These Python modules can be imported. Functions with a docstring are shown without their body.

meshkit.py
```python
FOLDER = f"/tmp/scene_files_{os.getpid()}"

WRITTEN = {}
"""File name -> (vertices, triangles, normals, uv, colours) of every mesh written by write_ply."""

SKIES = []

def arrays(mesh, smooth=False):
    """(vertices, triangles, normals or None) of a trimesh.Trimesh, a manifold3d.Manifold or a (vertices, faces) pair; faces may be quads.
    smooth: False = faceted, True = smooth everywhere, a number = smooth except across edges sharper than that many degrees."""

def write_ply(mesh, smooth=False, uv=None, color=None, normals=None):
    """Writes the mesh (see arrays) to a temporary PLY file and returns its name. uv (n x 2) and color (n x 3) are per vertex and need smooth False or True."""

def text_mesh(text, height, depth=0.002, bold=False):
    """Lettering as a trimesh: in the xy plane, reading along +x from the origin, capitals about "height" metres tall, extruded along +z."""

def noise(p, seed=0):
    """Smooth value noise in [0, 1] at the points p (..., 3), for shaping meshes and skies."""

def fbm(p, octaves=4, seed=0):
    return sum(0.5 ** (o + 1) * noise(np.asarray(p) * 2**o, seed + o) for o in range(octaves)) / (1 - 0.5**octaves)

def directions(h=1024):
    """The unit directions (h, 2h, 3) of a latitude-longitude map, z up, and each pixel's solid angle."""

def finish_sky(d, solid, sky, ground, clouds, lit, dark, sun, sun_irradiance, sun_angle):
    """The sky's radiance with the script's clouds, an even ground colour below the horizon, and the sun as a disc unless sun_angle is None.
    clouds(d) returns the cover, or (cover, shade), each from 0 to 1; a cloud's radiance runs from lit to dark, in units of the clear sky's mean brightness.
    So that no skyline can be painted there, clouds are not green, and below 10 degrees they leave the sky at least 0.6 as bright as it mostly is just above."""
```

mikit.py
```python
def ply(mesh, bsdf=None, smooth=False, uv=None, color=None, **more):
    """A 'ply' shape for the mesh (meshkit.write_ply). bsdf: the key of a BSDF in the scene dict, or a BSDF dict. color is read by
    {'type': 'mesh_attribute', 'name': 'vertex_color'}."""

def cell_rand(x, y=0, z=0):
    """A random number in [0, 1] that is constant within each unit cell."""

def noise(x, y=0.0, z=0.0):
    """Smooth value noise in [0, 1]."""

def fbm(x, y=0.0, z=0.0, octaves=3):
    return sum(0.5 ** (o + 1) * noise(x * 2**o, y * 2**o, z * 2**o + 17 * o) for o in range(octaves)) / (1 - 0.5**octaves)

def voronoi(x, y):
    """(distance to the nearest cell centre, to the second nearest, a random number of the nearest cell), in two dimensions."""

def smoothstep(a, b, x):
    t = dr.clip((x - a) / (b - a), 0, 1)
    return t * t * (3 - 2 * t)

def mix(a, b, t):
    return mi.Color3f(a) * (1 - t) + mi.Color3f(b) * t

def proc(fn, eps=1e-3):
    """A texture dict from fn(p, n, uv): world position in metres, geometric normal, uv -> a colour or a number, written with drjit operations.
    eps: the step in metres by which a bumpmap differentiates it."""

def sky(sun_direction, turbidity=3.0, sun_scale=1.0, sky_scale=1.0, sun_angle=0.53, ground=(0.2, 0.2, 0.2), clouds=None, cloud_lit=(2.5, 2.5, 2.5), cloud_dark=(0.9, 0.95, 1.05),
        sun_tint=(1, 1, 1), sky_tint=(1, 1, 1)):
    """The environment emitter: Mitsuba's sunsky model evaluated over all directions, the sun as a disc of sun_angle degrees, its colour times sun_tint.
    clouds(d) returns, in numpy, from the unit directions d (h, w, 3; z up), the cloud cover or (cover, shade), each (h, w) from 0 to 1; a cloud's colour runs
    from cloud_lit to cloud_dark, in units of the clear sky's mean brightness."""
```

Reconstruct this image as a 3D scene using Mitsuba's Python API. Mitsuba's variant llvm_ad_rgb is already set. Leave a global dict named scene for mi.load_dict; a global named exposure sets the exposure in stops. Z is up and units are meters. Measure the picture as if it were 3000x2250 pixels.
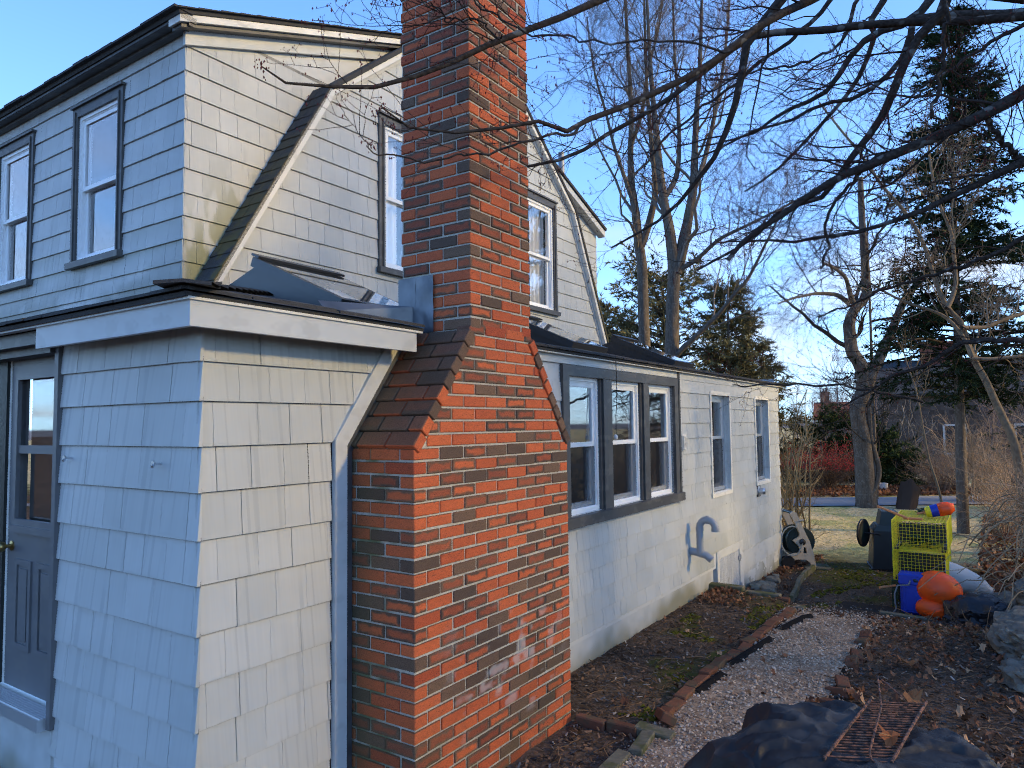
import math, numpy as np, trimesh, drjit as dr, mitsuba as mi, mikit, meshkit
from mikit import proc, noise, fbm, cell_rand, smoothstep, mix
from shapely.geometry import Polygon, MultiPolygon, box as sbox
from shapely import affinity

T = mi.ScalarTransform4f
scene, labels = {}, {}
# ---------------------------------------------------------------- camera, sky, exposure
EYE = np.array([0.0, 0.0, 1.93])
FWD = np.array([0.8282, 0.5574, 0.0571])
UP = np.array([-0.0410, -0.0415, 0.9983])
scene['camera'] = {'type': 'perspective', 'fov': 71.57, 'fov_axis': 'x', 'near_clip': 0.05, 'far_clip': 600.0,
                   'to_world': T().look_at(origin=EYE.tolist(), target=(EYE + FWD).tolist(), up=UP.tolist())}


def clouds(d):
    q = d / np.maximum(d[..., 2:3] + 0.12, 0.05)
    n = meshkit.fbm(np.stack([q[..., 0] * 0.9 + 3, q[..., 1] * 0.9, q[..., 2] * 0], -1), 5, 3)
    n2 = meshkit.fbm(np.stack([q[..., 0] * 3, q[..., 1] * 3, q[..., 2] * 0 + 5], -1), 4, 8)
    el = np.degrees(np.arcsin(np.clip(d[..., 2], -1, 1)))
    low = np.clip((25 - el) / 20, 0, 1)
    c = np.clip((n * 0.75 + n2 * 0.25 - 0.62 + 0.17 * low) * 2.6, 0, 1)
    return np.clip(c, 0, 0.85), 0.25 + 0.3 * n2


scene['sky_light'] = mikit.sky((0.34, -1.0, 0.47), turbidity=2.2, sun_scale=0.72, sky_scale=2.4, sun_angle=6, clouds=clouds,
                               cloud_lit=(1.5, 1.5, 1.5), cloud_dark=(0.95, 1.02, 1.2), sun_tint=(0.93, 0.86, 0.53), sky_tint=(0.67, 0.85, 1.19))
exposure = 2.35

# ---------------------------------------------------------------- helpers
used = {}


def number(key):
    n = used.get(key, 0)
    used[key] = n + 1
    return key if n == 0 else f'{key}_{n:03d}'


def lab(key, label, cat=None, group=None, kind=None):
    d = {}
    if label: d['label'] = label
    if cat: d['category'] = cat
    if group: d['group'] = group
    if kind: d['kind'] = kind
    labels[key] = d
    return key


def thing(key, label, cat, group=None):
    return lab(number(key), label, cat, group)


class MB:
    def __init__(s): s.v, s.f, s.uv, s.c, s.n = [], [], [], [], 0

    def add(s, v, f, uv=None, c=None):
        v = np.asarray(v, float); f = np.asarray(f, int)
        if f.shape[1] == 4: f = np.vstack([f[:, [0, 1, 2]], f[:, [0, 2, 3]]])
        s.v.append(v); s.f.append(f + s.n); s.n += len(v)
        if uv is not None: s.uv.append(np.asarray(uv, float))
        if c is not None: s.c.append(np.broadcast_to(np.asarray(c, float), (len(v), 3)))
        return s

    def box(s, x0, x1, y0, y1, z0, z1, fr=None, c=None):
        v = np.array([[x, y, z] for x in (x0, x1) for y in (y0, y1) for z in (z0, z1)], float)
        f = [[0, 1, 3, 2], [4, 6, 7, 5], [0, 4, 5, 1], [2, 3, 7, 6], [0, 2, 6, 4], [1, 5, 7, 3]]
        return s.add(fr(v) if fr else v, f, c=c)

    def cbox(s, lo, hi, ch=0.003, fr=None, uvid=None, jit=0, rng=None, c=None):
        v, f, uv = cbox_mesh(lo, hi, ch, uvid)
        if jit: v = v + rng.normal(0, jit, (1, 3))
        return s.add(fr(v) if fr else v, f, uv, c)

    def ring(s, u0, u1, v0, v1, t, w0, w1, fr=None):
        s.box(u0, u0 + t, v0, v1, w0, w1, fr); s.box(u1 - t, u1, v0, v1, w0, w1, fr)
        s.box(u0 + t, u1 - t, v0, v0 + t, w0, w1, fr); s.box(u0 + t, u1 - t, v1 - t, v1, w0, w1, fr)
        return s

    def prism(s, poly, w0, w1, fr):
        for pg in getattr(poly, 'geoms', [poly]):
            if pg.is_empty or pg.area < 1e-6: continue
            m = trimesh.creation.extrude_polygon(pg, w1 - w0, engine='earcut')
            v = np.array(m.vertices); v[:, 2] += w0
            s.add(fr(v), m.faces)
        return s

    def tube(s, pts, rad, sides=6, c=None, cap=True):
        p = np.asarray(pts, float)[None]; r = np.broadcast_to(np.asarray(rad, float), (p.shape[1],))[None]
        v, f = tubes(p, r, sides)
        s.add(v, f, c=c)
        if cap:
            for k, o in ((0, 1), (len(pts) - 1, -1)):
                ring = v[k * sides:(k + 1) * sides]
                s.add(np.vstack([ring, ring.mean(0)]), [[(i + 1) % sides, i, sides][::o] for i in range(sides)], c=c)
        return s

    def mesh(s, m, c=None): return s.add(m.vertices, m.faces, c=c)

    def get(s): return np.vstack(s.v), np.vstack(s.f)

    def put(s, key, mat, smooth=False, **kw):
        v, f = s.get()
        if s.uv: kw['uv'] = np.vstack(s.uv)
        if s.c: kw['color'] = np.vstack(s.c)
        if (s.c or s.uv) and smooth: smooth = True
        k = key if key in used and key not in scene else number(key)
        scene[k] = mikit.ply((v, f), mat, smooth=smooth, **kw)
        return k


def cbox_mesh(lo, hi, ch=0.003, uvid=None):
    lo, hi = np.array(lo, float), np.array(hi, float)
    v, uv, ix = [], [], {}
    for c in np.ndindex(2, 2, 2):
        for a in range(3):
            p = np.where(np.array(c) == 1, hi - ch, lo + ch)
            p[a] = hi[a] if c[a] else lo[a]
            ix[c, a] = len(v); v.append(p)
            if uvid is not None:
                t = (p - lo) / (hi - lo)
                b = (t[1], t[2]) if a == 0 else (t[0], t[2]) if a == 1 else (t[0], t[1])
                uv.append([uvid[0] + 0.01 + 0.98 * b[0], uvid[1] + 0.01 + 0.98 * b[1]])
    f = []
    cen = (lo + hi) / 2

    def face(ids):
        p = np.array([v[i] for i in ids]); n = np.cross(p[1] - p[0], p[2] - p[0])
        if n @ (p.mean(0) - cen) < 0: ids = ids[::-1]
        f.append(ids[:3])
        if len(ids) == 4: f.append([ids[0], ids[2], ids[3]])
    for a in range(3):
        b, d = [k for k in range(3) if k != a]
        for sd in (0, 1):
            cs = []
            for q in ((0, 0), (1, 0), (1, 1), (0, 1)):
                c = [0, 0, 0]; c[a] = sd; c[b], c[d] = q; cs.append(ix[tuple(c), a])
            face(cs)
        for q in np.ndindex(2, 2):
            c0 = [0, 0, 0]; c0[b], c0[d] = q; c1 = list(c0); c1[a] = 1
            face([ix[tuple(c0), b], ix[tuple(c1), b], ix[tuple(c1), d], ix[tuple(c0), d]])
    for c in np.ndindex(2, 2, 2): face([ix[c, 0], ix[c, 1], ix[c, 2]])
    return np.array(v), np.array(f), (np.array(uv) if uvid is not None else None)


def tubes(P, R, sides=4):
    """(B, N, 3) polylines with radii (B, N) -> one mesh"""
    B, N, _ = P.shape
    t = np.gradient(P, axis=1); t /= np.linalg.norm(t, axis=2, keepdims=True) + 1e-12
    ref = np.linalg.eigh(np.einsum('bni,bnj->bij', t, t))[1][:, :, 0][:, None, :]      # the direction the line turns in least
    a = np.cross(t, ref); a /= np.linalg.norm(a, axis=2, keepdims=True) + 1e-12
    b = np.cross(t, a)
    an = np.arange(sides) * 2 * np.pi / sides
    v = P[:, :, None] + R[:, :, None, None] * (np.cos(an)[None, None, :, None] * a[:, :, None] + np.sin(an)[None, None, :, None] * b[:, :, None])
    i, j = np.meshgrid(np.arange(N - 1), np.arange(sides), indexing='ij')
    q = np.stack([i * sides + j, (i + 1) * sides + j, (i + 1) * sides + (j + 1) % sides, i * sides + (j + 1) % sides], -1).reshape(-1, 4)
    q = q[:, ::-1]
    q = (q[None] + (np.arange(B) * N * sides)[:, None, None]).reshape(-1, 4)
    return v.reshape(-1, 3), np.vstack([q[:, [0, 1, 2]], q[:, [0, 2, 3]]])


def frame_side(y0): return lambda p: np.stack([p[:, 0], y0 - p[:, 2], p[:, 1]], 1)       # u = +X, v = Z, w = -Y


def frame_front(x0): return lambda p: np.stack([x0 - p[:, 2], -p[:, 0], p[:, 1]], 1)      # u = -Y, v = Z, w = -X


def rot(axis, deg, at=(0, 0, 0)): return trimesh.transformations.rotation_matrix(math.radians(deg), axis, at)


def ground_z(x, y):
    x, y = np.asarray(x, float), np.asarray(y, float)
    a = np.clip((x - 7.2) / 2.4, 0, 1); a = a * a * (3 - 2 * a)
    b = np.clip((x - 8.20) / 0.25, 0, 1); b = b * b * (3 - 2 * b)
    k = np.clip((y - 1.75) / 0.25, 0, 1)
    z = -0.30 * (a * (1 - k) + b * k) - 0.10 * np.clip((x - 10) / 8, 0, 1) - 0.012 * np.clip(x - 18, 0, 40)
    bank = np.clip((-0.15 - y) / 1.2, 0, 1); bank = bank * bank * (3 - 2 * bank)
    return z + 0.28 * bank * np.clip((x - 2) / 2, 0, 1) * np.clip((16 - x) / 4, 0, 1)


# ---------------------------------------------------------------- materials
def rgb(*c): return {'type': 'rgb', 'value': list(c)}


def two(b): return {'type': 'twosided', 'b': b}


def prin(c, rough=0.6, spec=0.4, **k): return {'type': 'principled', 'base_color': c if isinstance(c, dict) else rgb(*c), 'roughness': rough, 'specular': spec, **k}


def siding(p, n, uv):
    i, j = dr.floor(uv.x), dr.floor(uv.y)
    fx, fy = uv.x - i, uv.y - j
    r = cell_rand(i, j, 3)
    u = p.x + p.y * 0.73
    grain = fbm(u * 160, p.z * 5, 0, 2)
    blotch = fbm(u * 2.2, p.z * 3.0, 5, 3)
    base = mix((0.41, 0.42, 0.405), (0.485, 0.49, 0.475), r * 0.65 + 0.35 * grain)
    base = base * (0.90 + 0.2 * blotch)
    # fine dark weather streaks running down from the butt joints
    st = smoothstep(0.63, 0.8, noise(u * 60, p.z * 1.2, 9)) * smoothstep(0.42, 0.62, fbm(u * 1.3, p.z * 1.1, 2, 2))
    base = mix(base, (0.20, 0.22, 0.23), st * 0.2)
    butt = smoothstep(0.10, 0.0, fy) * smoothstep(0.35, 0.7, noise(u * 9, p.z * 3, 4))
    base = mix(base, (0.30, 0.31, 0.29), butt * 0.25)
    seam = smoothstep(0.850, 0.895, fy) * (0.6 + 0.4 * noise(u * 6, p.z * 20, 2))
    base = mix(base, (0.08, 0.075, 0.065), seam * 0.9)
    # algae: foot of the entry, foot of the upper front wall, along the gambrel slope
    foot = smoothstep(1.0, 0.3, p.z) * smoothstep(0.50, 0.66, fbm(u * 3.1, p.z * 1.7, 7, 3)) * smoothstep(2.2, 1.8, p.x)
    up = smoothstep(3.45, 2.95, p.z) * smoothstep(2.6, 2.9, p.z) * smoothstep(5.0, 5.1, p.y) * smoothstep(0.38, 0.62, fbm(u * 2.6, p.z * 2.4, 1, 3)) * smoothstep(3.16, 3.12, p.x)
    line = 3.12 + (p.z - 3.02) * 0.584
    slope = smoothstep(0.50, 0.0, line - p.x + 0.25 * (fbm(p.x * 9, p.z * 2.0, 3, 3) - 0.5)) * smoothstep(5.1, 5.12, p.y) * smoothstep(4.7, 3.1, p.z) * smoothstep(0.35, 0.6, fbm(p.x * 14, p.z * 4, 6, 3)) * smoothstep(3.085, 3.1, p.x)
    base = mix(base, (0.16, 0.17, 0.07), dr.clip(foot * 0.5 + slope * 0.85, 0, 0.9))
    base = mix(base, (0.13, 0.14, 0.11), dr.clip(up * 0.75, 0, 0.85))
    low = smoothstep(0.95, 0.2, p.z) * smoothstep(0.46, 0.7, fbm(u * 1.6, p.z * 2.2, 11, 3)) * smoothstep(4.0, 4.4, p.x)
    return mix(base, (0.33, 0.34, 0.30), low * 0.6)


def brick(p, n, uv):
    i, j = dr.floor(uv.x), dr.floor(uv.y)
    fx, fy = uv.x - i, uv.y - j
    r, r2, r3 = cell_rand(i, j, 1), cell_rand(i, j, 2), cell_rand(i, j, 5)
    gritty = noise(p.x * 260, p.y * 260, p.z * 260)
    wob = fbm(p.x * 30 + p.y * 30, p.z * 40, r * 50, 2) - 0.5
    red = mix((0.36, 0.070, 0.030), (0.54, 0.125, 0.045), r2)
    red = red * (0.72 + 0.55 * gritty)
    dark = mix((0.095, 0.062, 0.046), (0.20, 0.115, 0.070), r3) * (0.65 + 0.6 * gritty)
    ex = dr.minimum(fx, 1 - fx) * 3.0
    ey = dr.minimum(fy, 1 - fy) * 1.15
    core = smoothstep(0.10, 0.42, dr.minimum(ex, ey) + wob * 0.45)
    flashed = mix(dark * 0.9, red, core * (0.55 + 0.45 * r2))
    c = dr.select(r < 0.44, red, dr.select(r < 0.82, flashed, dark))
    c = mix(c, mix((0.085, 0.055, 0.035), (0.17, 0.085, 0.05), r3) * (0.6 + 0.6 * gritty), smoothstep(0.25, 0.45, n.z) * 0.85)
    spk = smoothstep(0.80, 0.90, noise(p.x * 170, p.y * 170, p.z * 170 + 40))
    c = mix(c, (0.05, 0.03, 0.025), spk * 0.6)
    # weathering of the low courses and the wall side: algae; white bloom about the middle of the face
    alg = smoothstep(0.9, 0.0, p.z) * smoothstep(0.35, 0.7, fbm(p.x * 4 + p.y * 4, p.z * 3, 3, 3)) * 0.30 + smoothstep(2.45, 2.75, p.y) * smoothstep(2.8, 1.5, p.z) * 0.42
    c = mix(c, (0.085, 0.075, 0.030), dr.clip(alg, 0, 0.6))
    sh = smoothstep(2.43, 2.50, p.z) * 0
    blo = smoothstep(0.60, 0.74, fbm(p.x * 9, p.z * 14, p.y * 9 + 2, 3)) * smoothstep(0.45, 0.1, dr.abs(p.z - 0.55)) * smoothstep(0.75, 0.2, dr.abs(p.x - 3.45))
    return mix(c, (0.55, 0.52, 0.50), dr.clip(blo * 0.45 + sh, 0, 0.75))


def mortar(p, n, uv):
    t = fbm(p.x * 60 + p.y * 60, p.z * 60, 3, 3)
    c = mix((0.36, 0.33, 0.27), (0.55, 0.51, 0.43), t)
    m = smoothstep(0.4, 0.75, fbm(p.x * 6 + p.y * 6, p.z * 6, 1, 3)) * (smoothstep(2.36, 2.6, p.y) * smoothstep(2.6, 1.6, p.z) + smoothstep(0.6, 0.0, p.z) * 0.6)
    return mix(c, (0.10, 0.12, 0.045), dr.clip(m * 0.9, 0, 0.85))


def ground_fn(p, n, uv):
    x, y = p.x, p.y
    a = fbm(x * 3.0, y * 3.0, 0, 4)
    b = noise(x * 60, y * 60, 1)
    soil = mix((0.058, 0.040, 0.029), (0.145, 0.100, 0.068), a) * (0.6 + 0.8 * b)
    grit = smoothstep(0.72, 0.86, noise(x * 95, y * 95, 4))
    soil = mix(soil, (0.26, 0.23, 0.20), grit * 0.35)
    mossy = smoothstep(0.52, 0.66, fbm(x * 1.9, y * 1.9, 6, 3)) * smoothstep(1.55, 1.9, y) * smoothstep(2.7, 2.4, y) * smoothstep(8.2, 7.0, x) * smoothstep(4.5, 5.5, x)
    damp = smoothstep(0.42, 0.62, fbm(x * 1.1, y * 1.6, 3, 3)) * smoothstep(7.6, 8.6, x) * smoothstep(13.5, 12.0, x)
    soil = mix(soil, (0.085, 0.085, 0.018), dr.clip(mossy * 0.8 + damp * 0.75, 0, 0.85))
    g = fbm(x * 0.9, y * 1.4, 8, 4)
    lawn = mix((0.54, 0.43, 0.235), (0.36, 0.34, 0.15), smoothstep(0.50, 0.68, g)) * (0.65 + 0.7 * noise(x * 22, y * 22, 2))
    k = smoothstep(11.8, 14.2, x + (fbm(x * 1.3, y * 1.3, 5, 3) - 0.5) * 3.2)
    c = mix(soil, lawn, k)
    dq = (x - 19.9) * 0.785 + (y - 4.66) * 0.62
    lf = smoothstep(3.4, 3.9, dq) * smoothstep(8.0, 6.0, dq) * smoothstep(0.40, 0.55, fbm(x * 2, y * 2, 3, 3))
    return mix(c, (0.22, 0.085, 0.035), lf * 0.8)


def gravel_fn(p, n, uv):
    c = mix((0.20, 0.135, 0.09), (0.38, 0.28, 0.195), fbm(p.x * 7, p.y * 7, 0, 3))
    s = noise(p.x * 85, p.y * 85, 3)
    c = c * (0.55 + 0.9 * s)
    d = smoothstep(7.2, 8.2, p.x + (fbm(p.x * 3, p.y * 3, 1, 3) - 0.5) * 1.6)
    return mix(c, (0.055, 0.044, 0.036), d)


def concrete_fn(p, n, uv):
    u = p.x + p.y
    t = fbm(u * 7, p.z * 7, p.y * 3, 4)
    c = mix((0.36, 0.375, 0.365), (0.56, 0.56, 0.55), t)
    gz = p.z + 0.3 * smoothstep(8.2, 8.5, p.x)
    dirt = smoothstep(0.22, 0.0, gz + (fbm(u * 3, p.z * 3, 4, 3) - 0.5) * 0.30)
    c = mix(c, (0.19, 0.175, 0.095), dirt * 0.75)
    patch = smoothstep(0.56, 0.60, fbm(u * 5, p.z * 9, 2, 4)) * smoothstep(9.5, 9.9, p.x)
    return mix(c, (0.62, 0.63, 0.64), patch * 0.7)


def roof_fn(p, n, uv):
    s = noise(p.x * 240, p.y * 240, p.z * 240)
    c = mix((0.022, 0.022, 0.024), (0.075, 0.072, 0.07), s)
    m = smoothstep(0.36, 0.60, fbm(p.x * 5, p.y * 5, p.z * 5, 4)) * smoothstep(4.6, 4.8, p.y) * smoothstep(5.4, 3.2, p.z)
    return mix(c, (0.105, 0.085, 0.030), m * 0.8)


def bark_fn(p, n, uv):
    t = noise(p.x * 45, p.y * 45, p.z * 7)
    t2 = fbm(p.x * 9, p.y * 9, p.z * 3, 3)
    c = mix((0.060, 0.047, 0.038), (0.21, 0.170, 0.135), t * 0.6 + t2 * 0.4)
    li = smoothstep(0.66, 0.72, noise(p.x * 31, p.y * 31, p.z * 25 + 7))
    return mix(c, (0.30, 0.30, 0.28), li * 0.25)


def bark_dark_fn(p, n, uv):
    t = noise(p.x * 70, p.y * 70, p.z * 70)
    li = smoothstep(0.70, 0.76, noise(p.x * 16, p.y * 16, p.z * 16 + 7))
    return mix(mix((0.026, 0.022, 0.020), (0.085, 0.070, 0.060), t), (0.30, 0.30, 0.28), li * 0.4)


def bark_pale_fn(p, n, uv):
    t = noise(p.x * 40, p.y * 40, p.z * 22)
    t2 = fbm(p.x * 12, p.y * 12, p.z * 12, 3)
    return mix((0.13, 0.095, 0.065), (0.33, 0.25, 0.165), t * 0.5 + t2 * 0.5)


def planks_fn(p, n, uv):
    g = noise((p.x + p.y) * 120, p.z * 3, 2)
    t = fbm((p.x + p.y) * 4, p.z * 2, 1, 3)
    c = mix((0.30, 0.33, 0.37), (0.45, 0.47, 0.50), t) * (0.7 + 0.45 * g)
    return mix(c, (0.11, 0.10, 0.07), smoothstep(0.68, 0.8, fbm((p.x + p.y) * 6, p.z * 5, 8, 3)) * 0.6)


def timber_fn(p, n, uv):
    g = noise((p.x - p.y) * 18, (p.x + p.y) * 60, p.z * 90)
    t = fbm(p.x * 5, p.y * 5, p.z * 9, 3)
    c = mix((0.085, 0.078, 0.058), (0.24, 0.215, 0.155), t * 0.6 + g * 0.4)
    return mix(c, (0.075, 0.085, 0.026), smoothstep(0.46, 0.64, fbm(p.x * 8, p.y * 8, p.z * 5 + 3, 3)) * 0.65)


def stone_fn(p, n, uv):
    t = fbm(p.x * 12, p.y * 12, p.z * 30, 4)
    c = mix((0.075, 0.070, 0.058), (0.25, 0.23, 0.19), t)
    l = smoothstep(0.56, 0.68, fbm(p.x * 18, p.y * 18, p.z * 18 + 4, 3))
    return mix(c, (0.27, 0.28, 0.22), l * 0.45)


def rust_fn(p, n, uv):
    t = fbm(p.x * 70, p.y * 70, p.z * 70, 3)
    return mix((0.025, 0.016, 0.013), (0.26, 0.105, 0.055), smoothstep(0.3, 0.75, t))


def lead_fn(p, n, uv):
    t = fbm(p.x * 14 + p.y * 11, p.z * 10, 0, 4)
    return mix((0.06, 0.065, 0.075), (0.19, 0.20, 0.22), t)


def buoy_fn(p, n, uv):
    t = fbm(p.x * 13, p.y * 13, p.z * 13, 3)
    k = smoothstep(0.50, 0.62, fbm(p.x * 42, p.y * 20, p.z * 42, 3)) * smoothstep(0.45, 0.28, p.y + 0 * t) * smoothstep(-0.02, 0.10, p.z)
    dirt = smoothstep(0.55, 0.75, fbm(p.x * 9, p.y * 9, p.z * 9 + 3, 4))
    return mix(mix((0.90, 0.075, 0.006), (0.97, 0.12, 0.010), t), (0.12, 0.035, 0.02), dr.clip(k * 0.9 + dirt * 0.3, 0, 0.9))


def fabric_fn(p, n, uv):
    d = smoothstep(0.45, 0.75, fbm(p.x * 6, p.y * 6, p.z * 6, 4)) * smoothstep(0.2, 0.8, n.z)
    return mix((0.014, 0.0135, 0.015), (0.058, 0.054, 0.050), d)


def shingle_far(p, n, uv):
    r = dr.floor((p.z + 50) * 5.0)
    c = mix((0.085, 0.062, 0.050), (0.15, 0.115, 0.095), cell_rand(dr.floor((p.x + p.y) * 6 + r * 0.37), r, 1))
    return c * (0.75 + 0.25 * smoothstep(0.0, 0.2, (p.z + 50) * 5.0 - r))


def paint_fn(a, b, dirt=0.3):
    def fn(p, n, uv):
        u = p.x * 1.0 + p.y
        t = fbm(u * 5, p.z * 8, p.y * 3, 3)
        d = smoothstep(0.58, 0.75, fbm(u * 11, p.z * 16, 3, 3))
        return mix(mix(a, b, t), (0.18, 0.165, 0.14), d * dirt)
    return fn


def brick_old(p, n, uv):
    i, j = dr.floor(uv.x), dr.floor(uv.y)
    t = fbm(p.x * 26, p.y * 26, p.z * 26, 4)
    c = mix((0.10, 0.050, 0.033), (0.24, 0.108, 0.066), 0.55 * t + 0.45 * cell_rand(i, j, 1))
    return mix(c, (0.10, 0.095, 0.06), smoothstep(0.45, 0.7, fbm(p.x * 14, p.y * 14, p.z * 14 + 5, 3)) * 0.6)


def mat(key, b): scene[key] = b


def bump(fn, b, scale=1.0, eps=2e-3): return {'type': 'bumpmap', 'tex': proc(fn, eps), 'scale': scale, 'b': b}


def siding_h(p, n, uv):
    u = p.x + p.y * 0.73
    return 0.0012 * noise(u * 150, p.z * 6, 0) + 0.0016 * noise(u * 28, p.z * 7, 3)


def brick_h(p, n, uv): return 0.0018 * noise(p.x * 150, p.y * 150, p.z * 150) + 0.0015 * noise(p.x * 45, p.y * 45, p.z * 45)


def fabric_h(p, n, uv): return 0.014 * fbm(p.x * 9, p.y * 9, p.z * 9, 3) + 0.003 * fbm(p.x * 45, p.y * 45, p.z * 45, 2)


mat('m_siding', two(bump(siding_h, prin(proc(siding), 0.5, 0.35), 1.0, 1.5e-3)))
mat('m_brick', two(bump(brick_h, prin(proc(brick), 0.75, 0.25), 1.0, 1.5e-3)))
mat('m_brick_old', two({'type': 'diffuse', 'reflectance': proc(brick_old)}))
mat('m_mortar', two({'type': 'diffuse', 'reflectance': proc(mortar)}))
mat('m_ground', two({'type': 'diffuse', 'reflectance': proc(ground_fn)}))
mat('m_gravel', two({'type': 'diffuse', 'reflectance': proc(gravel_fn)}))
mat('m_concrete', two({'type': 'diffuse', 'reflectance': proc(concrete_fn)}))
mat('m_roof', two(prin(proc(roof_fn), 0.85, 0.3)))
mat('m_bark', two({'type': 'diffuse', 'reflectance': proc(bark_fn)}))
mat('m_bark_dark', two({'type': 'diffuse', 'reflectance': proc(bark_dark_fn)}))
mat('m_planks', two(prin(proc(planks_fn), 0.7, 0.3)))
mat('m_timber', two({'type': 'diffuse', 'reflectance': proc(timber_fn)}))
mat('m_stone', two({'type': 'diffuse', 'reflectance': proc(stone_fn)}))
mat('m_rust', two(prin(proc(rust_fn), 0.7, 0.4)))
mat('m_lead', two(prin(proc(lead_fn), 0.38, 0.6, metallic=0.65)))
mat('m_buoy_orange', two(prin(proc(buoy_fn), 0.45, 0.45)))
mat('m_shingle_far', two({'type': 'diffuse', 'reflectance': proc(shingle_far)}))
mat('m_trim_gray', two(prin(proc(paint_fn((0.46, 0.47, 0.465), (0.55, 0.555, 0.545), 0.12)), 0.5, 0.35)))
mat('m_trim_white', two(prin(proc(paint_fn((0.60, 0.57, 0.50), (0.76, 0.74, 0.69), 0.22)), 0.5, 0.35)))
mat('m_dark_trim', two(prin(proc(paint_fn((0.048, 0.047, 0.047), (0.085, 0.082, 0.080), 0.25)), 0.45, 0.4)))
mat('m_door', two(prin(proc(paint_fn((0.105, 0.106, 0.112), (0.135, 0.136, 0.142), 0.15)), 0.45, 0.4)))
mat('m_vcol', two({'type': 'diffuse', 'reflectance': {'type': 'mesh_attribute', 'name': 'vertex_color'}}))
mat('m_vgloss', two(prin({'type': 'mesh_attribute', 'name': 'vertex_color'}, 0.5, 0.4)))
mat('m_vinyl', two(prin((0.78, 0.78, 0.77), 0.35, 0.45)))
mat('m_black_metal', two(prin((0.022, 0.024, 0.028), 0.32, 0.5)))
mat('m_glass', {'type': 'thindielectric', 'int_ior': 2.0})
mat('m_interior', two({'type': 'diffuse', 'reflectance': rgb(0.16, 0.15, 0.14)}))
mat('m_curtain', two({'type': 'diffuse', 'reflectance': rgb(0.78, 0.77, 0.74)}))
mat('m_screen', {'type': 'blendbsdf', 'weight': 0.45, 'a': {'type': 'null'}, 'b': two({'type': 'diffuse', 'reflectance': rgb(0.03, 0.03, 0.033)})})
mat('m_door_dark', two(prin((0.014, 0.017, 0.016), 0.5, 0.4)))
mat('m_brass', two(prin((0.42, 0.30, 0.12), 0.35, 0.5, metallic=1.0)))
mat('m_aluminium', two(prin((0.60, 0.62, 0.64), 0.35, 0.5, metallic=0.85)))
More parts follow.
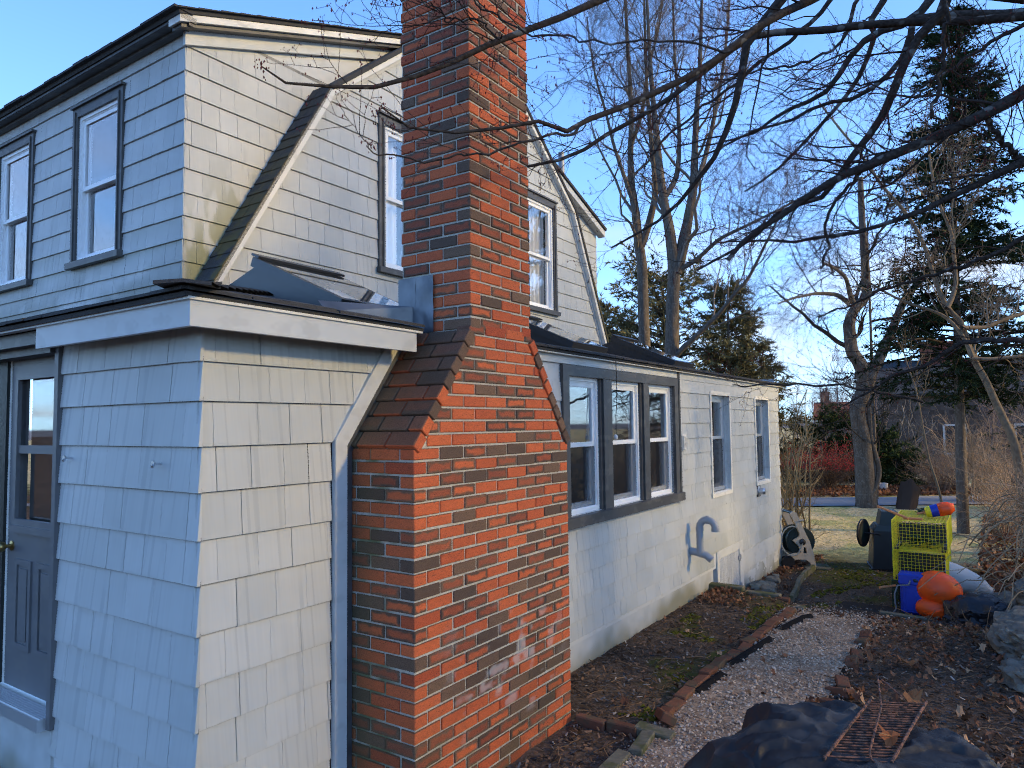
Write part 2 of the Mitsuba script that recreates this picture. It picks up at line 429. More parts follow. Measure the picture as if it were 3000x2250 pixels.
mat('m_pvc', two(prin((0.30, 0.315, 0.34), 0.4, 0.45)))
mat('m_asphalt', two({'type': 'diffuse', 'reflectance': proc(paint_fn((0.22, 0.225, 0.235), (0.30, 0.30, 0.31), 0.25))}))
mat('m_blue', two(prin((0.010, 0.035, 0.36), 0.35, 0.5)))
mat('m_black_plastic', two(prin((0.013, 0.013, 0.015), 0.4, 0.5)))
mat('m_white_buoy', two(prin((0.70, 0.66, 0.60), 0.5, 0.4)))
mat('m_yellow', two(prin((0.78, 0.66, 0.02), 0.4, 0.45)))
mat('m_green_wire', two(prin((0.015, 0.05, 0.03), 0.4, 0.45)))
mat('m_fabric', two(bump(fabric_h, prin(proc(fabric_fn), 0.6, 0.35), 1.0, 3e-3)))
mat('m_reel', two(prin((0.48, 0.40, 0.30), 0.5, 0.4)))
mat('m_roof_far', two({'type': 'diffuse', 'reflectance': rgb(0.060, 0.064, 0.068)}))
mat('m_far_brick', two({'type': 'diffuse', 'reflectance': rgb(0.23, 0.075, 0.05)}))
mat('m_buoy_stick', two(prin((0.62, 0.25, 0.10), 0.6, 0.3)))
mat('m_bark_pale', two({'type': 'diffuse', 'reflectance': proc(bark_pale_fn)}))
mat('m_charred', two({'type': 'diffuse', 'reflectance': rgb(0.075, 0.052, 0.040)}))
mat('m_black_cloth', two({'type': 'diffuse', 'reflectance': rgb(0.018, 0.017, 0.017)}))
mat('m_gap', two({'type': 'diffuse', 'reflectance': rgb(0.035, 0.034, 0.032)}))
mat('m_reel_dark', two(prin((0.018, 0.028, 0.025), 0.4, 0.45)))

# ---------------------------------------------------------------- limbs and trunks as (x, y, z, radius) in metres
OVERHEAD = [[[5.177,0.248,4.976,0.0332],[4.874,0.576,4.731,0.03],[4.602,0.85,4.556,0.0275],[4.424,0.98,4.434,0.0252],[4.252,1.104,4.278,0.023],[4.084,1.223,4.098,0.0209],[3.88,1.399,3.897,0.019],[3.646,1.617,3.721,0.0172],[3.45,1.772,3.615,0.0154],[3.342,1.793,3.525,0.0138],[3.221,1.83,3.476,0.0122],[3.113,1.842,3.484,0.0107],[2.956,1.93,3.46,0.0093],[2.783,2.046,3.403,0.0079],[2.563,2.228,3.369,0.0066],[2.448,2.252,3.368,0.0054],[2.355,2.243,3.368,0.0042],[2.271,2.219,3.367,0.0031]],[[3.248,1.742,3.477,0.0081],[3.122,1.782,3.423,0.007],[2.99,1.832,3.353,0.0061],[2.793,1.979,3.27,0.0053],[2.609,2.104,3.216,0.0046],[2.415,2.242,3.18,0.0039],[2.296,2.266,3.177,0.0032],[2.215,2.232,3.175,0.0026]],[[3.997,1.318,4.646,0.0262],[3.747,1.539,4.491,0.0232],[3.527,1.718,4.321,0.0208],[3.298,1.911,4.133,0.0185],[3.066,2.105,3.996,0.0165],[2.856,2.268,3.833,0.0146],[2.678,2.379,3.716,0.0128],[2.513,2.467,3.636,0.0111],[2.342,2.559,3.597,0.0095],[2.246,2.54,3.553,0.008],[2.129,2.553,3.513,0.0066],[1.995,2.589,3.494,0.0053],[1.906,2.557,3.479,0.004],[1.836,2.497,3.459,0.0029]],[[5.467,1.26,4.897,0.026],[5.329,1.433,4.815,0.0232],[5.217,1.576,4.666,0.0211],[5.043,1.82,4.415,0.0191],[4.855,2.081,4.212,0.0172],[4.705,2.277,4.081,0.0154],[4.568,2.453,3.961,0.0137],[4.45,2.596,3.884,0.012],[4.335,2.732,3.84,0.0103],[4.214,2.875,3.812,0.0087]],[[5.25,0.827,5.273,0.0408],[5.19,1.026,5.066,0.037],[5.147,1.204,4.843,0.0339],[5.117,1.352,4.705,0.031],[5.161,1.39,4.563,0.0282],[5.196,1.452,4.339,0.0255],[5.21,1.544,4.109,0.0228],[5.221,1.634,3.945,0.0201],[5.206,1.762,3.792,0.0175],[5.181,1.901,3.664,0.0148],[5.163,2.029,3.555,0.0121],[5.101,2.224,3.431,0.0094],[5.029,2.432,3.318,0.0067]],[[5.829,-0.028,5.213,0.0408],[5.816,0.141,4.919,0.038],[5.854,0.214,4.836,0.0357],[5.855,0.343,4.731,0.0336],[5.892,0.422,4.583,0.0315],[5.914,0.534,4.342,0.0295],[5.943,0.626,4.184,0.0274],[5.939,0.772,3.988,0.0254],[5.944,0.899,3.836,0.0234],[5.968,0.996,3.702,0.0213],[5.946,1.153,3.662,0.0193],[5.92,1.315,3.635,0.0172],[5.922,1.438,3.57,0.0151],[5.917,1.577,3.461,0.013],[5.839,1.826,3.317,0.0108],[5.8,2.014,3.219,0.0087]],[[6.964,0.016,5.842,0.0404],[6.838,0.298,5.491,0.0364],[6.795,0.437,5.341,0.0332],[6.695,0.653,5.271,0.0302],[6.654,0.782,5.197,0.0274],[6.609,0.928,5.004,0.0246],[6.599,1.019,4.846,0.0219],[6.54,1.176,4.741,0.0192],[6.464,1.356,4.677,0.0166],[6.397,1.526,4.585,0.0139],[6.343,1.674,4.504,0.0113],[6.27,1.845,4.465,0.0087],[6.141,2.102,4.411,0.0062]],[[6.721,0.433,5.292,0.0288],[6.771,0.457,5.105,0.0255],[6.782,0.531,4.998,0.0227],[6.692,0.768,4.77,0.0202],[6.67,0.888,4.712,0.0178],[6.569,1.119,4.682,0.0154],[6.469,1.36,4.569,0.013],[6.29,1.714,4.483,0.0107],[6.149,2.019,4.337,0.0084],[6.062,2.236,4.259,0.0062]],[[5.881,-0.735,4.367,0.0508],[5.784,-0.495,4.239,0.0471],[5.696,-0.27,4.111,0.0441],[5.691,-0.173,4.052,0.0412],[5.664,-0.043,3.992,0.0385],[5.605,0.136,3.91,0.0359],[5.488,0.406,3.774,0.0333],[5.395,0.637,3.676,0.0307],[5.334,0.816,3.621,0.0281],[5.308,0.945,3.549,0.0255],[5.268,1.095,3.469,0.0229],[5.215,1.266,3.384,0.0203],[5.18,1.411,3.28,0.0176],[5.149,1.556,3.12,0.015]],[[6.156,-0.747,3.989,0.0346],[6.063,-0.497,3.853,0.0312],[5.979,-0.262,3.734,0.0285],[5.952,-0.117,3.659,0.0259],[5.93,0.021,3.593,0.0234],[5.876,0.208,3.504,0.021],[5.819,0.401,3.4,0.0186],[5.777,0.567,3.351,0.0162],[5.663,0.84,3.289,0.0138],[5.512,1.164,3.274,0.0113],[5.438,1.369,3.309,0.0089],[5.341,1.61,3.308,0.0065]],[[7.056,0.39,6.103,0.0333],[6.974,0.645,5.682,0.0299],[6.974,0.749,5.547,0.0272],[7.047,0.735,5.492,0.0246],[7.086,0.786,5.308,0.0222],[7.103,0.872,5.093,0.0198],[7.049,1.07,4.834,0.0174],[6.983,1.279,4.613,0.0151],[6.929,1.467,4.446,0.0128],[6.874,1.655,4.276,0.0105],[6.798,1.872,4.136,0.0082]],[[6.5,0.713,5.765,0.0202],[6.512,0.799,5.503,0.0176],[6.537,0.857,5.331,0.0154],[6.558,0.912,5.223,0.0134],[6.498,1.092,5.1,0.0115],[6.395,1.329,5.033,0.0097],[6.229,1.654,5.004,0.0079],[6.087,1.943,5.005,0.0061]],[[5.986,0.607,5.497,0.0211],[5.858,0.903,5.21,0.0185],[5.804,1.079,5.031,0.0164],[5.733,1.279,4.863,0.0144],[5.685,1.436,4.776,0.0125],[5.578,1.694,4.554,0.0106],[5.455,1.975,4.356,0.0088],[5.351,2.232,4.099,0.007]],[[5.254,0.141,4.909,0.0177],[5.299,0.136,4.655,0.0158],[5.335,0.138,4.467,0.0143],[5.351,0.172,4.255,0.0128],[5.358,0.216,4.063,0.0115],[5.367,0.254,3.915,0.0102]],[[7.179,-0.687,2.574,0.0269],[7.02,-0.245,2.563,0.0235],[6.94,0.078,2.572,0.0208],[6.97,0.243,2.524,0.0181],[6.999,0.418,2.407,0.0155],[6.986,0.65,2.336,0.0129],[6.968,0.897,2.184,0.0103],[6.976,1.102,2.062,0.0077]],[[8.637,0.603,2.111,0.0162],[8.368,1.164,2.278,0.0136],[8.26,1.5,2.328,0.0116],[8.137,1.862,2.33,0.0096],[7.987,2.264,2.333,0.0077],[8.023,2.388,2.351,0.0058]],[[3.541,1.005,3.807,0.0061],[3.371,1.21,3.829,0.0057],[3.204,1.414,3.826,0.0054],[3.061,1.582,3.827,0.0052],[2.951,1.699,3.835,0.005],[2.838,1.82,3.86,0.0047],[2.738,1.918,3.915,0.0045],[2.667,1.972,3.976,0.0043],[2.633,1.973,4.026,0.0041]],[[2.881,1.978,3.872,0.0052],[2.799,2.024,3.92,0.0047],[2.719,2.069,3.934,0.0043],[2.637,2.121,3.927,0.0039],[2.562,2.158,3.951,0.0036],[2.503,2.171,3.98,0.0033]],[[5.519,0.4,3.782,0.0153],[5.456,0.605,3.743,0.0134],[5.423,0.782,3.551,0.0118],[5.414,0.921,3.377,0.0103],[5.493,0.929,3.196,0.0089],[5.529,0.999,3.037,0.0075]],[[8.212,-0.92,5.625,0.025],[7.988,-0.404,5.594,0.0209],[7.937,-0.135,5.46,0.0176],[7.916,0.087,5.352,0.0145],[7.821,0.429,5.142,0.0114],[7.794,0.668,4.957,0.0084]],[[6.94,-0.603,3.475,0.0238],[6.868,-0.274,3.35,0.0202],[6.862,-0.045,3.245,0.0172],[6.833,0.215,3.163,0.0144],[6.75,0.557,3.078,0.0116],[6.676,0.889,2.959,0.0088],[6.61,1.209,2.834,0.006]],[[6.232,-0.459,3.575,0.0168],[5.996,-0.243,3.722,0.0175],[5.845,-0.148,3.816,0.018],[5.694,-0.057,3.953,0.0185]]]
TREE_A = [[[17.75,7.637,2.655,0.1826],[17.695,7.607,3.749,0.1633],[17.641,7.603,4.57,0.1478],[17.552,7.578,6.102,0.1334],[17.45,7.64,6.978,0.1198],[17.395,7.661,7.58,0.1067],[17.304,7.722,8.302,0.094],[17.254,7.71,9.132,0.0816],[17.243,7.661,9.769,0.0694],[17.174,7.642,10.955,0.0575],[17.085,7.654,12.141,0.0458],[16.98,7.651,13.691,0.0342],[16.846,7.617,15.971,0.0228]],[[17.514,7.577,6.667,0.1096],[17.555,7.315,7.373,0.0926],[17.535,7.145,8.075,0.0791],[17.414,7.125,8.773,0.0666],[17.261,7.136,9.646,0.0548],[17.097,7.135,10.78,0.0436],[16.951,7.089,12.083,0.0327],[16.77,7.007,14.263,0.0222]],[[17.367,7.683,7.763,0.0639],[17.085,7.815,8.454,0.052],[16.792,7.957,9.225,0.0424],[16.523,8.054,10.076,0.0337],[16.195,8.213,11.182,0.0255],[15.937,8.252,12.448,0.0177]],[[17.258,7.676,9.405,0.0639],[17.492,7.464,10.277,0.0502],[17.661,7.31,11.53,0.0391],[17.885,7.079,12.704,0.0287],[18.044,6.908,14.268,0.0187]]]
TREE_B = [[[17.181,6.711,2.437,0.2076],[17.148,6.654,3.473,0.1856],[17.101,6.583,4.855,0.168],[17.078,6.512,5.873,0.1517],[17.005,6.547,6.582,0.1362],[16.936,6.597,7.101,0.1213],[16.835,6.676,7.794,0.1068],[16.755,6.716,8.572,0.0927],[16.684,6.741,9.35,0.0789],[16.617,6.77,10.041,0.0654],[16.531,6.792,11.078,0.052],[16.451,6.796,12.202,0.0389],[16.323,6.764,14.361,0.026]],[[17.114,6.475,5.717,0.1644],[17.199,6.26,6.578,0.1407],[17.243,6.124,7.268,0.1218],[17.273,6.01,7.949,0.1042],[17.259,5.959,8.648,0.0876],[17.244,5.884,9.597,0.0715],[17.239,5.759,10.892,0.056],[17.21,5.67,12.186,0.0408],[17.145,5.545,14.345,0.026]],[[17.27,6.031,7.785,0.0779],[17.271,5.749,8.429,0.0631],[17.239,5.498,9.235,0.0514],[17.196,5.24,10.284,0.0406],[17.121,5.012,11.486,0.0305],[16.982,4.84,13.089,0.0209]],[[17.121,6.699,3.431,0.0822],[17.097,6.339,3.786,0.071],[17.125,5.901,4.149,0.0621],[17.181,5.412,4.602,0.054],[17.16,5.044,4.997,0.0464],[17.128,4.699,5.341,0.0393],[17.066,4.38,5.845,0.0324],[16.991,4.08,6.353,0.0259],[16.937,3.743,6.926,0.0197]],[[16.866,6.648,7.62,0.0779],[17.126,6.368,8.343,0.0639],[17.209,6.33,9.251,0.0526],[17.236,6.358,10.345,0.0421],[17.222,6.408,11.804,0.032],[17.225,6.414,13.456,0.0222]],[[17.089,6.511,5.718,0.0692],[17.196,5.964,6.011,0.0554],[17.313,5.385,6.465,0.0444],[17.476,4.755,6.74,0.0344],[17.72,3.998,7.088,0.0251],[17.908,3.325,7.427,0.0163]]]
TREE_C = [[[21.739,2.931,-0.5,0.2905],[21.703,2.934,-0.013,0.2689],[21.659,2.942,0.548,0.2516],[21.613,2.948,1.157,0.2356],[21.526,3.004,1.86,0.2204],[21.475,3.044,2.216,0.2058],[21.564,2.847,2.85,0.1916],[21.494,2.894,3.403,0.1777],[21.311,3.114,3.911,0.1642],[21.259,3.127,4.548,0.1509],[21.315,3.0,4.967,0.1378],[21.486,2.703,5.385,0.1249],[21.451,2.694,5.974,0.1122],[21.416,2.698,6.442,0.0997],[21.332,2.718,7.472,0.0872],[21.26,2.711,8.595,0.075]],[[21.607,2.799,2.699,0.1687],[21.574,2.723,3.051,0.1491],[21.678,2.409,3.724,0.1334],[21.716,2.213,4.218,0.1189],[21.758,2.009,4.71,0.1052],[21.8,1.807,5.208,0.0921],[21.974,1.405,5.729,0.0794],[22.093,1.067,6.432,0.0671],[22.151,0.798,7.333,0.0551]],[[21.356,2.937,4.995,0.075],[21.016,3.044,5.382,0.0614],[20.732,3.073,5.714,0.0505],[20.351,3.255,5.949,0.0407],[19.927,3.512,6.09,0.0315]],[[21.235,3.102,5.137,0.0703],[20.757,3.429,5.369,0.0553],[20.336,3.697,5.355,0.0434],[19.823,4.114,5.235,0.0326],[19.319,4.525,5.027,0.0225]],[[21.507,2.892,-0.271,0.0742],[21.692,2.593,0.556,0.067],[21.557,2.748,1.578,0.0613],[21.534,2.757,2.416,0.0559]]]
LEAN = [[[14.918,-0.418,-0.218,0.0779],[14.837,-0.371,0.933,0.072],[14.774,-0.297,1.568,0.0673],[14.71,-0.19,1.882,0.063],[14.632,-0.066,2.238,0.0588],[14.564,0.046,2.577,0.0548],[14.461,0.205,2.96,0.0509],[14.405,0.298,3.302,0.0471],[14.377,0.355,3.581,0.0434],[14.254,0.554,3.863,0.0397],[14.152,0.702,4.339,0.036],[14.095,0.789,4.758,0.0324],[13.933,1.01,5.381,0.0289],[13.651,1.409,6.008,0.0253],[13.448,1.7,6.566,0.0218],[13.294,1.935,6.941,0.0184],[13.066,2.263,7.485,0.0149]],[[14.256,0.24,2.959,0.0346],[14.353,-0.022,2.939,0.0299],[14.527,-0.402,2.968,0.0261],[14.824,-0.965,2.983,0.0227]],[[14.144,0.352,3.479,0.0404],[14.395,0.1,3.484,0.0349],[14.76,-0.342,3.662,0.0305],[15.162,-0.837,3.84,0.0264]],[[13.993,0.545,3.799,0.0433],[14.203,0.405,4.311,0.0356],[14.287,0.429,5.041,0.0295],[14.233,0.645,5.908,0.0236],[14.275,0.717,6.789,0.018]],[[14.272,0.216,2.959,0.0375],[14.219,0.58,3.684,0.0289],[14.007,1.219,4.019,0.0218],[13.809,1.824,4.484,0.0151]]]
SAPLING = [[[12.934,0.673,0.398,0.0211],[12.898,0.696,0.694,0.0186],[12.757,0.834,1.382,0.0166],[12.7,0.88,1.763,0.0147],[12.645,0.919,2.186,0.0129],[12.591,0.968,2.493,0.0112],[12.527,1.036,2.758,0.0096],[12.451,1.108,3.15,0.0079]]]
SPRUCE = [[17.282,0.569,-0.372],[17.103,0.545,2.46],[16.676,0.387,10.198]]
# ---------------------------------------------------------------- the house
HS = thing('house', 'light grey shingled house with gambrel gable and low skylit annex behind the brick chimney', 'house')
rng = np.random.default_rng(5)
pieces = []          # every shingle of the house: (score, key, v, f, uv)
course_id = [0]


def shingles(holder, fr, region, courses, wr, seed, butt=0.015, rag=0.004):
    r = np.random.default_rng(seed)
    u0, _, u1, _ = region.bounds
    for k in range(len(courses) - 1):
        vb, vt = courses[k], courses[k + 1] + 0.018
        course_id[0] += 1
        u, m = u0 - r.uniform(0, 0.2), 0
        while u < u1:
            w = r.uniform(*wr)
            a, b = u + 0.0008, u + w - (0.0008 if r.random() < 0.5 else 0.0032)
            u += w; m += 1
            lo = vb + (r.uniform(-rag, rag) * 0.6 if r.random() < 0.35 else 0)
            pc = sbox(a, lo, b, vt).intersection(region)
            for pg in getattr(pc, 'geoms', [pc]):
                if pg.geom_type != 'Polygon' or pg.area < 4e-4: continue
                xy = np.array(pg.exterior.coords)[:-1]
                if Polygon(xy).exterior.is_ccw is False: xy = xy[::-1]
                tk = butt + r.uniform(-0.0006, 0.0006)
                fw = lambda q: 0.001 + (tk - 0.001) * np.clip((vt - q[:, 1]) / (vt - vb), 0, 1)
                n = len(xy)
                if n > 4 and abs(Polygon(xy).convex_hull.area - pg.area) > 1e-6:
                    tv, tf = trimesh.creation.triangulate_polygon(Polygon(xy), engine='earcut')
                    xy = np.asarray(tv); tf = np.asarray(tf); n = len(xy)
                    side = []
                else:
                    tf = np.array([[0, i, i + 1] for i in range(1, n - 1)])
                    side = [[i, i + n, (i + 1) % n + n, (i + 1) % n] for i in range(n)]
                front = np.column_stack([xy, fw(xy)])
                if len(side):
                    back = np.column_stack([xy, np.full(n, -0.002)])
                    # separate rim vertices so that flat shading and uv stay per face
                    v = np.vstack([front, front, back])
                    sd = np.array(side)
                    q = np.vstack([np.column_stack([sd[:, 0] + n, sd[:, 1] + n, sd[:, 2] + n]), np.column_stack([sd[:, 0] + n, sd[:, 2] + n, sd[:, 3] + n])])
                    f = np.vstack([tf, q])
                else:
                    v, f = front, tf
                uv = np.column_stack([m + 0.02 + 0.96 * np.clip((v[:, 0] - a) / max(b - a, 1e-3), 0, 1), course_id[0] + 0.02 + 0.96 * np.clip((v[:, 1] - vb) / (vt - vb), 0, 1)])
                vw = fr(v)
                c = vw.mean(0) - EYE
                d = np.linalg.norm(c); nrm = fr(np.array([[0, 0, 1.0]]))[0] - fr(np.array([[0, 0, 0.0]]))[0]
                z = c @ FWD
                vis = z > 0.3 and abs(c @ np.cross(FWD, UP)) < 0.74 * z and abs(c @ UP) < 0.56 * z
                score = (pg.area * abs(nrm @ c) / d ** 3) * (1 if vis else 1e-4)
                pieces.append((score, holder, vw, f, uv))


def wall(name, fr, poly, mat='m_trim_gray', w0=-0.03, w1=-0.001):
    k = f'{HS}__{name}'
    MB().prism(poly, w0, w1, fr).put(k, mat)
    return k


FA = frame_side(2.78)      # annex and entry side wall
FD = frame_side(5.145)     # dormer cheek
FG = frame_side(4.96)      # gable end
FE = frame_front(1.755)    # entry front
FU = frame_front(3.10)     # upper front


def dhung(fr, u0, u1, v0, v1, casing=0.085, split=0.5, cas='m_dark_trim', frame='m_vinyl', screen=True, curtain=False, sill=True, head=0.0, room=1.1, proud=0.030, recess=0.0, up=0.35):
    """double-hung window; u0..v1 is the outside of the white frame"""
    k = number(f'{HS}__window')
    if casing:
        m = MB()
        m.box(u0 - casing, u0, v0 - 0.0, v1 + casing, -0.08, proud, fr).box(u1, u1 + casing, v0 - 0.0, v1 + casing, -0.08, proud, fr)
        m.box(u0, u1, v1, v1 + casing, -0.08, proud, fr)
        m.box(u0 - casing - 0.012, u1 + casing + 0.012, v1 + casing, v1 + casing + 0.022, -0.02, proud + 0.022, fr)
        for e in (u0 - casing * 0.45, u1 + casing * 0.30): m.box(e, e + casing * 0.15, v0, v1 + casing * .6, proud, proud + 0.012, fr)
        m.put(f'{k}__casing', cas)
    if sill:
        MB().box(u0 - casing - 0.02, u1 + casing + 0.02, v0 - 0.055, v0, -0.06, proud + 0.035, fr).put(f'{k}__sill', cas)
    r = recess
    f = MB().ring(u0, u1, v0, v1, 0.032, -0.085 - r, 0.008 - r, fr)
    f.ring(u0 + 0.032, u1 - 0.032, v0 + 0.032, v1 - 0.032, 0.010, -0.085 - r, -0.004 - r, fr)
    f.put(f'{k}__frame', frame)
    a, b, c, d = u0 + 0.042, u1 - 0.042, v0 + 0.042, v1 - 0.042
    mid = c + (d - c) * split
    s = 0.038
    MB().ring(a, b, mid - 0.018, d, s, -0.036 - r, -0.010 - r, fr).put(f'{k}__sash', frame)
    MB().ring(a, b, c, mid + 0.018, s, -0.068 - r, -0.042 - r, fr).put(f'{k}__sash', frame)
    for lo, hi, w in ((mid - 0.018 + s, d - s, -0.022 - r), (c + s, mid + 0.018 - s, -0.054 - r)):
        v = fr(np.array([[a + s, lo, w], [b - s, lo, w], [b - s, hi, w], [a + s, hi, w]]))
        MB().add(v, [[0, 1, 2, 3]]).put(f'{k}__pane', 'm_glass')
    if screen:
        v = fr(np.array([[a, c, -0.012 - r], [b, c, -0.012 - r], [b, mid - 0.02, -0.012 - r], [a, mid - 0.02, -0.012 - r]]))
        MB().add(v, [[0, 1, 2, 3]]).put(f'{k}__insect_screen', 'm_screen')
    if curtain:
        n = 60
        us = np.linspace(a - 0.03, b + 0.03, n)
        w = -0.15 - r - 0.02 * np.sin(us * 70) - 0.012 * np.sin(us * 31 + 1)
        gap = np.abs(us - (a + b) / 2) > curtain
        v = np.vstack([np.column_stack([us, np.full(n, c - 0.1), w]), np.column_stack([us, np.full(n, d + 0.1), w])])
        q = [[i, i + 1, i + 1 + n, i + n] for i in range(n - 1) if gap[i]]
        MB().add(fr(v), q).put(f'{k}__curtain', 'm_curtain', smooth=True)
    # room behind: five faces, open to the window
    e, dp = (0.35 if up > 0.2 else 0.09), room
    q = np.array([[u0 - e, v0 - e, -0.1], [u1 + e, v0 - e, -0.1], [u1 + e, v1 + up, -0.1], [u0 - e, v1 + up, -0.1],
                  [u0 - e, v0 - e, -dp], [u1 + e, v0 - e, -dp], [u1 + e, v1 + up, -dp], [u0 - e, v1 + up, -dp]])
    MB().add(fr(q), [[4, 5, 6, 7], [0, 4, 7, 3], [1, 2, 6, 5], [0, 1, 5, 4], [3, 7, 6, 2]]).put(f'{k}__room', 'm_interior')
    return k


# openings -----------------------------------------------------------------
W1 = (8.36, 9.05, 1.09, 2.26)
W2 = (10.27, 10.94, 1.09, 2.25)
TRI = [(4.90, 5.48), (5.70, 6.33), (6.52, 7.15)]
TRV = (1.20, 2.315)
tri_open = sbox(4.80, TRV[0] - 0.03, 7.25, 2.40)
bulk = sbox(8.32, -0.4, 9.50, 0.38)
annex_region = Polygon([(4.2, 0.24), (11.60, 0.24), (11.60, 2.26), (4.2, 2.26)])
annex_region = annex_region.difference(tri_open.buffer(0.0)).difference(sbox(W1[0] - .05, W1[2] - .06, W1[1] + .05, W1[3] + .05)).difference(sbox(W2[0] - .05, W2[2] - .06, W2[1] + .05, W2[3] + .05)).difference(bulk)
annex_wall = Polygon([(4.0, 0.20), (11.60, 0.20), (11.60, 2.50), (4.0, 2.50)])
for q in (sbox(TRI[0][0], TRV[0], TRI[2][1], TRV[1]), sbox(*[W1[i] for i in (0, 2, 1, 3)]), sbox(*[W2[i] for i in (0, 2, 1, 3)]), sbox(8.42, 0, 9.42, 0.28)): annex_wall = annex_wall.difference(q)
k = wall('annex_wall', FA, annex_wall)
shingles(k, FA, annex_region.intersection(sbox(4.2, 0.0, 7.25, 1.2)), [0.20 + 0.178 * i for i in range(7)], (0.11, 0.30), 11, butt=0.016)
up = annex_region.difference(sbox(4.2, 0.0, 7.25, 1.268))
cs = [0.24 + 0.1685 * i for i in range(13)]
shingles(k, FA, up.intersection(sbox(7.25, 0, 11.6, 3)), cs, (0.11, 0.32), 12, butt=0.016)
shingles(k, FA, annex_region.intersection(sbox(4.0, 1.268, 4.80, 3)), [1.268 + 0.1685 * i for i in range(7)], (0.14, 0.30), 13)
m = MB()
m.box(4.0, 7.26, 2.405, 2.515, -0.001, 0.020, FA).box(7.315, 11.615, 2.395, 2.47, -0.001, 0.024, FA).box(7.315, 11.61, 2.26, 2.395, -0.001, 0.016, FA)
m.put(f'{HS}__frieze_board', 'm_trim_gray')
# far end wall, mostly out of sight
wall('end_wall', lambda p: np.stack([11.60 + p[:, 2], 2.81 + p[:, 0], p[:, 1]], 1), sbox(0, -0.35, 2.2, 2.6))
# triple window: dark surround, then three windows
TK = number(f'{HS}__triple_window')
m = MB()
m.box(4.80, 4.90, 1.17, 2.40, -0.08, 0.030, FA).box(7.15, 7.25, 1.17, 2.40, -0.08, 0.030, FA).box(4.90, 7.15, 2.315, 2.40, -0.08, 0.030, FA)
m.put(f'{TK}__casing', 'm_dark_trim')
for a, b in ((5.48, 5.70), (6.33, 6.52)):
    MB().box(a + 0.03, b - 0.03, TRV[0], TRV[1], -0.08, 0.022, FA).box(a, a + 0.03, TRV[0], TRV[1], -0.08, 0.002, FA).box(b - 0.03, b, TRV[0], TRV[1], -0.08, 0.002, FA).put(f'{TK}__mullion', 'm_dark_trim')
MB().box(7.262, 7.30, 1.12, 2.50, -0.001, 0.034, FA).put(f'{TK}__side_strip', 'm_dark_trim')
MB().box(4.78, 7.30, 1.115, 1.198, -0.08, 0.065, FA).put(f'{TK}__sill', 'm_dark_trim')
for a, b in TRI: dhung(FA, a, b, TRV[0] + 0.002, TRV[1], casing=0, sill=False, split=0.5, room=1.6, recess=0.03, up=0.10)
for w in (W1, W2):
    kk = dhung(FA, *w, casing=0, sill=False, split=0.56, room=0.9, recess=0.06, up=0.12, frame='m_aluminium')
    MB().ring(w[0] - 0.045, w[1] + 0.045, w[2] - 0.055, w[3] + 0.045, 0.045, -0.06, 0.022, FA).put(f'{kk}__trim', 'm_trim_white')
# entry -----------------------------------------------------------------------
es = Polygon([(1.755, 0.0), (2.50, 0.0), (2.50, 1.86), (2.96, 2.45), (1.755, 2.45)])
k = wall('entry_side_wall', FA, es.difference(sbox(0, 0, 0.1, 0.1)), mat='m_gap')
EC = [0.105, 0.30, 0.49, 0.68, 0.867, 1.067, 1.275, 1.46, 1.66, 1.852, 2.046, 2.216, 2.40]
shingles(k, FA, Polygon([(1.745, 0.1), (2.475, 0.1), (2.475, 1.85), (2.93, 2.43), (1.745, 2.43)]), EC, (0.13, 0.24), 21, butt=0.016, rag=0.002)
k = wall('entry_front_wall', FE, sbox(-4.00, 0.0, -2.78, 2.45))
shingles(k, FE, sbox(-4.035, 0.285, -2.752, 2.43), [0.295] + EC[2:], (0.12, 0.34), 22, butt=0.017, rag=0.003)
MB().box(-4.0, -2.80, -0.2, 0.285, -0.20, -0.015, FE).put(f'{HS}__foundation', 'm_concrete')
MB().prism(Polygon([(2.488, 0.0), (2.566, 0.0), (2.566, 1.832), (3.00, 2.43), (2.90, 2.43), (2.488, 1.865)]), 0.0, 0.028, FA).put(f'{HS}__corner_board', 'm_trim_gray')
MB().prism(Polygon([(2.565, 0.0), (2.615, 0.0), (2.615, 1.80), (3.085, 2.445), (3.02, 2.445), (2.565, 1.83)]), 0.0, 0.012, FA).box(2.57, 2.605, 0.0, 1.80, 0.012, 0.018, FA).put(f'{HS}__chimney_flashing', 'm_lead')
# entry door ------------------------------------------------------------------
FDr = frame_front(1.80)
dk = number(f'{HS}__door')
dp = sbox(-4.715, 0.50, -4.0, 2.36).difference(sbox(-4.60, 1.40, -3.92, 2.24))
MB().prism(dp, -0.045, 0.0, FDr).put(dk, 'm_door')
lab(dk, 'grey entry door with a two-part pane and two raised panels')
m = MB()
for (a, b) in ((-4.60, -4.40), (-4.33, -4.05)):
    m.ring(a, b, 0.72, 1.21, 0.03, 0.0, 0.010, FDr); m.box(a + 0.05, b - 0.05, 0.77, 1.16, 0.0, 0.008, FDr)
m.put(f'{dk}__raised_panel', 'm_door')
MB().ring(-4.62, -3.95, 1.40, 2.25, 0.035, 0.0, 0.022, FDr).box(-4.585, -3.985, 1.80, 1.845, -0.02, 0.012, FDr).put(f'{dk}__pane_frame', 'm_door')
for lo, hi, w in ((1.845, 2.215, -0.012), (1.435, 1.80, -0.026)):
    MB().add(FDr(np.array([[-4.585, lo, w], [-3.985, lo, w], [-3.985, hi, w], [-4.585, hi, w]])), [[0, 1, 2, 3]]).put(f'{dk}__pane', 'm_glass')
MB().box(-4.63, -3.95, 1.362, 1.40, 0.0, 0.03, FDr).put(f'{dk}__sill', 'm_door')


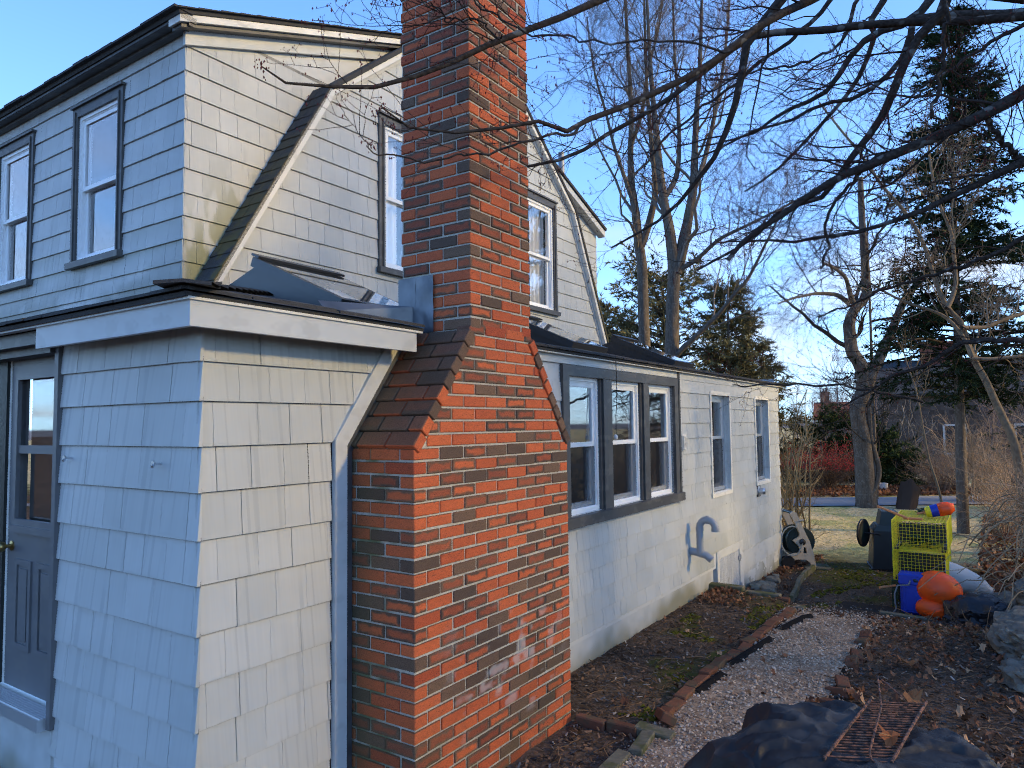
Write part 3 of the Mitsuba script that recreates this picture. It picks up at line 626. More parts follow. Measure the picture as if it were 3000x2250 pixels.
def knob(key, y, x0, z):
    m = trimesh.creation.revolve([[0.0, 0.0], [0.028, 0.0], [0.028, 0.006], [0.011, 0.012], [0.010, 0.03], [0.024, 0.040], [0.030, 0.055], [0.024, 0.068], [0.0, 0.072]], sections=20)
    m.apply_transform(rot([0, 1, 0], -90)); m.apply_translation([x0, y, z])
    MB().mesh(m).put(key, 'm_brass', smooth=50)


knob(f'{dk}__knob', 4.66, 1.80, 1.275)
q = FDr(np.array([[-4.7, 1.3, -.1], [-3.9, 1.3, -.1], [-3.9, 2.3, -.1], [-4.7, 2.3, -.1], [-4.7, 1.3, -1.2], [-3.9, 1.3, -1.2], [-3.9, 2.3, -1.2], [-4.7, 2.3, -1.2]]))
MB().add(q, [[4, 5, 6, 7], [0, 4, 7, 3], [1, 2, 6, 5], [0, 1, 5, 4], [3, 7, 6, 2]]).put(f'{dk}__room', 'm_interior')
d2 = number(f'{HS}__storm_door')
MB().box(-5.6, -4.735, 0.50, 2.36, -0.045, 0.02, FDr).put(d2, 'm_door_dark')
lab(d2, 'dark green-black door leaf left of the grey door')
MB().box(-5.5, -4.84, 0.62, 1.2, 0.02, 0.028, FDr).put(f'{d2}__panel', 'm_door_dark')
knob(f'{d2}__knob', 4.79, 1.78, 1.275)
MB().box(-4.735, -4.716, 0.50, 2.36, -0.03, 0.004, FDr).put(f'{HS}__weather_strip', 'm_trim_white')
MB().box(-4.025, -3.985, 0.42, 2.37, -0.06, 0.075, FDr).put(f'{HS}__door_jamb', 'm_door')
MB().box(-3.985, -3.94, 0.30, 2.40, -0.06, 0.02, FDr).put(f'{HS}__door_trim', 'm_trim_gray')
MB().box(-5.7, -4.02, 2.36, 2.50, -0.06, 0.03, FDr).put(f'{HS}__door_header', 'm_dark_trim')
m = MB().box(-5.7, -4.025, 0.415, 0.475, -0.06, 0.115, FDr)
for i in range(7): m.box(-5.7, -4.025, 0.475, 0.480, 0.005 + i * 0.015, 0.012 + i * 0.015, FDr)
m.put(f'{HS}__threshold', 'm_aluminium')
MB().box(-6.2, -4.0, -0.2, 0.41, -0.3, 0.06, FDr).put(f'{HS}__door_step_wall', 'm_concrete')
# upper front, dormer cheek, gable -----------------------------------------------
uw = [(-6.90, -6.08, 1.495, 2.87), (-8.60, -7.80, 1.455, 2.885)]
uw = [(-6.84, -6.13, 1.51, 2.86 + 1.93 - 1.93), (-8.52, -7.82, 1.47, 2.86)]
uw = [(a, b, c + 1.93, d + 1.93) for a, b, c, d in uw]
ureg = sbox(-12.0, 2.75, -5.135, 5.20)
sheath = sbox(-12.0, 2.6, -5.17, 5.20)
for w in uw:
    ureg = ureg.difference(sbox(w[0] - .085, w[2] - .055, w[1] + .085, w[3] + .107)); sheath = sheath.difference(sbox(w[0], w[2], w[1], w[3]))
UC = [1.93 + z for z in (0.78, 0.98, 1.155, 1.295, 1.47, 1.655, 1.835, 2.032, 2.227, 2.424, 2.62, 2.816, 3.0116, 3.25)]
k = wall('upper_front_wall', FU, sheath, mat='m_gap')
shingles(k, FU, ureg, UC, (0.09, 0.21), 31, butt=0.016, rag=0.005)
for w in uw: dhung(FU, *w, casing=0.085, split=0.5, screen=False, room=1.0)
dreg = Polygon([(3.09, 2.70), (3.09, 5.02), (5.6, 5.96), (5.4, 5.85), (4.36, 5.06), (3.05, 2.72)])
dreg = Polygon([(3.085, 2.72), (3.12, 2.90), (4.36, 5.04), (5.4, 5.87), (3.085, 5.005)])
k = wall('dormer_cheek_wall', FD, Polygon([(3.10, 2.6), (4.5, 5.0), (5.6, 5.95), (3.10, 5.03)]))
shingles(k, FD, dreg, UC, (0.10, 0.235), 32, butt=0.015, rag=0.003)
gw = [(5.10, 5.86, 3.50, 4.965), (7.66, 8.41, 3.48, 4.925)]
greg = Polygon([(3.20, 2.98), (4.40, 5.02), (6.62, 6.86), (8.84, 5.02), (9.95, 2.98)])
gsh = Polygon([(3.15, 2.6), (4.38, 5.03), (6.62, 6.88), (8.90, 5.03), (10.0, 2.6)])
for w in gw:
    greg = greg.difference(sbox(w[0] - .085, w[2] - .055, w[1] + .085, w[3] + .107)); gsh = gsh.difference(sbox(w[0], w[2], w[1], w[3]))
k = wall('gable_wall', FG, gsh)
shingles(k, FG, greg, [2.80 + 0.195 * i for i in range(22)], (0.12, 0.25), 33, butt=0.015, rag=0.003)
for w in gw: dhung(FG, *w, casing=0.085, split=0.5, screen=False, curtain=0.05, room=1.0)
# the back dormer's cheek
k = wall('rear_dormer_wall', FD, Polygon([(10.10, 2.6), (10.10, 4.98), (7.6, 5.95), (8.9, 4.9), (9.95, 2.7)]))
shingles(k, FD, Polygon([(10.10, 2.8), (10.10, 4.97), (9.0, 5.3), (9.2, 4.5), (9.98, 2.8)]), [2.80 + 0.195 * i for i in range(13)], (0.13, 0.25), 34)
# the shingles: the 300 that show largest one by one, the rest as one part
pieces.sort(key=lambda t: -t[0])
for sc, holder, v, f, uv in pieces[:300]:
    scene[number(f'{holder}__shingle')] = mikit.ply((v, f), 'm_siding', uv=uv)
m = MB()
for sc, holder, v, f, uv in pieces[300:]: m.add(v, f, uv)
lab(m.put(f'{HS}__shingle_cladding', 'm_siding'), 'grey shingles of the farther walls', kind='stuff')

# roofs -----------------------------------------------------------------------------
RF = f'{HS}__main_roof'


def slab(poly3, th):
    """a roof plane: polygon in 3-D, thickened downwards"""
    p = np.array(poly3, float); n = len(p)
    nr = np.cross(p[1] - p[0], p[2] - p[0]); nr /= np.linalg.norm(nr)
    if nr[2] < 0: p = p[::-1]; nr = -nr
    v = np.vstack([p, p - nr * th])
    f = [[0, i, i + 1] for i in range(1, n - 1)] + [[n, n + i + 1, n + i] for i in range(1, n - 1)]
    for i in range(n):
        j = (i + 1) % n
        f += [[i, i + n, j + n], [i, j + n, j]]
    return v, np.array(f)


m = MB()
m.add(*slab([(4.34, 4.86, 5.045), (6.62, 4.86, 6.92), (6.62, 12, 6.92), (4.34, 12, 5.045)], 0.04))
m.add(*slab([(6.62, 4.86, 6.92), (8.96, 4.86, 5.045), (8.96, 12, 5.045), (6.62, 12, 6.92)], 0.04))
m.add(*slab([(8.96, 4.86, 5.045), (10.06, 4.86, 2.95), (10.06, 5.3, 2.95), (8.96, 5.3, 5.045)], 0.04))
m.add(*slab([(3.12, 4.875, 2.94), (4.34, 4.875, 5.045), (4.34, 5.16, 5.045), (3.12, 5.16, 2.94)], 0.03))
m.put(RF, 'm_roof')
lab(RF, 'dark mossy gambrel roof over the gable end')
# courses of the narrow steep slope beside the dormer, one shingle tab each
d = np.array([4.34 - 3.12, 5.045 - 2.94]); L = np.linalg.norm(d); d /= L
nrm = np.array([-d[1], d[0]])
r = np.random.default_rng(3)
for i in range(18):
    s0, s1 = L * i / 18, L * (i + 1) / 18 + 0.03
    ys = [4.862, 4.862 + r.uniform(0.10, 0.2), 5.158]
    for j in range(2):
        a, b = ys[j] + 0.001, ys[j + 1] - 0.002
        t0 = 0.010 + r.uniform(0, 0.006)
        dz = r.uniform(-0.008, 0.008)
        pts = []
        for (s, t) in ((s0 + dz, 0.0), (s0 + dz, t0), (s1, 0.003), (s1, 0.0)):
            q = np.array([3.12, 2.94]) + d * s + nrm * t
            pts.append(q)
        v = np.array([[q[0], y, q[1]] for y in (a, b) for q in pts])
        f = [[0, 1, 2, 3], [4, 7, 6, 5], [0, 4, 5, 1], [1, 5, 6, 2], [2, 6, 7, 3], [3, 7, 4, 0]]
        MB().add(v, f).put(f'{RF}__shingle', 'm_roof')
# dormer roofs
DR = f'{HS}__dormer_roof'
MB().add(*slab([(2.93, 4.98, 5.115), (5.75, 4.98, 6.17), (5.75, 12, 6.17), (2.93, 12, 5.115)], 0.035)).put(DR, 'm_roof')
m = MB()
r = np.random.default_rng(8)
y = 4.97
while y < 11.5:
    w = r.uniform(0.15, 0.32)
    m.box(2.905 - r.uniform(0, 0.012), 3.05, y + 0.002, y + w - 0.002, 5.112, 5.126 + r.uniform(0, 0.012)); y += w
x = 2.92
while x < 5.7:
    w = r.uniform(0.13, 0.2); z = 5.115 + 0.374 * (x - 2.93)
    v = np.array([[x + dx, yy, z + 0.374 * dx + dz] for dx in (0, w - 0.004) for yy in (4.955 - r.uniform(0, .006), 5.1) for dz in (-0.002, 0.012 if dx == 0 else 0.006)])
    m.add(v, [[0, 1, 3, 2], [4, 6, 7, 5], [0, 4, 5, 1], [2, 3, 7, 6], [0, 2, 6, 4], [1, 5, 7, 3]]); x += w
lab(m.put(f'{DR}__shingle_edge', 'm_roof'), None, kind='stuff')
sl = lambda x0, x1, z0, th: Polygon([(x0, z0), (x1, z0 + 0.374 * (x1 - x0)), (x1, z0 + 0.374 * (x1 - x0) - th), (x0, z0 - th)])
FR = frame_side(5.145)
MB().prism(sl(2.95, 5.72, 5.082, 0.055), 0.0, 0.155, FR).put(f'{DR}__rake_trim', 'm_trim_white')
MB().prism(sl(2.98, 5.7, 5.035, 0.03), 0.0, 0.125, FR).put(f'{DR}__soffit', 'm_dark_trim')
MB().prism(sl(3.06, 5.6, 5.035, 0.11), 0.015, 0.045, FR).put(f'{DR}__rake_board', 'm_trim_gray')
MB().box(2.955, 3.085, 4.99, 11.5, 5.06, 5.10).box(3.03, 3.085, 5.0, 11.5, 5.035, 5.06).put(f'{DR}__eave_board', 'm_dark_trim')
MB().add(*slab([(10.22, 5.0, 5.06), (7.6, 5.0, 6.04), (7.6, 12, 6.04), (10.22, 12, 5.06)], 0.04)).put(f'{HS}__rear_dormer_roof', 'm_roof')
MB().prism(Polygon([(10.2, 5.02), (8.7, 5.58), (8.7, 5.48), (10.2, 4.92)]), 0.0, 0.12, FR).put(f'{HS}__rear_rake_board', 'm_trim_gray')
# gable rake boards (both slopes, left and right)
rk = [(3.10, 2.93), (4.33, 5.02), (6.62, 6.89), (8.95, 5.02), (10.03, 2.93)]


def strip(pts, t0, t1):
    out = []
    for (a, b) in zip(pts[:-1], pts[1:]):
        a, b = np.array(a), np.array(b); n = np.array([(b - a)[1], -(b - a)[0]]); n /= np.linalg.norm(n)
        out.append(Polygon([a + n * t0, b + n * t0, b + n * t1, a + n * t1]))
    return out


for i, pg in enumerate(strip(rk, 0.010, 0.070)):
    MB().prism(pg, -0.02 + 0.001 * i, 0.085, FG).put(f'{HS}__rake_board', 'm_trim_white')
for i, pg in enumerate(strip(rk, 0.070, 0.105)):
    MB().prism(pg, -0.0, 0.024 + 0.001 * i, FG).put(f'{HS}__rake_fascia', 'm_trim_gray')
# annex roof: low slope all round the corner
AR = f'{HS}__annex_roof'
zr = lambda x, y: 2.468 + 0.24 * (min(x - 1.58, y - 2.60))
pt = lambda x, y: (x, y, 2.468 + 0.24 * min(x - 1.57, y - 2.59))
m = MB()
m.add(*slab([(1.57, 2.59, 2.468), (1.57, 12, 2.468), (3.12, 12, 2.84), (3.12, 4.14, 2.84)], 0.02))
m.add(*slab([(1.57, 2.59, 2.468), (3.12, 4.14, 2.84), (3.12, 4.98, 3.042), (3.02, 4.98, 3.042), (3.0, 2.59, 2.468)], 0.02) if False else slab([(1.57, 2.59, 2.468), (2.98, 2.59, 2.468), (3.3, 4.98, 3.042), (3.12, 4.98, 3.042), (3.12, 4.14, 2.84)], 0.02))
m.add(*slab([(2.98, 2.59, 2.468), (3.08, 2.88, 2.5376), (3.72, 2.88, 2.5376), (11.68, 2.88, 2.5376), (11.68, 4.98, 3.042), (3.3, 4.98, 3.042)], 0.02))
m.add(*slab([(3.72, 2.705, 2.4956), (11.69, 2.705, 2.4956), (11.69, 2.90, 2.5424), (3.72, 2.90, 2.5424)], 0.02))
m.put(AR, 'm_roof')
lab(AR, 'low dark shingled annex roof carrying the skylights')
m = MB(); r = np.random.default_rng(4)


def eave_tabs(p0, p1, inward, key):
    p0, p1, inward = np.array(p0), np.array(p1), np.array(inward); L = np.linalg.norm(p1 - p0); e = (p1 - p0) / L; s = 0.0
    while s < L:
        w = min(r.uniform(0.14, 0.30), L - s)
        for lay in range(2):
            o = -0.012 - r.uniform(0, 0.012) + lay * 0.02
            z0 = 0.004 + lay * 0.009; z1 = z0 + 0.009 + r.uniform(0, 0.005)
            a = p0 + e * (s + 0.002) + inward * o; b = p0 + e * (s + w - 0.002) + inward * o
            v = [q + inward * k * 0.16 + np.array([0, 0, 0.24 * (k * 0.16 + 0) + z]) for q in (a, b) for k in (0, 1) for z in (z0, z1)]
            m.add(v, [[0, 1, 3, 2], [4, 6, 7, 5], [0, 4, 5, 1], [2, 3, 7, 6], [0, 2, 6, 4], [1, 5, 7, 3]])
        s += w


eave_tabs((1.57, 2.59, 2.468), (2.97, 2.59, 2.468), (0, 1, 0), 'a')
eave_tabs((1.57, 2.59, 2.468), (1.57, 9.0, 2.468), (1, 0, 0), 'b')
eave_tabs((3.74, 2.705, 2.4956), (11.69, 2.705, 2.4956), (0, 1, 0), 'c')
for i in range(10):      # thick hip cap at the corner, one bent shingle over the next
    s = -0.03 + i * 0.115
    v = []
    for o, h in ((0.0, 0.030), (0.19, 0.014)):
        for w_ in (-0.075, 0.0, 0.075):
            for th in (0.0, 0.014):
                q = np.array([1.57 + s + o + w_, 2.59 + s + o - w_])
                v.append([*q, 2.468 + 0.24 * (min(q[0] - 1.57, q[1] - 2.59)) * (1 if s + o > 0.1 else 0.6) + h + th])
    q = []
    for j in range(2):
        a = j * 2
        q += [[a, a + 2, a + 8, a + 6], [a + 1, a + 7, a + 9, a + 3], [a, a + 1, a + 3, a + 2], [a + 6, a + 8, a + 9, a + 7]]
    m.add(np.array(v), q)
lab(m.put(f'{AR}__shingle_edge', 'm_roof'), None, kind='stuff')
# fascia
MB().box(1.60, 2.935, 2.605, 2.63, 2.335, 2.440).put(f'{HS}__fascia', 'm_trim_gray')
MB().box(1.60, 1.625, 2.63, 3.94, 2.335, 2.440).put(f'{HS}__fascia', 'm_trim_gray')
MB().box(1.585, 2.975, 2.594, 2.63, 2.440, 2.466).put(f'{HS}__drip_trim', 'm_trim_white')
MB().box(1.585, 1.625, 2.63, 9.0, 2.440, 2.466).put(f'{HS}__drip_trim', 'm_trim_gray')
MB().box(1.625, 2.93, 2.63, 2.76, 2.400, 2.425).box(1.625, 1.73, 2.76, 4.0, 2.400, 2.425).put(f'{HS}__soffit', 'm_dark_trim')
MB().box(1.64, 1.80, 3.945, 9.0, 2.37, 2.438).box(1.70, 1.80, 4.02, 9.0, 2.33, 2.37).put(f'{HS}__porch_beam', 'm_dark_trim')
MB().box(3.74, 11.675, 2.715, 2.75, 2.468, 2.4925).put(f'{HS}__drip_trim', 'm_trim_white')
MB().box(4.0, 11.62, 2.752, 2.775, 2.475, 2.498).put(f'{HS}__soffit', 'm_dark_trim')
# chimney flashing on the roof: folded lead and a cricket
m = MB()
n = 14
gy, gz = np.meshgrid(np.linspace(2.605, 2.872, n), np.linspace(2.46, 2.79, n), indexing='ij')
cut = (gz < 2.47 + 0.24 * np.clip(gy - 2.6, 0, 1) - 0.02)
bx = 3.082 - 0.006 * meshkit.noise(np.stack([gy * 22, gz * 22, gy * 0], -1), 4) - 0.002
v = np.stack([bx, gy, gz], -1).reshape(-1, 3)
f = [[i * n + j, i * n + j + 1, (i + 1) * n + j + 1, (i + 1) * n + j] for i in range(n - 1) for j in range(n - 1)]
m.add(v, f)
m.box(3.076, 3.082, 2.74, 2.872, 2.62, 2.785)
m.put(f'{HS}__lead_flashing', 'm_lead', smooth=40)
m = MB()
v = np.array([[2.62, 2.98, 2.56], [3.08, 2.76, 2.51], [3.08, 2.76, 2.62], [2.60, 3.02, 2.62], [3.4, 3.3, 2.70]])
m.add(v, [[0, 1, 2], [0, 2, 3], [3, 2, 4]])
m.put(f'{HS}__cricket_flashing', 'm_lead')
# skylights
def skylight(x0, x1, label, gl=None):
    k = number(f'{HS}__skylight')
    lab(k, label)
    yl, yh, zl, zh = 3.551, 4.45, 2.787, 3.185
    rz = lambda y: 2.468 + 0.24 * (y - 2.59)
    m = MB()
    for x in (x0, x1 - 0.02):       # curb sides
        pts = [(yl, rz(yl)), (yl, zl - 0.06), (yh, zh - 0.06), (yh + 0.38, rz(yh + 0.38))]
        v = np.array([[xx, y, z] for xx in (x, x + 0.02) for (y, z) in pts])
        m.add(v, [[0, 1, 2, 3], [4, 7, 6, 5], [0, 4, 5, 1], [1, 5, 6, 2], [2, 6, 7, 3]])
    m.add(np.array([[x0, yl, rz(yl)], [x1, yl, rz(yl)], [x1, yl, zl - .06], [x0, yl, zl - .06]]), [[0, 1, 2, 3]])
    v = np.array([[x0, yh, zh - .06], [x1, yh, zh - .06], [x1, yh + .38, rz(yh + .38)], [x0, yh + .38, rz(yh + .38)]])
    m.add(v, [[0, 1, 2, 3]])
    m.put(f'{k}__curb', 'm_black_metal')
    e = np.array([0, yh - yl, zh - zl]); Ls = np.linalg.norm(e); e /= Ls; nn = np.array([0, -e[2], e[1]])
    fr = lambda p: np.array([x0, yl, zl]) + np.outer(p[:, 0], [1, 0, 0]) + np.outer(p[:, 1], e) + np.outer(p[:, 2], nn)
    W = x1 - x0
    MB().ring(-0.02, W + 0.02, -0.03, Ls + 0.02, 0.055, -0.075, -0.002, fr).box(-0.03, W + .03, Ls - 0.06, Ls + 0.03, 0.004, 0.022, fr).put(f'{k}__frame', 'm_black_metal')
    a = fr(np.array([[0.02, 0.012, 0.001], [W - 0.02, 0.012, 0.001], [W - 0.02, Ls - 0.07, 0.001], [0.02, Ls - 0.07, 0.001]]))
    MB().add(a, [[0, 1, 2, 3]]).put(f'{k}__pane', 'm_glass')
    b = a - [0, 0, 0.12]
    MB().add(b, [[0, 1, 2, 3]]).put(f'{k}__shaft', 'm_curtain')


skylight(3.255, 4.03, 'tilted black skylight left of the chimney')
skylight(6.40, 7.16, 'tilted black skylight right of the chimney')
skylight(9.24, 9.95, 'tilted black skylight farthest along the annex roof')
MB().tube([(9.6, 5.47, 5.0), (9.6, 5.47, 6.22)], 0.05, 12).put(f'{HS}__vent_pipe', 'm_pvc', smooth=40)
# foundation, bulkhead door
fp = sbox(4.0, -0.6, 8.32, 0.20).union(sbox(9.50, -0.6, 11.58, 0.24))
MB().prism(fp, -0.2, -0.004, FA).put(f'{HS}__foundation', 'm_concrete')
m = MB()
for i in range(3): m.box(9.50, 11.59, -0.02 + 0.0, 0.235, -0.003, 0.010 + 0.002 * i, FA) if i == 0 else None
m.put(f'{HS}__foundation_board', 'm_trim_gray')
MB().box(8.2, 9.7, -0.6, 0.3, -0.5, -0.3, FA).put(f'{HS}__bulkhead_recess', 'm_interior')
bk = number(f'{HS}__bulkhead_door')
lab(bk, 'small weathered plank door low in the annex wall')
r = np.random.default_rng(14)
u = 8.52
while u < 9.32:
    w = min(r.uniform(0.07, 0.13), 9.33 - u)
    MB().cbox((u + 0.002, -0.34, -0.03), (u + w - 0.002, 0.28 + r.uniform(-.004, .004), 0.006 + r.uniform(0, 0.004)), 0.003, FA).put(f'{bk}__plank', 'm_planks'); u += w
MB().box(8.44, 8.52, -0.34, 0.30, -0.05, 0.012, FA).box(9.335, 9.49, -0.34, 0.30, -0.05, 0.014, FA).box(8.44, 9.5, 0.30, 0.385, -0.05, 0.012, FA).put(f'{bk}__frame', 'm_trim_gray')
for z in (-0.2, 0.16): MB().box(9.28, 9.40, z, z + 0.05, 0.012, 0.02, FA).box(9.325, 9.34, z - 0.02, z + 0.07, 0.02, 0.027, FA).put(f'{bk}__hinge', 'm_pvc')
# small wall fittings, each a thing screwed to the wall
vt = thing('pipe_vent', 'grey plastic vent pipe bent like a cane on the annex wall', 'pipe')
y1 = 2.66
MB().tube([(7.55, 2.80, 0.545), (7.55, 2.70, 0.53), (7.56, 2.60, 0.505), (7.565, 2.54, 0.46)], 0.040, 14).put(f'{vt}__outlet', 'm_pvc', smooth=40)
ar = [(7.55, y1, 0.52), (7.55, y1, 0.80)] + [(7.55, y1 - 0.085 + 0.085 * math.cos(a), 0.80 + 0.085 * math.sin(a)) for a in np.linspace(0.2, math.pi, 12)] + [(7.55, y1 - 0.17, 0.765)]
MB().tube(ar, 0.038, 14).put(f'{vt}__stem', 'm_pvc', smooth=40)
m = MB()
m.tube([(7.55, y1, 0.765), (7.55, y1, 0.80)], 0.043, 14); m.tube([(7.55, y1 - 0.17, 0.765), (7.55, y1 - 0.17, 0.80)], 0.043, 14); m.tube([(7.55, y1, 0.53), (7.55, y1, 0.56)], 0.043, 14)
m.tube([(7.55, y1 - 0.085, 0.842), (7.55, y1 - 0.085, 0.928)], 0.018, 8)
m.put(f'{vt}__collar', 'm_pvc', smooth=40)
oc = thing('outlet_cover', 'beige weatherproof outlet cover on the wall right of the triple window', 'outlet')
MB().cbox((7.34, 1.625, 0.010), (7.44, 1.80, 0.035), 0.006, FA).put(f'{oc}__box', 'm_trim_white')
MB().ring(7.352, 7.43, 1.64, 1.785, 0.012, 0.035, 0.045, FA).put(f'{oc}__lid', 'm_trim_white')
ex = thing('exhaust_cap', 'round metal exhaust cap on the annex wall below the last window', 'vent')
m = trimesh.creation.revolve([[0, 0], [0.075, 0], [0.075, 0.012], [0.045, 0.018], [0.045, 0.07], [0.05, 0.075], [0.035, 0.10], [0.0, 0.105]], sections=24)
m.apply_transform(rot([1, 0, 0], 90)); m.apply_translation([10.33, 2.775, 0.955])
MB().mesh(m).put(f'{ex}__cap', 'm_aluminium', smooth=40)
m = MB(); m.ring(10.25, 10.41, 0.875, 1.035, 0.016, 0.008, 0.016, FA).put(f'{ex}__flange', 'm_black_plastic')
sc_ = thing('string_light', 'thin black cable with a small white bulb hanging from the annex eave', 'string light')
MB().tube([(5.62, 2.69, 2.47), (5.625, 2.688, 2.3), (5.62, 2.69, 2.1), (5.60, 2.69, 2.0), (5.60, 2.69, 1.84)], 0.0035, 5).put(f'{sc_}__cable', 'm_black_plastic')
m = trimesh.creation.icosphere(2, 0.018); m.apply_scale([1, 1, 1.5]); m.apply_translation([5.59, 2.69, 1.81])
MB().mesh(m).put(f'{sc_}__bulb', 'm_white_buoy', smooth=True)
for i, (y, z) in enumerate(((3.865, 1.787), (3.05, 1.776))):
    t = thing('wall_screw', ('bent screw sticking out of the entry shingles nearer the door', 'bent screw sticking out of the entry shingles nearer the corner')[i], 'screw')
    MB().tube([(1.76, y, z), (1.715, y, z)], 0.004, 6).tube([(1.715, y, z), (1.708, y, z)], 0.014, 8).tube([(1.715, y, z), (1.70, y - 0.012, z - 0.012)], 0.006, 6).put(t, 'm_aluminium')
# ---------------------------------------------------------------- the chimney, brick by brick (a part of the house)
CH = f'{HS}__chimney'
BL, BH, JT = 0.1937, 0.0572, 0.0095
UN = 0.2032
CO = 0.0677
X0, X1, Y0 = 2.62, 4.145, 2.346
Yb = 2.79
UX0, UX1, UYb = 3.09, 3.70, 2.862
Z0 = -0.10 + 0.0
ZS = 1.817           # foot of the shoulders
ZT = 2.46            # top of the shoulders
bricks = []
rb = np.random.default_rng(77)
bid = [0]


def brick_piece(x0, x1, y0, y1, z0, z1):
    bid[0] += 1
    j = 0.0012
    lo = np.array([x0, y0, z0]) + rb.normal(0, j, 3); hi = np.array([x1, y1, z1]) + rb.normal(0, j, 3)
    v, f, uv = cbox_mesh(lo, hi, 0.0035, (bid[0] % 97 + 1, bid[0] // 97 + 3))
    bricks.append((v, f, uv))


def course(x0, x1, y0, yb, zb, odd):
    z0, z1 = zb, zb + BH
    n = int(round((x1 - x0) / UN * 2)) / 2
    d = 0.0921
    # front
    if not odd:
        k = 0
        while k < n - 0.25:
            w = BL if n - k >= 1 else 0.0921
            brick_piece(x0 + k * UN, min(x0 + k * UN + w, x1 - 0.0), y0, y0 + d, z0, z1); k += 1
        s = y0 + 0.1016
        ends = [x0]
        if abs(n - round(n)) < 0.1: ends.append(x1 - d)
        for e in ends:
            t = y0 + 0.1016
            while t < yb - 0.03:
                brick_piece(e, e + d, t, min(t + BL, yb), z0, z1); t += UN
        if len(ends) == 1:
            t = y0 + UN
            while t < yb - 0.03: brick_piece(x1 - d, x1, t, min(t + BL, yb), z0, z1); t += UN
    else:
        t = y0
        while t < yb - 0.03:
            brick_piece(x0, x0 + d, t, min(t + BL, yb), z0, z1); t += UN
        k = 0.5
        while k < n - 0.25:
            last = n - k < 1
            w = 0.0921 if last else BL
            if not last: brick_piece(x0 + k * UN, x0 + k * UN + w, y0, y0 + d, z0, z1)
            k += 1
        t = y0 if n - (k - 1) < 0.9 else y0 + 0.1016
        while t < yb - 0.03: brick_piece(x1 - d, x1, t, min(t + BL, yb), z0, z1); t += UN


nlow = int(round((ZS - Z0) / CO))
for i in range(nlow):
    course(X0, X1, Y0, Yb, ZS - (i + 1) * CO + JT, i % 2 == 1)
nup = 46
for i in range(nup):
    course(UX0, UX1, Y0, UYb, ZT + i * CO + JT * 0.6, i % 2 == 0)
# front face between the shoulders: courses cut along the slopes
tr = Polygon([(X0 + 0.075, ZS), (X1 - 0.075, ZS), (UX1 - 0.015, ZT + 0.045), (UX0 + 0.015, ZT + 0.045)])
i = 0
zz = ZS + JT
while zz < ZT + 0.03:
    o = (UN / 2 if i % 2 == 0 else 0)
    k = -1
    while X0 + k * UN + o < X1:
        a = X0 + k * UN + o
        pg = sbox(a, zz, a + BL, min(zz + BH, ZT + 0.04)).intersection(tr)
        if pg.geom_type == 'Polygon' and pg.area > 4e-4:
            xy = np.array(pg.exterior.coords)[:-1]
            if not pg.exterior.is_ccw: xy = xy[::-1]
            n = len(xy); bid[0] += 1
            cx = xy.mean(0); ch = 0.0035
            ins = cx + (xy - cx) * (1 - ch / 0.03)
            ins = xy + np.clip(cx - xy, -ch, ch)
            fr_ = np.column_stack([ins[:, 0], np.full(n, Y0), ins[:, 1]]); rim = np.column_stack([xy[:, 0], np.full(n, Y0 + ch), xy[:, 1]]); bk_ = np.column_stack([xy[:, 0], np.full(n, Y0 + 0.09), xy[:, 1]])
            v = np.vstack([fr_, rim, bk_])
            f = [[0, q, q + 1] for q in range(1, n - 1)]
            for q in range(n):
                p = (q + 1) % n
                f += [[q, q + n, p + n], [q, p + n, p], [q + n, q + 2 * n, p + 2 * n], [q + n, p + 2 * n, p + n]]
            ub = np.column_stack([(xy[:, 0] - a) / BL, (xy[:, 1] - zz) / BH]).clip(0.01, 0.99)
            uv = np.vstack([ub, ub, ub]) + [bid[0] % 97 + 1, bid[0] // 97 + 3]
            bricks.append((v, np.array(f), uv))
        k += 1
    zz += CO; i += 1
# the shoulders: eight stepped courses laid on each slope
for side in (0, 1):
    A = np.array([X0 - 0.012, ZS + 0.012]) if side == 0 else np.array([X1 + 0.012, ZS + 0.012])
    B = np.array([UX0 - 0.012, ZT + 0.005]) if side == 0 else np.array([UX1 + 0.012, ZT + 0.005])
    e = (B - A); L = np.linalg.norm(e); e /= L
    nn = np.array([-e[1], e[0]]) if side == 0 else np.array([e[1], -e[0]])
    for c in range(8):
        s0 = L * c / 8
        ang = math.radians(-3 if side == 0 else 3)
        t = Y0 - 0.012 - (0 if c % 2 == 0 else 0.0)
        first = True
        while t < Yb + 0.02:
            w = BL if not (first and c % 2) else 0.0921
            y1 = min(t + w, Yb + 0.03)
            bid[0] += 1
            v, f, uv = cbox_mesh((0, t, -0.057), (L / 8 - 0.008, y1, 0.004), 0.0045, (bid[0] % 97 + 1, bid[0] // 97 + 3))
            uv = uv.copy()
            fl = np.floor(uv); uv = fl + np.column_stack([np.clip((v[:, 1] - t) / (y1 - t), .01, .99), np.clip(v[:, 0] / (L / 8), .01, .99)])
            ca, sa = math.cos(ang), math.sin(ang)
            sx, sn = v[:, 0] * ca - v[:, 2] * sa * (1 if side == 0 else -1), v[:, 0] * sa * (1 if side == 0 else -1) + v[:, 2] * ca
            P2 = A[None] + np.outer(s0 + sx, e) + np.outer(sn + 0.002, nn)
            v3 = np.column_stack([P2[:, 0], v[:, 1], P2[:, 1]])
            if side == 1: f = f[:, ::-1]
            bricks.append((v3, f, uv)); t += w + JT; first = False
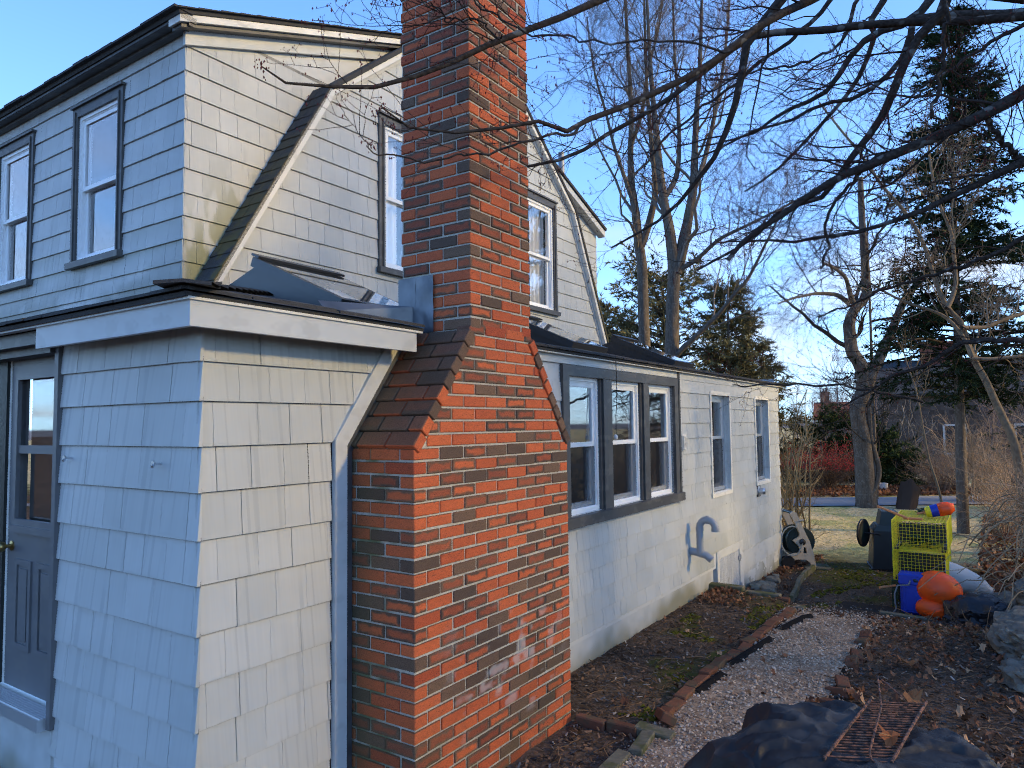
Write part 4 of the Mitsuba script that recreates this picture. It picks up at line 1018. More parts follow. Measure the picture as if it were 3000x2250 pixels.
# mortar body
m = MB()
g_ = 0.007
m.box(X0 + g_, X1 - g_, Y0 + g_, Yb - 0.001, -0.3, ZS + 0.002)
fy = lambda p: np.stack([p[:, 0], Y0 + g_ + p[:, 2], p[:, 1]], 1)
m.prism(Polygon([(X0 + g_ + 0.035, ZS), (X1 - g_ - 0.035, ZS), (UX1 - 0.01, ZT + 0.0), (UX0 + 0.01, ZT + 0.0)]), 0.0, Yb - Y0 - g_ - 0.001, fy)
m.box(UX0 + g_, UX1 - g_, Y0 + g_, UYb - g_, ZT - 0.05, ZT + nup * CO)
m.put(CH, 'm_mortar')
lab(CH, 'red and brown brick chimney with sloping shoulders against the annex wall')


def seen(v):
    c = v.mean(0) - EYE; z = c @ FWD
    ok = z > 0.3 and abs(c @ np.cross(FWD, UP)) < 0.73 * z and abs(c @ UP) < 0.545 * z
    return (1.0 if ok and not (v[:, 0].max() > X1 - 0.001 and v[:, 1].min() > Y0 + 0.05) else 1e-3) / (z * z)


bricks.sort(key=lambda b: -seen(b[0]))
for v, f, uv in bricks[:300]: scene[number(f'{CH}__brick')] = mikit.ply((v, f), 'm_brick', uv=uv)
m = MB()
for v, f, uv in bricks[300:]: m.add(v, f, uv)
lab(m.put(f'{CH}__brickwork', 'm_brick'), 'bricks of the upper stack and the far side', kind='stuff')
# ---------------------------------------------------------------- ground, path, lawn, drive
def sheet(xs, ys, h=0.0, bumpy=0.0, seed=1):
    X, Y = np.meshgrid(xs, ys, indexing='ij')
    Z = ground_z(X, Y) + h
    if bumpy: Z = Z + bumpy * (meshkit.fbm(np.stack([X * 5, Y * 5, X * 0], -1), 4, seed) - 0.5) * np.clip((60 - X) / 40, 0, 1)
    n, k = X.shape
    v = np.stack([X, Y, Z], -1).reshape(-1, 3)
    i, j = np.meshgrid(np.arange(n - 1), np.arange(k - 1), indexing='ij')
    f = np.stack([i * k + j, (i + 1) * k + j, (i + 1) * k + j + 1, i * k + j + 1], -1).reshape(-1, 4)
    return v, f


def warp(a, b, mid, fine, coarse):
    pts = [a]
    while pts[-1] < b:
        pts.append(pts[-1] + (fine if mid[0] <= pts[-1] <= mid[1] else min(coarse, fine + 0.12 * min(abs(pts[-1] - mid[0]), abs(pts[-1] - mid[1])))))
    return np.array(pts)


gk = 'ground'
v, f = sheet(warp(-150, 320, (1.5, 13), 0.05, 12), warp(-180, 220, (-1.5, 3.2), 0.05, 12), 0, 0.035)
MB().add(v, f).put(gk, 'm_ground', smooth=True)
lab(gk, 'dark bare soil between wall and path, turning to pale winter lawn beyond', kind='structure')


def path_mesh(x0, x1, fy0, fy1, h, nx, ny, seed):
    xs = np.linspace(x0, x1, nx); t = np.linspace(0, 1, ny)
    X = np.repeat(xs[:, None], ny, 1); Y = fy0(X) * (1 - t)[None] + fy1(X) * t[None]
    Z = ground_z(X, Y) + h + 0.014 * (meshkit.fbm(np.stack([X * 5, Y * 5, X * 0], -1), 3, seed) - 0.3)
    v = np.stack([X, Y, Z], -1).reshape(-1, 3)
    i, j = np.meshgrid(np.arange(nx - 1), np.arange(ny - 1), indexing='ij')
    return v, np.stack([i * ny + j, (i + 1) * ny + j, (i + 1) * ny + j + 1, i * ny + j + 1], -1).reshape(-1, 4)


v, f = path_mesh(1.0, 9.6, lambda x: 0.98 + 0.05 * np.sin(x * 1.3) - 0.25 * np.clip(3.8 - x, 0, 2), lambda x: 1.84 - 0.06 * np.clip(x - 5, 0, 4), 0.020, 160, 24, 3)
MB().add(v, f).put('gravel_path', 'm_gravel', smooth=True)
lab('gravel_path', 'pale gravel path between two rows of edging bricks', kind='structure')
# the drive: a paved strip across the far end of the lawn
E1, E2, O2 = np.array([0.62, -0.785]), np.array([0.785, 0.62]), np.array([19.9, 4.66])
v = []
for s in np.linspace(-40, 40, 60):
    for t in (0.55, 1.7, 2.9):
        x, y = O2 + E1 * s + E2 * (t + 0.06 * math.sin(s * 1.7 + t))
        v.append([x, y, float(ground_z(x, y)) + 0.03])
MB().add(v, [[i * 3 + j, (i + 1) * 3 + j, (i + 1) * 3 + j + 1, i * 3 + j + 1] for i in range(59) for j in range(2)]).put('driveway', 'm_asphalt', smooth=True)
lab('driveway', 'light grey asphalt drive crossing behind the lawn', kind='structure')
MB().cbox((0.9, 3.95, -0.05), (1.62, 6.0, 0.10), 0.02).put('paving_slab', 'm_concrete')
lab('paving_slab', 'worn concrete step slab below the grey door', kind='structure')
mt = thing('door_mat', 'black rubber mat on the slab below the door', 'door mat')
MB().cbox((1.0, 4.30, 0.104), (1.58, 5.3, 0.118), 0.004).put(mt, 'm_black_plastic')

# small stones, mulch chips, leaves and grass: vertex-coloured pieces
ico = trimesh.creation.icosphere(0)
OCT = (np.array([[1, 0, 0], [-1, 0, 0], [0, 1, 0], [0, -1, 0], [0, 0, 1], [0, 0, -1]], float), np.array([[0, 2, 4], [2, 1, 4], [1, 3, 4], [3, 0, 4], [2, 0, 5], [1, 2, 5], [3, 1, 5], [0, 3, 5]]))


def scatter(base, pos, size, col, rg, flat=(1, 1, 0.6), tilt=1.0, jitter=0.25):
    bv, bf = base
    n, k = len(pos), len(bv)
    a = rg.uniform(0, 2 * np.pi, n); ca, sa = np.cos(a), np.sin(a)
    V = np.repeat(bv[None], n, 0) * (1 + rg.normal(0, jitter, (n, k, 1)).clip(-.5, .5)) * np.asarray(flat) * size[:, None, None]
    tx, ty = rg.normal(0, 0.3 * tilt, n), rg.normal(0, 0.3 * tilt, n)
    V[:, :, 2] += V[:, :, 0] * tx[:, None] + V[:, :, 1] * ty[:, None]
    x = V[:, :, 0] * ca[:, None] - V[:, :, 1] * sa[:, None]; y = V[:, :, 0] * sa[:, None] + V[:, :, 1] * ca[:, None]
    V = np.stack([x, y, V[:, :, 2]], -1) + pos[:, None]
    F = (bf[None] + (np.arange(n) * k)[:, None, None]).reshape(-1, 3)
    return V.reshape(-1, 3), F, np.repeat(col, k, 0)


def near_sample(n, x0, x1, y0, y1, rg, power=1.0):
    """more samples near the camera"""
    u = rg.uniform(0, 1, n) ** power
    x = x0 + (x1 - x0) * u
    return x, rg.uniform(y0, y1, n)


rs = np.random.default_rng(101)
# gravel
n = 19000
x, y = near_sample(n, 2.8, 9.3, 0.70, 1.86, rs, 1.5)
lim = 0.98 + 0.05 * np.sin(x * 1.3) - 0.25 * np.clip(3.8 - x, 0, 2) + rs.normal(0, 0.06, n)
keep = (y > lim) & (rs.uniform(0, 1, n) < np.clip((8.6 - x + rs.normal(0, .4, n)) / 1.4, 0.12, 1))
x, y = x[keep], y[keep]; n = len(x)
tone = rs.uniform(0, 1, n)[:, None]
col = np.where(tone < 0.62, np.array([0.52, 0.42, 0.32]) * (0.55 + rs.uniform(0, 0.75, (n, 1))), np.where(tone < 0.8, np.array([0.29, 0.205, 0.145]) * (0.6 + rs.uniform(0, .8, (n, 1))), np.array([0.32, 0.20, 0.13]) * (0.6 + rs.uniform(0, .8, (n, 1)))))
sz = rs.uniform(0.005, 0.0105, n) * (1 + 0.5 * (rs.uniform(0, 1, n) < 0.1))
pos = np.column_stack([x, y, ground_z(x, y) + 0.022 + rs.uniform(-0.003, 0.006, n)])
v, f, c = scatter((np.array(ico.vertices), np.array(ico.faces)), pos, sz, col, rs, (1.15, 0.85, 0.6))
MB().add(v, f, c=c).put('gravel', 'm_vcol')
lab('gravel', 'small pale stones covering the path', kind='stuff')
# mulch and grit on the soil beds
CHIP = (np.array([[-1, -.35, 0], [1, -.3, 0], [1.05, .3, 0.06], [-.9, .35, 0.06], [-.9, -.3, .25], [.9, -.22, .28], [.95, .25, .25], [-.85, .28, .22]], float),
        np.array([[0, 1, 5], [0, 5, 4], [1, 2, 6], [1, 6, 5], [2, 3, 7], [2, 7, 6], [3, 0, 4], [3, 4, 7], [4, 5, 6], [4, 6, 7]]))
n = 26000
x, y = near_sample(n, 2.4, 12.5, -0.7, 2.76, rs, 1.6)
keep = ~((y > 1.02) & (y < 1.82) & (x < 8.0)) & ~((x < 4.2) & (y > 2.30)) & ~((x < 7.0) & (rs.uniform(0, 1, n) < 0.25))
keep &= (x < 9.5) | (rs.uniform(0, 1, n) < 0.5)
x, y = x[keep], y[keep]; n = len(x)
tone = rs.uniform(0, 1, (n, 1)); jit = 0.5 + rs.uniform(0, 1.0, (n, 1))
col = np.where(tone < 0.52, np.array([0.10, 0.070, 0.052]), np.where(tone < 0.84, np.array([0.20, 0.115, 0.068]), np.where(tone < 0.94, np.array([0.10, 0.10, 0.105]), np.array([0.33, 0.28, 0.23])))) * jit
pos = np.column_stack([x, y, ground_z(x, y) + 0.008 + rs.uniform(0, 0.012, n)])
v, f, c = scatter(CHIP, pos, rs.uniform(0.008, 0.022, n), col, rs, (1, 1, 0.8), 1.2, 0.15)
MB().add(v, f, c=c).put('mulch', 'm_vcol')
lab('mulch', 'wood chips and grit strewn over the dark soil', kind='stuff')
# moss cushions
n = 5200
x = rs.uniform(4.4, 8.2, n); y = rs.uniform(1.9, 2.6, n)
kp = meshkit.fbm(np.column_stack([x * 1.9, y * 2.2, x * 0]), 3, 6) > 0.53
x2 = rs.uniform(8.0, 13.0, 5000); y2 = rs.uniform(0.9, 2.0, 5000)
k2 = meshkit.fbm(np.column_stack([x2 * 1.2, y2 * 2.2, x2 * 0]), 3, 9) > 0.52
x, y = np.concatenate([x[kp], x2[k2]]), np.concatenate([y[kp], y2[k2]]); n = len(x)
col = np.array([0.115, 0.105, 0.018]) * (0.4 + rs.uniform(0, 1.0, (n, 1))) * np.array([1, 1, 1])
pos = np.column_stack([x, y, ground_z(x, y) + 0.004])
v, f, c = scatter(OCT, pos, rs.uniform(0.008, 0.022, n), col, rs, (1.2, 1.2, 0.7), .5)
MB().add(v, f, c=c).put('moss', 'm_vcol')
lab('moss', 'yellow-green moss cushions on soil and path', kind='stuff')


def leaf_base():
    """a dry maple leaf: lobed fan, curled"""
    a = np.radians([-90, -50, -20, 5, 28, 52, 72, 90, 108, 128, 152, 175, 200, 230])
    r_ = np.array([0.45, 0.60, 0.50, 0.80, 0.60, 0.85, 0.68, 1.0, 0.66, 0.85, 0.58, 0.80, 0.50, 0.60])
    v = np.column_stack([r_ * np.cos(a), r_ * np.sin(a), 0.55 * (r_ * np.cos(a)) ** 2 + 0.22 * np.sin(a * 3) * r_ + 0.15 * np.cos(a * 5) * r_])
    v = np.vstack([v, [[0, 0, -0.02]]])
    n = len(a)
    return v, np.array([[n, i, (i + 1) % n] for i in range(n)])


LEAF = leaf_base()


def leaf_cols(n, rg): 
    t = rg.uniform(0, 1, (n, 1))
    return np.where(t < 0.6, np.array([0.25, 0.115, 0.06]), np.where(t < 0.85, np.array([0.16, 0.075, 0.045]), np.array([0.42, 0.25, 0.14]))) * (0.55 + rg.uniform(0, 0.8, (n, 1)))


n = 2600
x, y = near_sample(n, 3.0, 13.5, -0.9, 1.1, rs, 1.3)
dens = meshkit.fbm(np.column_stack([x * 1.5, y * 1.5, x * 0]), 3, 21)
keep = (dens > 0.5 - 0.25 * (y < 0.25)) & ~((x < 3.0))
x, y = x[keep], y[keep]
xa = rs.uniform(8.3, 12.6, 420); ya = 2.74 - np.abs(rs.normal(0, 0.16, 420)); ka = ground_z(xa, ya) < -0.2
xb = rs.uniform(7.5, 8.2, 120); yb = 2.7 - np.abs(rs.normal(0, 0.18, 120))
xc = rs.uniform(4.3, 8, 60); yc = rs.uniform(1.2, 2.7, 60)
xd = rs.uniform(11.7, 12.8, 260); yd = rs.uniform(2.4, 3.3, 260)
x, y = np.concatenate([x, xa[ka], xb, xc, xd]), np.concatenate([y, ya[ka], yb, yc, yd]); n = len(x)
pos = np.column_stack([x, y, ground_z(x, y) + 0.022 + rs.uniform(0, 0.03, n)])
v, f, c = scatter(LEAF, pos, rs.uniform(0.018, 0.042, n), leaf_cols(n, rs), rs, (1, 1, 1.1), 1.6, 0.12)
m = MB().add(v, f, c=c)
# the brown band of leaves beyond the drive and below the thicket
n = 9000
a_ = rs.uniform(-9, 9, n); b_ = rs.uniform(3.3, 6.4, n); x, y = O2[0] + E1[0] * a_ + E2[0] * b_, O2[1] + E1[1] * a_ + E2[1] * b_
pos = np.column_stack([x, y, ground_z(x, y) + 0.03 + rs.uniform(0, 0.08, n)])
v, f, c = scatter(LEAF, pos, rs.uniform(0.05, 0.10, n), leaf_cols(n, rs), rs, (1, 1, 1), 1.6, 0.12)
m.add(v, f, c=c)
n = 6000
x = rs.uniform(9.5, 20, n); y = rs.uniform(-4.0, 0.25, n)
pos = np.column_stack([x, y, ground_z(x, y) + 0.03 + rs.uniform(0, 0.06, n)])
v, f, c = scatter(LEAF, pos, rs.uniform(0.035, 0.07, n), leaf_cols(n, rs), rs, (1, 1, 1), 1.6, 0.12)
m.add(v, f, c=c)
m.put('fallen_leaves', 'm_vcol')
lab('fallen_leaves', 'brown dry leaves lying along the edges of the beds and under the brambles', kind='stuff')
for i, (x, y, s, t) in enumerate([(5.6, 0.52, 0.085, 'large curled tan leaf lying on the soil beyond the covered grill'), (4.9, 0.18, 0.07, 'brown leaf lying on the soil beside the ivy'), (7.6, 2.25, 0.06, 'tan leaf lying on the mulch near the edging bricks'), (6.4, 0.62, 0.07, 'orange-brown leaf right of the gravel path')]):
    k = thing('fallen_leaf', t, 'leaf')
    q = np.array([[x, y, float(ground_z(x, y)) + 0.04]])
    v, f, c = scatter(LEAF, q, np.array([s]), np.array([[0.36, 0.16, 0.07]]), rs, (1, 1, 1.3), 1.0, 0.1)
    MB().add(v, f, c=c).put(k, 'm_vcol')
# twigs and dead stalks on the bed
n = 240
P = np.zeros((n, 5, 3)); x, y = near_sample(n, 3.2, 9.0, -0.5, 2.6, rs, 1.2)
keep = ~((y > 1.05) & (y < 1.8)); 
a = rs.uniform(0, 6.28, n); L_ = rs.uniform(0.06, 0.28, n)
for k in range(5):
    t = k / 4 - 0.5
    P[:, k] = np.column_stack([x + np.cos(a) * L_ * t + rs.normal(0, .006, n), y + np.sin(a) * L_ * t + rs.normal(0, .006, n), ground_z(x, y) + 0.02 + 0.02 * rs.uniform(0, 1, n)])
st = rs.uniform(0, 1, n) < 0.14
st &= (y < 0.9)
P[st, :, 2] += np.linspace(0, 1, 5)[None] * rs.uniform(0.08, 0.26, st.sum())[:, None]
P = P[keep]
v, f = tubes(P, np.full(P.shape[:2], 0.0028), 4)
c = np.repeat(np.array([0.22, 0.13, 0.07]) * (0.5 + rs.uniform(0, 1, (len(P), 1))), 20, 0)
MB().add(v, f, c=c).put('dead_twigs', 'm_vcol'); lab('dead_twigs', 'thin dead twigs and stalks on the soil', kind='stuff')
# lawn blades
n = 6000
x = 12.0 + 9.0 * rs.uniform(0, 1, n) ** 1.1; y = rs.uniform(-0.5, 6.5, n)
keep = rs.uniform(0, 1, n) < np.clip((x - 11.8) / 2.2, 0.05, 1); x, y = x[keep], y[keep]; n = len(x)
h = rs.uniform(0.02, 0.055, n); a = rs.uniform(0, 6.28, n); w = 0.010
z = ground_z(x, y)
g1 = np.column_stack([x + np.cos(a) * w, y + np.sin(a) * w, z]); g2 = np.column_stack([x - np.cos(a) * w, y - np.sin(a) * w, z]); g3 = np.column_stack([x + rs.normal(0, .05, n), y + rs.normal(0, .05, n), z + h * .6])
v = np.stack([g1, g2, g3], 1).reshape(-1, 3); f = np.arange(3 * n).reshape(-1, 3)
gr = meshkit.fbm(np.column_stack([x * .9, y * 1.4, x * 0]), 3, 4)[:, None]
c = np.where(gr < 0.56, np.array([0.56, 0.44, 0.24]), np.array([0.38, 0.37, 0.16])) * (0.6 + rs.uniform(0, .7, (n, 1)))
MB().add(v, f, c=np.repeat(c, 3, 0)).put('grass', 'm_vcol'); lab('grass', 'short straw-coloured winter grass of the lawn', kind='stuff')

# ---------------------------------------------------------------- bricks, blocks and timbers on the ground
def rbox(size, at, rz=0, rx=0, ry=0, ch=0.004, uvid=None):
    s = np.array(size) / 2
    v, f, uv = cbox_mesh(-s, s, ch, uvid)
    M = trimesh.transformations.euler_matrix(math.radians(rx), math.radians(ry), math.radians(rz))
    return v @ M[:3, :3].T + np.array(at), f, uv


be = thing('brick_edging', 'row of old bricks along the bed side of the gravel path', 'brick edging')
x = 4.45; i = 0
while x < 7.6:
    w = rs.choice([0.20, 0.20, 0.115, 0.20])
    v, f, uv = rbox((w - 0.006, 0.09, 0.07), (x + w / 2, 1.855 - 0.045 * max(x - 5.5, 0) / 1.0 + rs.normal(0, 0.010), 0.016 + rs.uniform(-0.008, 0.010) - 0.02 * (x > 7.3)), rs.normal(-2, 4), rs.normal(0, 5), rs.normal(0, 3), 0.007, (200 + i, 7))
    MB().add(v, f, uv).put(f'{be}__brick', 'm_brick_old'); x += w + rs.uniform(0, 0.012); i += 1
be2 = thing('brick_edging', 'broken row of bricks half buried on the leafy side of the gravel path', 'brick edging')
for i, (x, y, rz) in enumerate([(5.25, 0.955, 75), (5.52, 0.965, 60), (5.70, 0.975, 15), (6.22, 0.99, 5), (6.42, 0.985, 12), (6.85, 1.0, -4), (7.05, 1.0, 3)]):
    v, f, uv = rbox((0.19, 0.09, 0.065), (x, y, 0.02), rz, rs.normal(0, 7), rs.normal(0, 7), 0.008, (230 + i, 8))
    MB().add(v, f, uv).put(f'{be2}__brick', 'm_brick_old')
be3 = thing('brick_edging', 'brick and stone border running from the chimney foot toward the path', 'brick edging')
for i, (x, y, rz, s) in enumerate([(4.13, 2.20, 92, (.2, .06, .07)), (4.155, 1.995, 94, (.2, .06, .07)), (4.20, 1.80, 92, (.24, .10, .06)), (4.02, 1.80, 8, (.30, .085, .06)), (3.70, 1.83, 4, (.30, .085, .06)), (3.38, 1.85, 6, (.30, .085, .06))]):
    v, f, uv = rbox(s, (x, y, 0.022), rz, rs.normal(0, 3), rs.normal(0, 3), 0.007, (250 + i, 9))
    MB().add(v, f, uv).put(f'{be3}__brick', 'm_brick_old' if i < 2 else 'm_timber')
t = thing('loose_brick', 'single brick tipped on its corner at the near end of the edging row', 'brick')
v, f, uv = rbox((0.2, 0.095, 0.06), (4.38, 1.80, 0.06), 35, 28, 12, 0.006, (270, 9)); MB().add(v, f, uv).put(t, 'm_brick_old')
for i, (s, at, rz, lb) in enumerate([((0.12, 0.40, 0.10), (8.22, 2.60, 0.02), 0, 'mossy concrete block standing against the plank door, nearest the wall'), ((0.12, 0.39, 0.11), (8.23, 2.20, -0.025), 2, 'mossy concrete block in the middle of the row, under the red brick'),
                                     ((0.12, 0.80, 0.09), (8.25, 2.40, -0.095), 1, 'flat mossy block lying under the two upper blocks'), ((0.14, 0.30, 0.07), (8.20, 1.90, -0.10), 4, 'low mossy block at the path end of the row')]):
    t = thing('concrete_block', lb, 'block')
    v, f, uv = rbox(s, at, rz, 0, rs.normal(0, 2), 0.010); MB().add(v, f).put(t, 'm_timber')
t = thing('loose_brick', 'red brick sitting on the end of the mossy blocks', 'brick')
v, f, uv = rbox((0.095, 0.15, 0.065), (8.18, 1.975, -0.025), 3, 0, 0, 0.006, (273, 9)); MB().add(v, f, uv).put(t, 'm_brick_old')
t = thing('edging_timber', 'curved weathered timber edging in front of the hose reel', 'timber')
cv = np.array([[9.25, 2.13], [9.8, 2.19], [10.4, 2.28], [11.0, 2.32], [11.5, 2.30]])
m = MB()
for i in range(4):
    a, b = cv[i], cv[i + 1]; dd = b - a; L_ = np.linalg.norm(dd)
    v, f, uv = rbox((L_ - 0.006, 0.05, 0.13), (*(a + dd / 2), float(ground_z(*(a + dd / 2))) + 0.03), math.degrees(math.atan2(dd[1], dd[0])), 0, 0, 0.008)
    MB().add(v, f).put(f'{t}__plank', 'm_timber')
t = thing('stepping_stone', 'flat grey stepping stone under the foot of the hose reel', 'stone')
v, f, uv = rbox((0.42, 0.40, 0.05), (11.85, 2.34, -0.325), 20, 1, 1, 0.012); MB().add(v, f).put(t, 'm_timber')
t = thing('weathered_board', 'grey weathered board lying in front of the blue bin', 'board')
v, f, uv = rbox((0.09, 0.46, 0.035), (9.02, 0.90, -0.23), 12, 4, 0, 0.006); MB().add(v, f).put(t, 'm_timber')


def rock(key, at, size, seed, mat_='m_stone', sub=4, amp=0.75, rz=0, fq=1.9):
    m = trimesh.creation.icosphere(sub)
    v = np.array(m.vertices)
    v = np.sign(v) * np.abs(v) ** 0.72
    v = v * (1 + amp * (meshkit.fbm(v * fq + seed * 3.1, 4, seed) - 0.5)[:, None])
    v *= (1 + 0.10 * (meshkit.fbm(v * [4, 4, 14] + seed, 3, seed + 1) - 0.5))[:, None]
    v[:, 2] += 0.16 * np.round((meshkit.noise(v * 2.3 + seed, seed) - 0.5) * 4) / 2
    v *= np.array(size) / 2
    a = math.radians(rz); v = np.column_stack([v[:, 0] * math.cos(a) - v[:, 1] * math.sin(a), v[:, 0] * math.sin(a) + v[:, 1] * math.cos(a), v[:, 2]])
    return MB().add(v + np.array(at), m.faces).put(key, mat_, smooth=25)


for i, (at, size, rz, lb) in enumerate([((9.55, -0.10, -0.12), (0.75, 0.42, 0.24), 20, 'flat greenish stone beside the black stump'), ((8.15, -0.20, -0.02), (0.85, 0.50, 0.36), -10, 'big lichen-grey stone with a hole, at the right edge'),
                                        ((7.25, -0.22, 0.10), (0.90, 0.55, 0.30), 12, 'broad layered stone nearest along the right edge'), ((6.40, -0.28, 0.05), (0.6, 0.5, 0.26), 30, 'dark low stone at the near end of the stone border'), ((9.0, -0.45, 0.10), (0.8, 0.6, 0.35), 5, 'upper grey stone behind the stone with a hole'), ((7.7, -0.70, 0.22), (0.9, 0.6, 0.35), 25, 'upper rear stone of the stone border')]):
    rock(thing('border_stone', lb, 'stone', None), at, size, 31 + i, rz=rz)
for i, (x, y, s) in enumerate([(9.75, 2.62, 0.26), (9.95, 2.55, 0.16), (10.25, 2.60, 0.2), (9.62, 2.50, 0.2), (10.6, 2.66, 0.14)]):
    t = thing('field_stone', ('biggest dark stone against the foundation, second from the plank door', 'dark stone lying a little out from the foundation, third from the plank door', 'flat dark stone against the foundation, fourth from the plank door', 'dark stone nearest the plank door, partly out in the soil', 'smallest dark stone, farthest along the foundation')[i], 'stone', 'dark stones along the foundation')
    rock(t, (x, y, float(ground_z(x, y)) + s * 0.15), (s * 1.2, s, s * 0.6), 60 + i, sub=2)
t = thing('black_stump', 'ragged black charred stump below the orange buoy', 'stump')
m_ = trimesh.creation.icosphere(4); v = np.array(m_.vertices)
nz = meshkit.fbm(v * 3.5 + 4, 4, 9)
v = v * np.array([0.28, 0.36, 0.22]) * (0.75 + 0.5 * nz)[:, None]
v[:, 2] += np.where(v[:, 2] > 0.05, 0.16 * (meshkit.noise(v * [9, 9, 2] + 3, 5) - 0.35), 0)
MB().add(v + np.array([9.25, 0.17, -0.23]), m_.faces).put(t, 'm_black_plastic', smooth=20)
for i, (x, y, L_, a) in enumerate([(5.2, 1.76, 0.5, -4), (6.1, 1.71, 0.9, -6), (7.2, 1.60, 0.7, -10)]):
    t = thing('landscape_fabric', ('short strip of black fabric poking out beside the edging bricks nearest the chimney', 'long strip of black fabric poking out along the middle of the edging bricks', 'ragged strip of black fabric at the far end of the edging bricks')[i], 'fabric')
    u = np.linspace(0, 1, 18); a_ = math.radians(a)
    pts = []
    for k in u:
        px_, py_ = x + math.cos(a_) * L_ * (k - .5), y + math.sin(a_) * L_ * (k - .5)
        wv = 0.02 * math.sin(k * 17 + i) + 0.012
        for s_, h_ in ((0.045, 0.045), (0.01, 0.036 + wv), (-0.025 + wv, 0.024)):
            pts.append([px_, py_ + s_, float(ground_z(px_, py_)) + h_])
    MB().add(pts, [[r_ * 3 + c_, (r_ + 1) * 3 + c_, (r_ + 1) * 3 + c_ + 1, r_ * 3 + c_ + 1] for r_ in range(17) for c_ in range(2)]).put(t, 'm_black_cloth', smooth=True)

# ---------------------------------------------------------------- the covered grill in front
gc = thing('grill_cover', 'crumpled black fabric cover draped over a round grill in the foreground', 'grill cover')
nu, nv = 320, 130
cx, cy = 2.84, 0.43
uu = np.linspace(0, 2 * np.pi, nu, endpoint=False); tt = np.linspace(0, 1, nv)
U, Tt = np.meshgrid(uu, tt, indexing='ij')
R0 = 0.44
rad = np.where(Tt < 0.55, R0 * (Tt / 0.55), R0 + 0.05 * (Tt - 0.55) / 0.45)
edge = np.clip((Tt - 0.36) / 0.25, 0, 1)
zt = 0.765 + 0.018 * (1 - (Tt / 0.55) ** 2) * (Tt < 0.55) - np.where(Tt < 0.55, 0.07 * np.clip((Tt / 0.55 - 0.72) / 0.28, 0, 1) ** 2, 0.07 + (Tt - 0.55) / 0.45 * 0.72)
fold = np.zeros_like(U)
rf = np.random.default_rng(6)
for k in range(34):
    c0 = rf.uniform(0, 2 * np.pi); wd = rf.uniform(0.02, 0.10); am = rf.uniform(0.010, 0.040)
    dd = np.angle(np.exp(1j * (U - c0 - 0.25 * (Tt - .5) * rf.normal())))
    fold += am * np.exp(-(dd / wd) ** 2)
rad = rad + edge * (fold + 0.02 * np.sin(U * 9 + 3 * Tt) * np.clip((Tt - .5) * 2, 0, 1))
X = cx + rad * np.cos(U); Y = cy + rad * np.sin(U); Z = zt.copy()
# a deep gathered pleat and a slumped pocket on the path side
dl = np.angle(np.exp(1j * (U - 1.15)))
Z += edge * 0.0 + 0.022 * np.exp(-((dl) / 0.10) ** 2) * np.clip((Tt - 0.30) / 0.15, 0, 1) * np.clip((0.75 - Tt) / .2, 0, 1)
Z -= 0.03 * np.exp(-((dl - 0.22) / 0.13) ** 2) * np.clip((Tt - 0.25) / 0.2, 0, 1)
Z += 0.014 * (meshkit.fbm(np.stack([X * 6, Y * 6, Z * 3], -1), 4, 3) - 0.5) * 2
rg_ = np.abs(meshkit.fbm(np.stack([X * 5 + Y * 3, Y * 4 - X * 2, Z * 2], -1), 3, 13) - 0.5) * 2
Z += 0.030 * np.clip(0.22 - rg_, 0, 1) / 0.22 * np.clip(Tt / 0.35, 0, 1)
Z -= 0.012 * np.exp(-((Tt - 0.50) / 0.012) ** 2)
ang2 = np.angle(np.exp(1j * (U - 1.75)))
X += 0.10 * np.exp(-(ang2 / 0.35) ** 2) * np.clip((Tt - 0.5) / .2, 0, 1) * -0.3
Y += 0.14 * np.exp(-(ang2 / 0.35) ** 2) * np.clip((Tt - 0.48) / .15, 0, 1)
v = np.stack([X, Y, np.maximum(Z, 0.02)], -1).reshape(-1, 3)
i, j = np.meshgrid(np.arange(nu), np.arange(nv - 1), indexing='ij')
f = np.stack([i * nv + j, i * nv + j + 1, ((i + 1) % nu) * nv + j + 1, ((i + 1) % nu) * nv + j], -1).reshape(-1, 4)
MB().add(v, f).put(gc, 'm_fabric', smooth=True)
gt = thing('grill_grate', 'rusty wire grill grate lying on the black cover', 'grate')
A, B = np.array([3.215, 0.456, 0.806]), np.array([3.315, 0.259, 0.806])     # far edge
C, D = np.array([2.612, 0.516, 0.800]), np.array([2.712, 0.316, 0.800])     # near edge
Q = lambda s, t: (A * (1 - s) + B * s) * (1 - t) + (C * (1 - s) + D * s) * t
for s in (0.03, 0.985): MB().tube([Q(s, -0.02), Q(s, 0.5) + [0, 0, 0.004], Q(s, 1.02)], 0.0055, 8).put(f'{gt}__side_rod', 'm_rust', smooth=40)
for i in range(24):
    t = i / 23
    MB().tube([Q(-0.03, t) + [0, 0, -0.004], Q(1.01, t) + [0, 0, -0.004]], 0.0032, 6).put(f'{gt}__bar', 'm_rust', smooth=40)
MB().tube([Q(0.22, -0.35) + [0.02, 0.06, 0.02], Q(0.35, 0.2) + [0, 0, 0.02], Q(0.62, 0.93) + [0, 0, 0.012], Q(0.70, 1.02) + [0, 0, 0.008], Q(0.86, 1.10)], 0.004, 8).put(f'{gt}__handle_wire', 'm_rust', smooth=40)
MB().tube([Q(0.22, -0.35) + [0.02, 0.06, 0.02], Q(0.55, -0.05) + [0, 0, 0.01]], 0.0035, 8).put(f'{gt}__handle_wire', 'm_rust', smooth=40)
k = thing('fallen_leaf', 'brown maple leaf lying on the rusty grate', 'leaf')
q = np.array([Q(0.80, 0.70) + [0, 0, 0.016]])
v, f, c = scatter(LEAF, q, np.array([0.055]), np.array([[0.32, 0.11, 0.045]]), rs, (1, 1, 1.2), 1.0, 0.1)
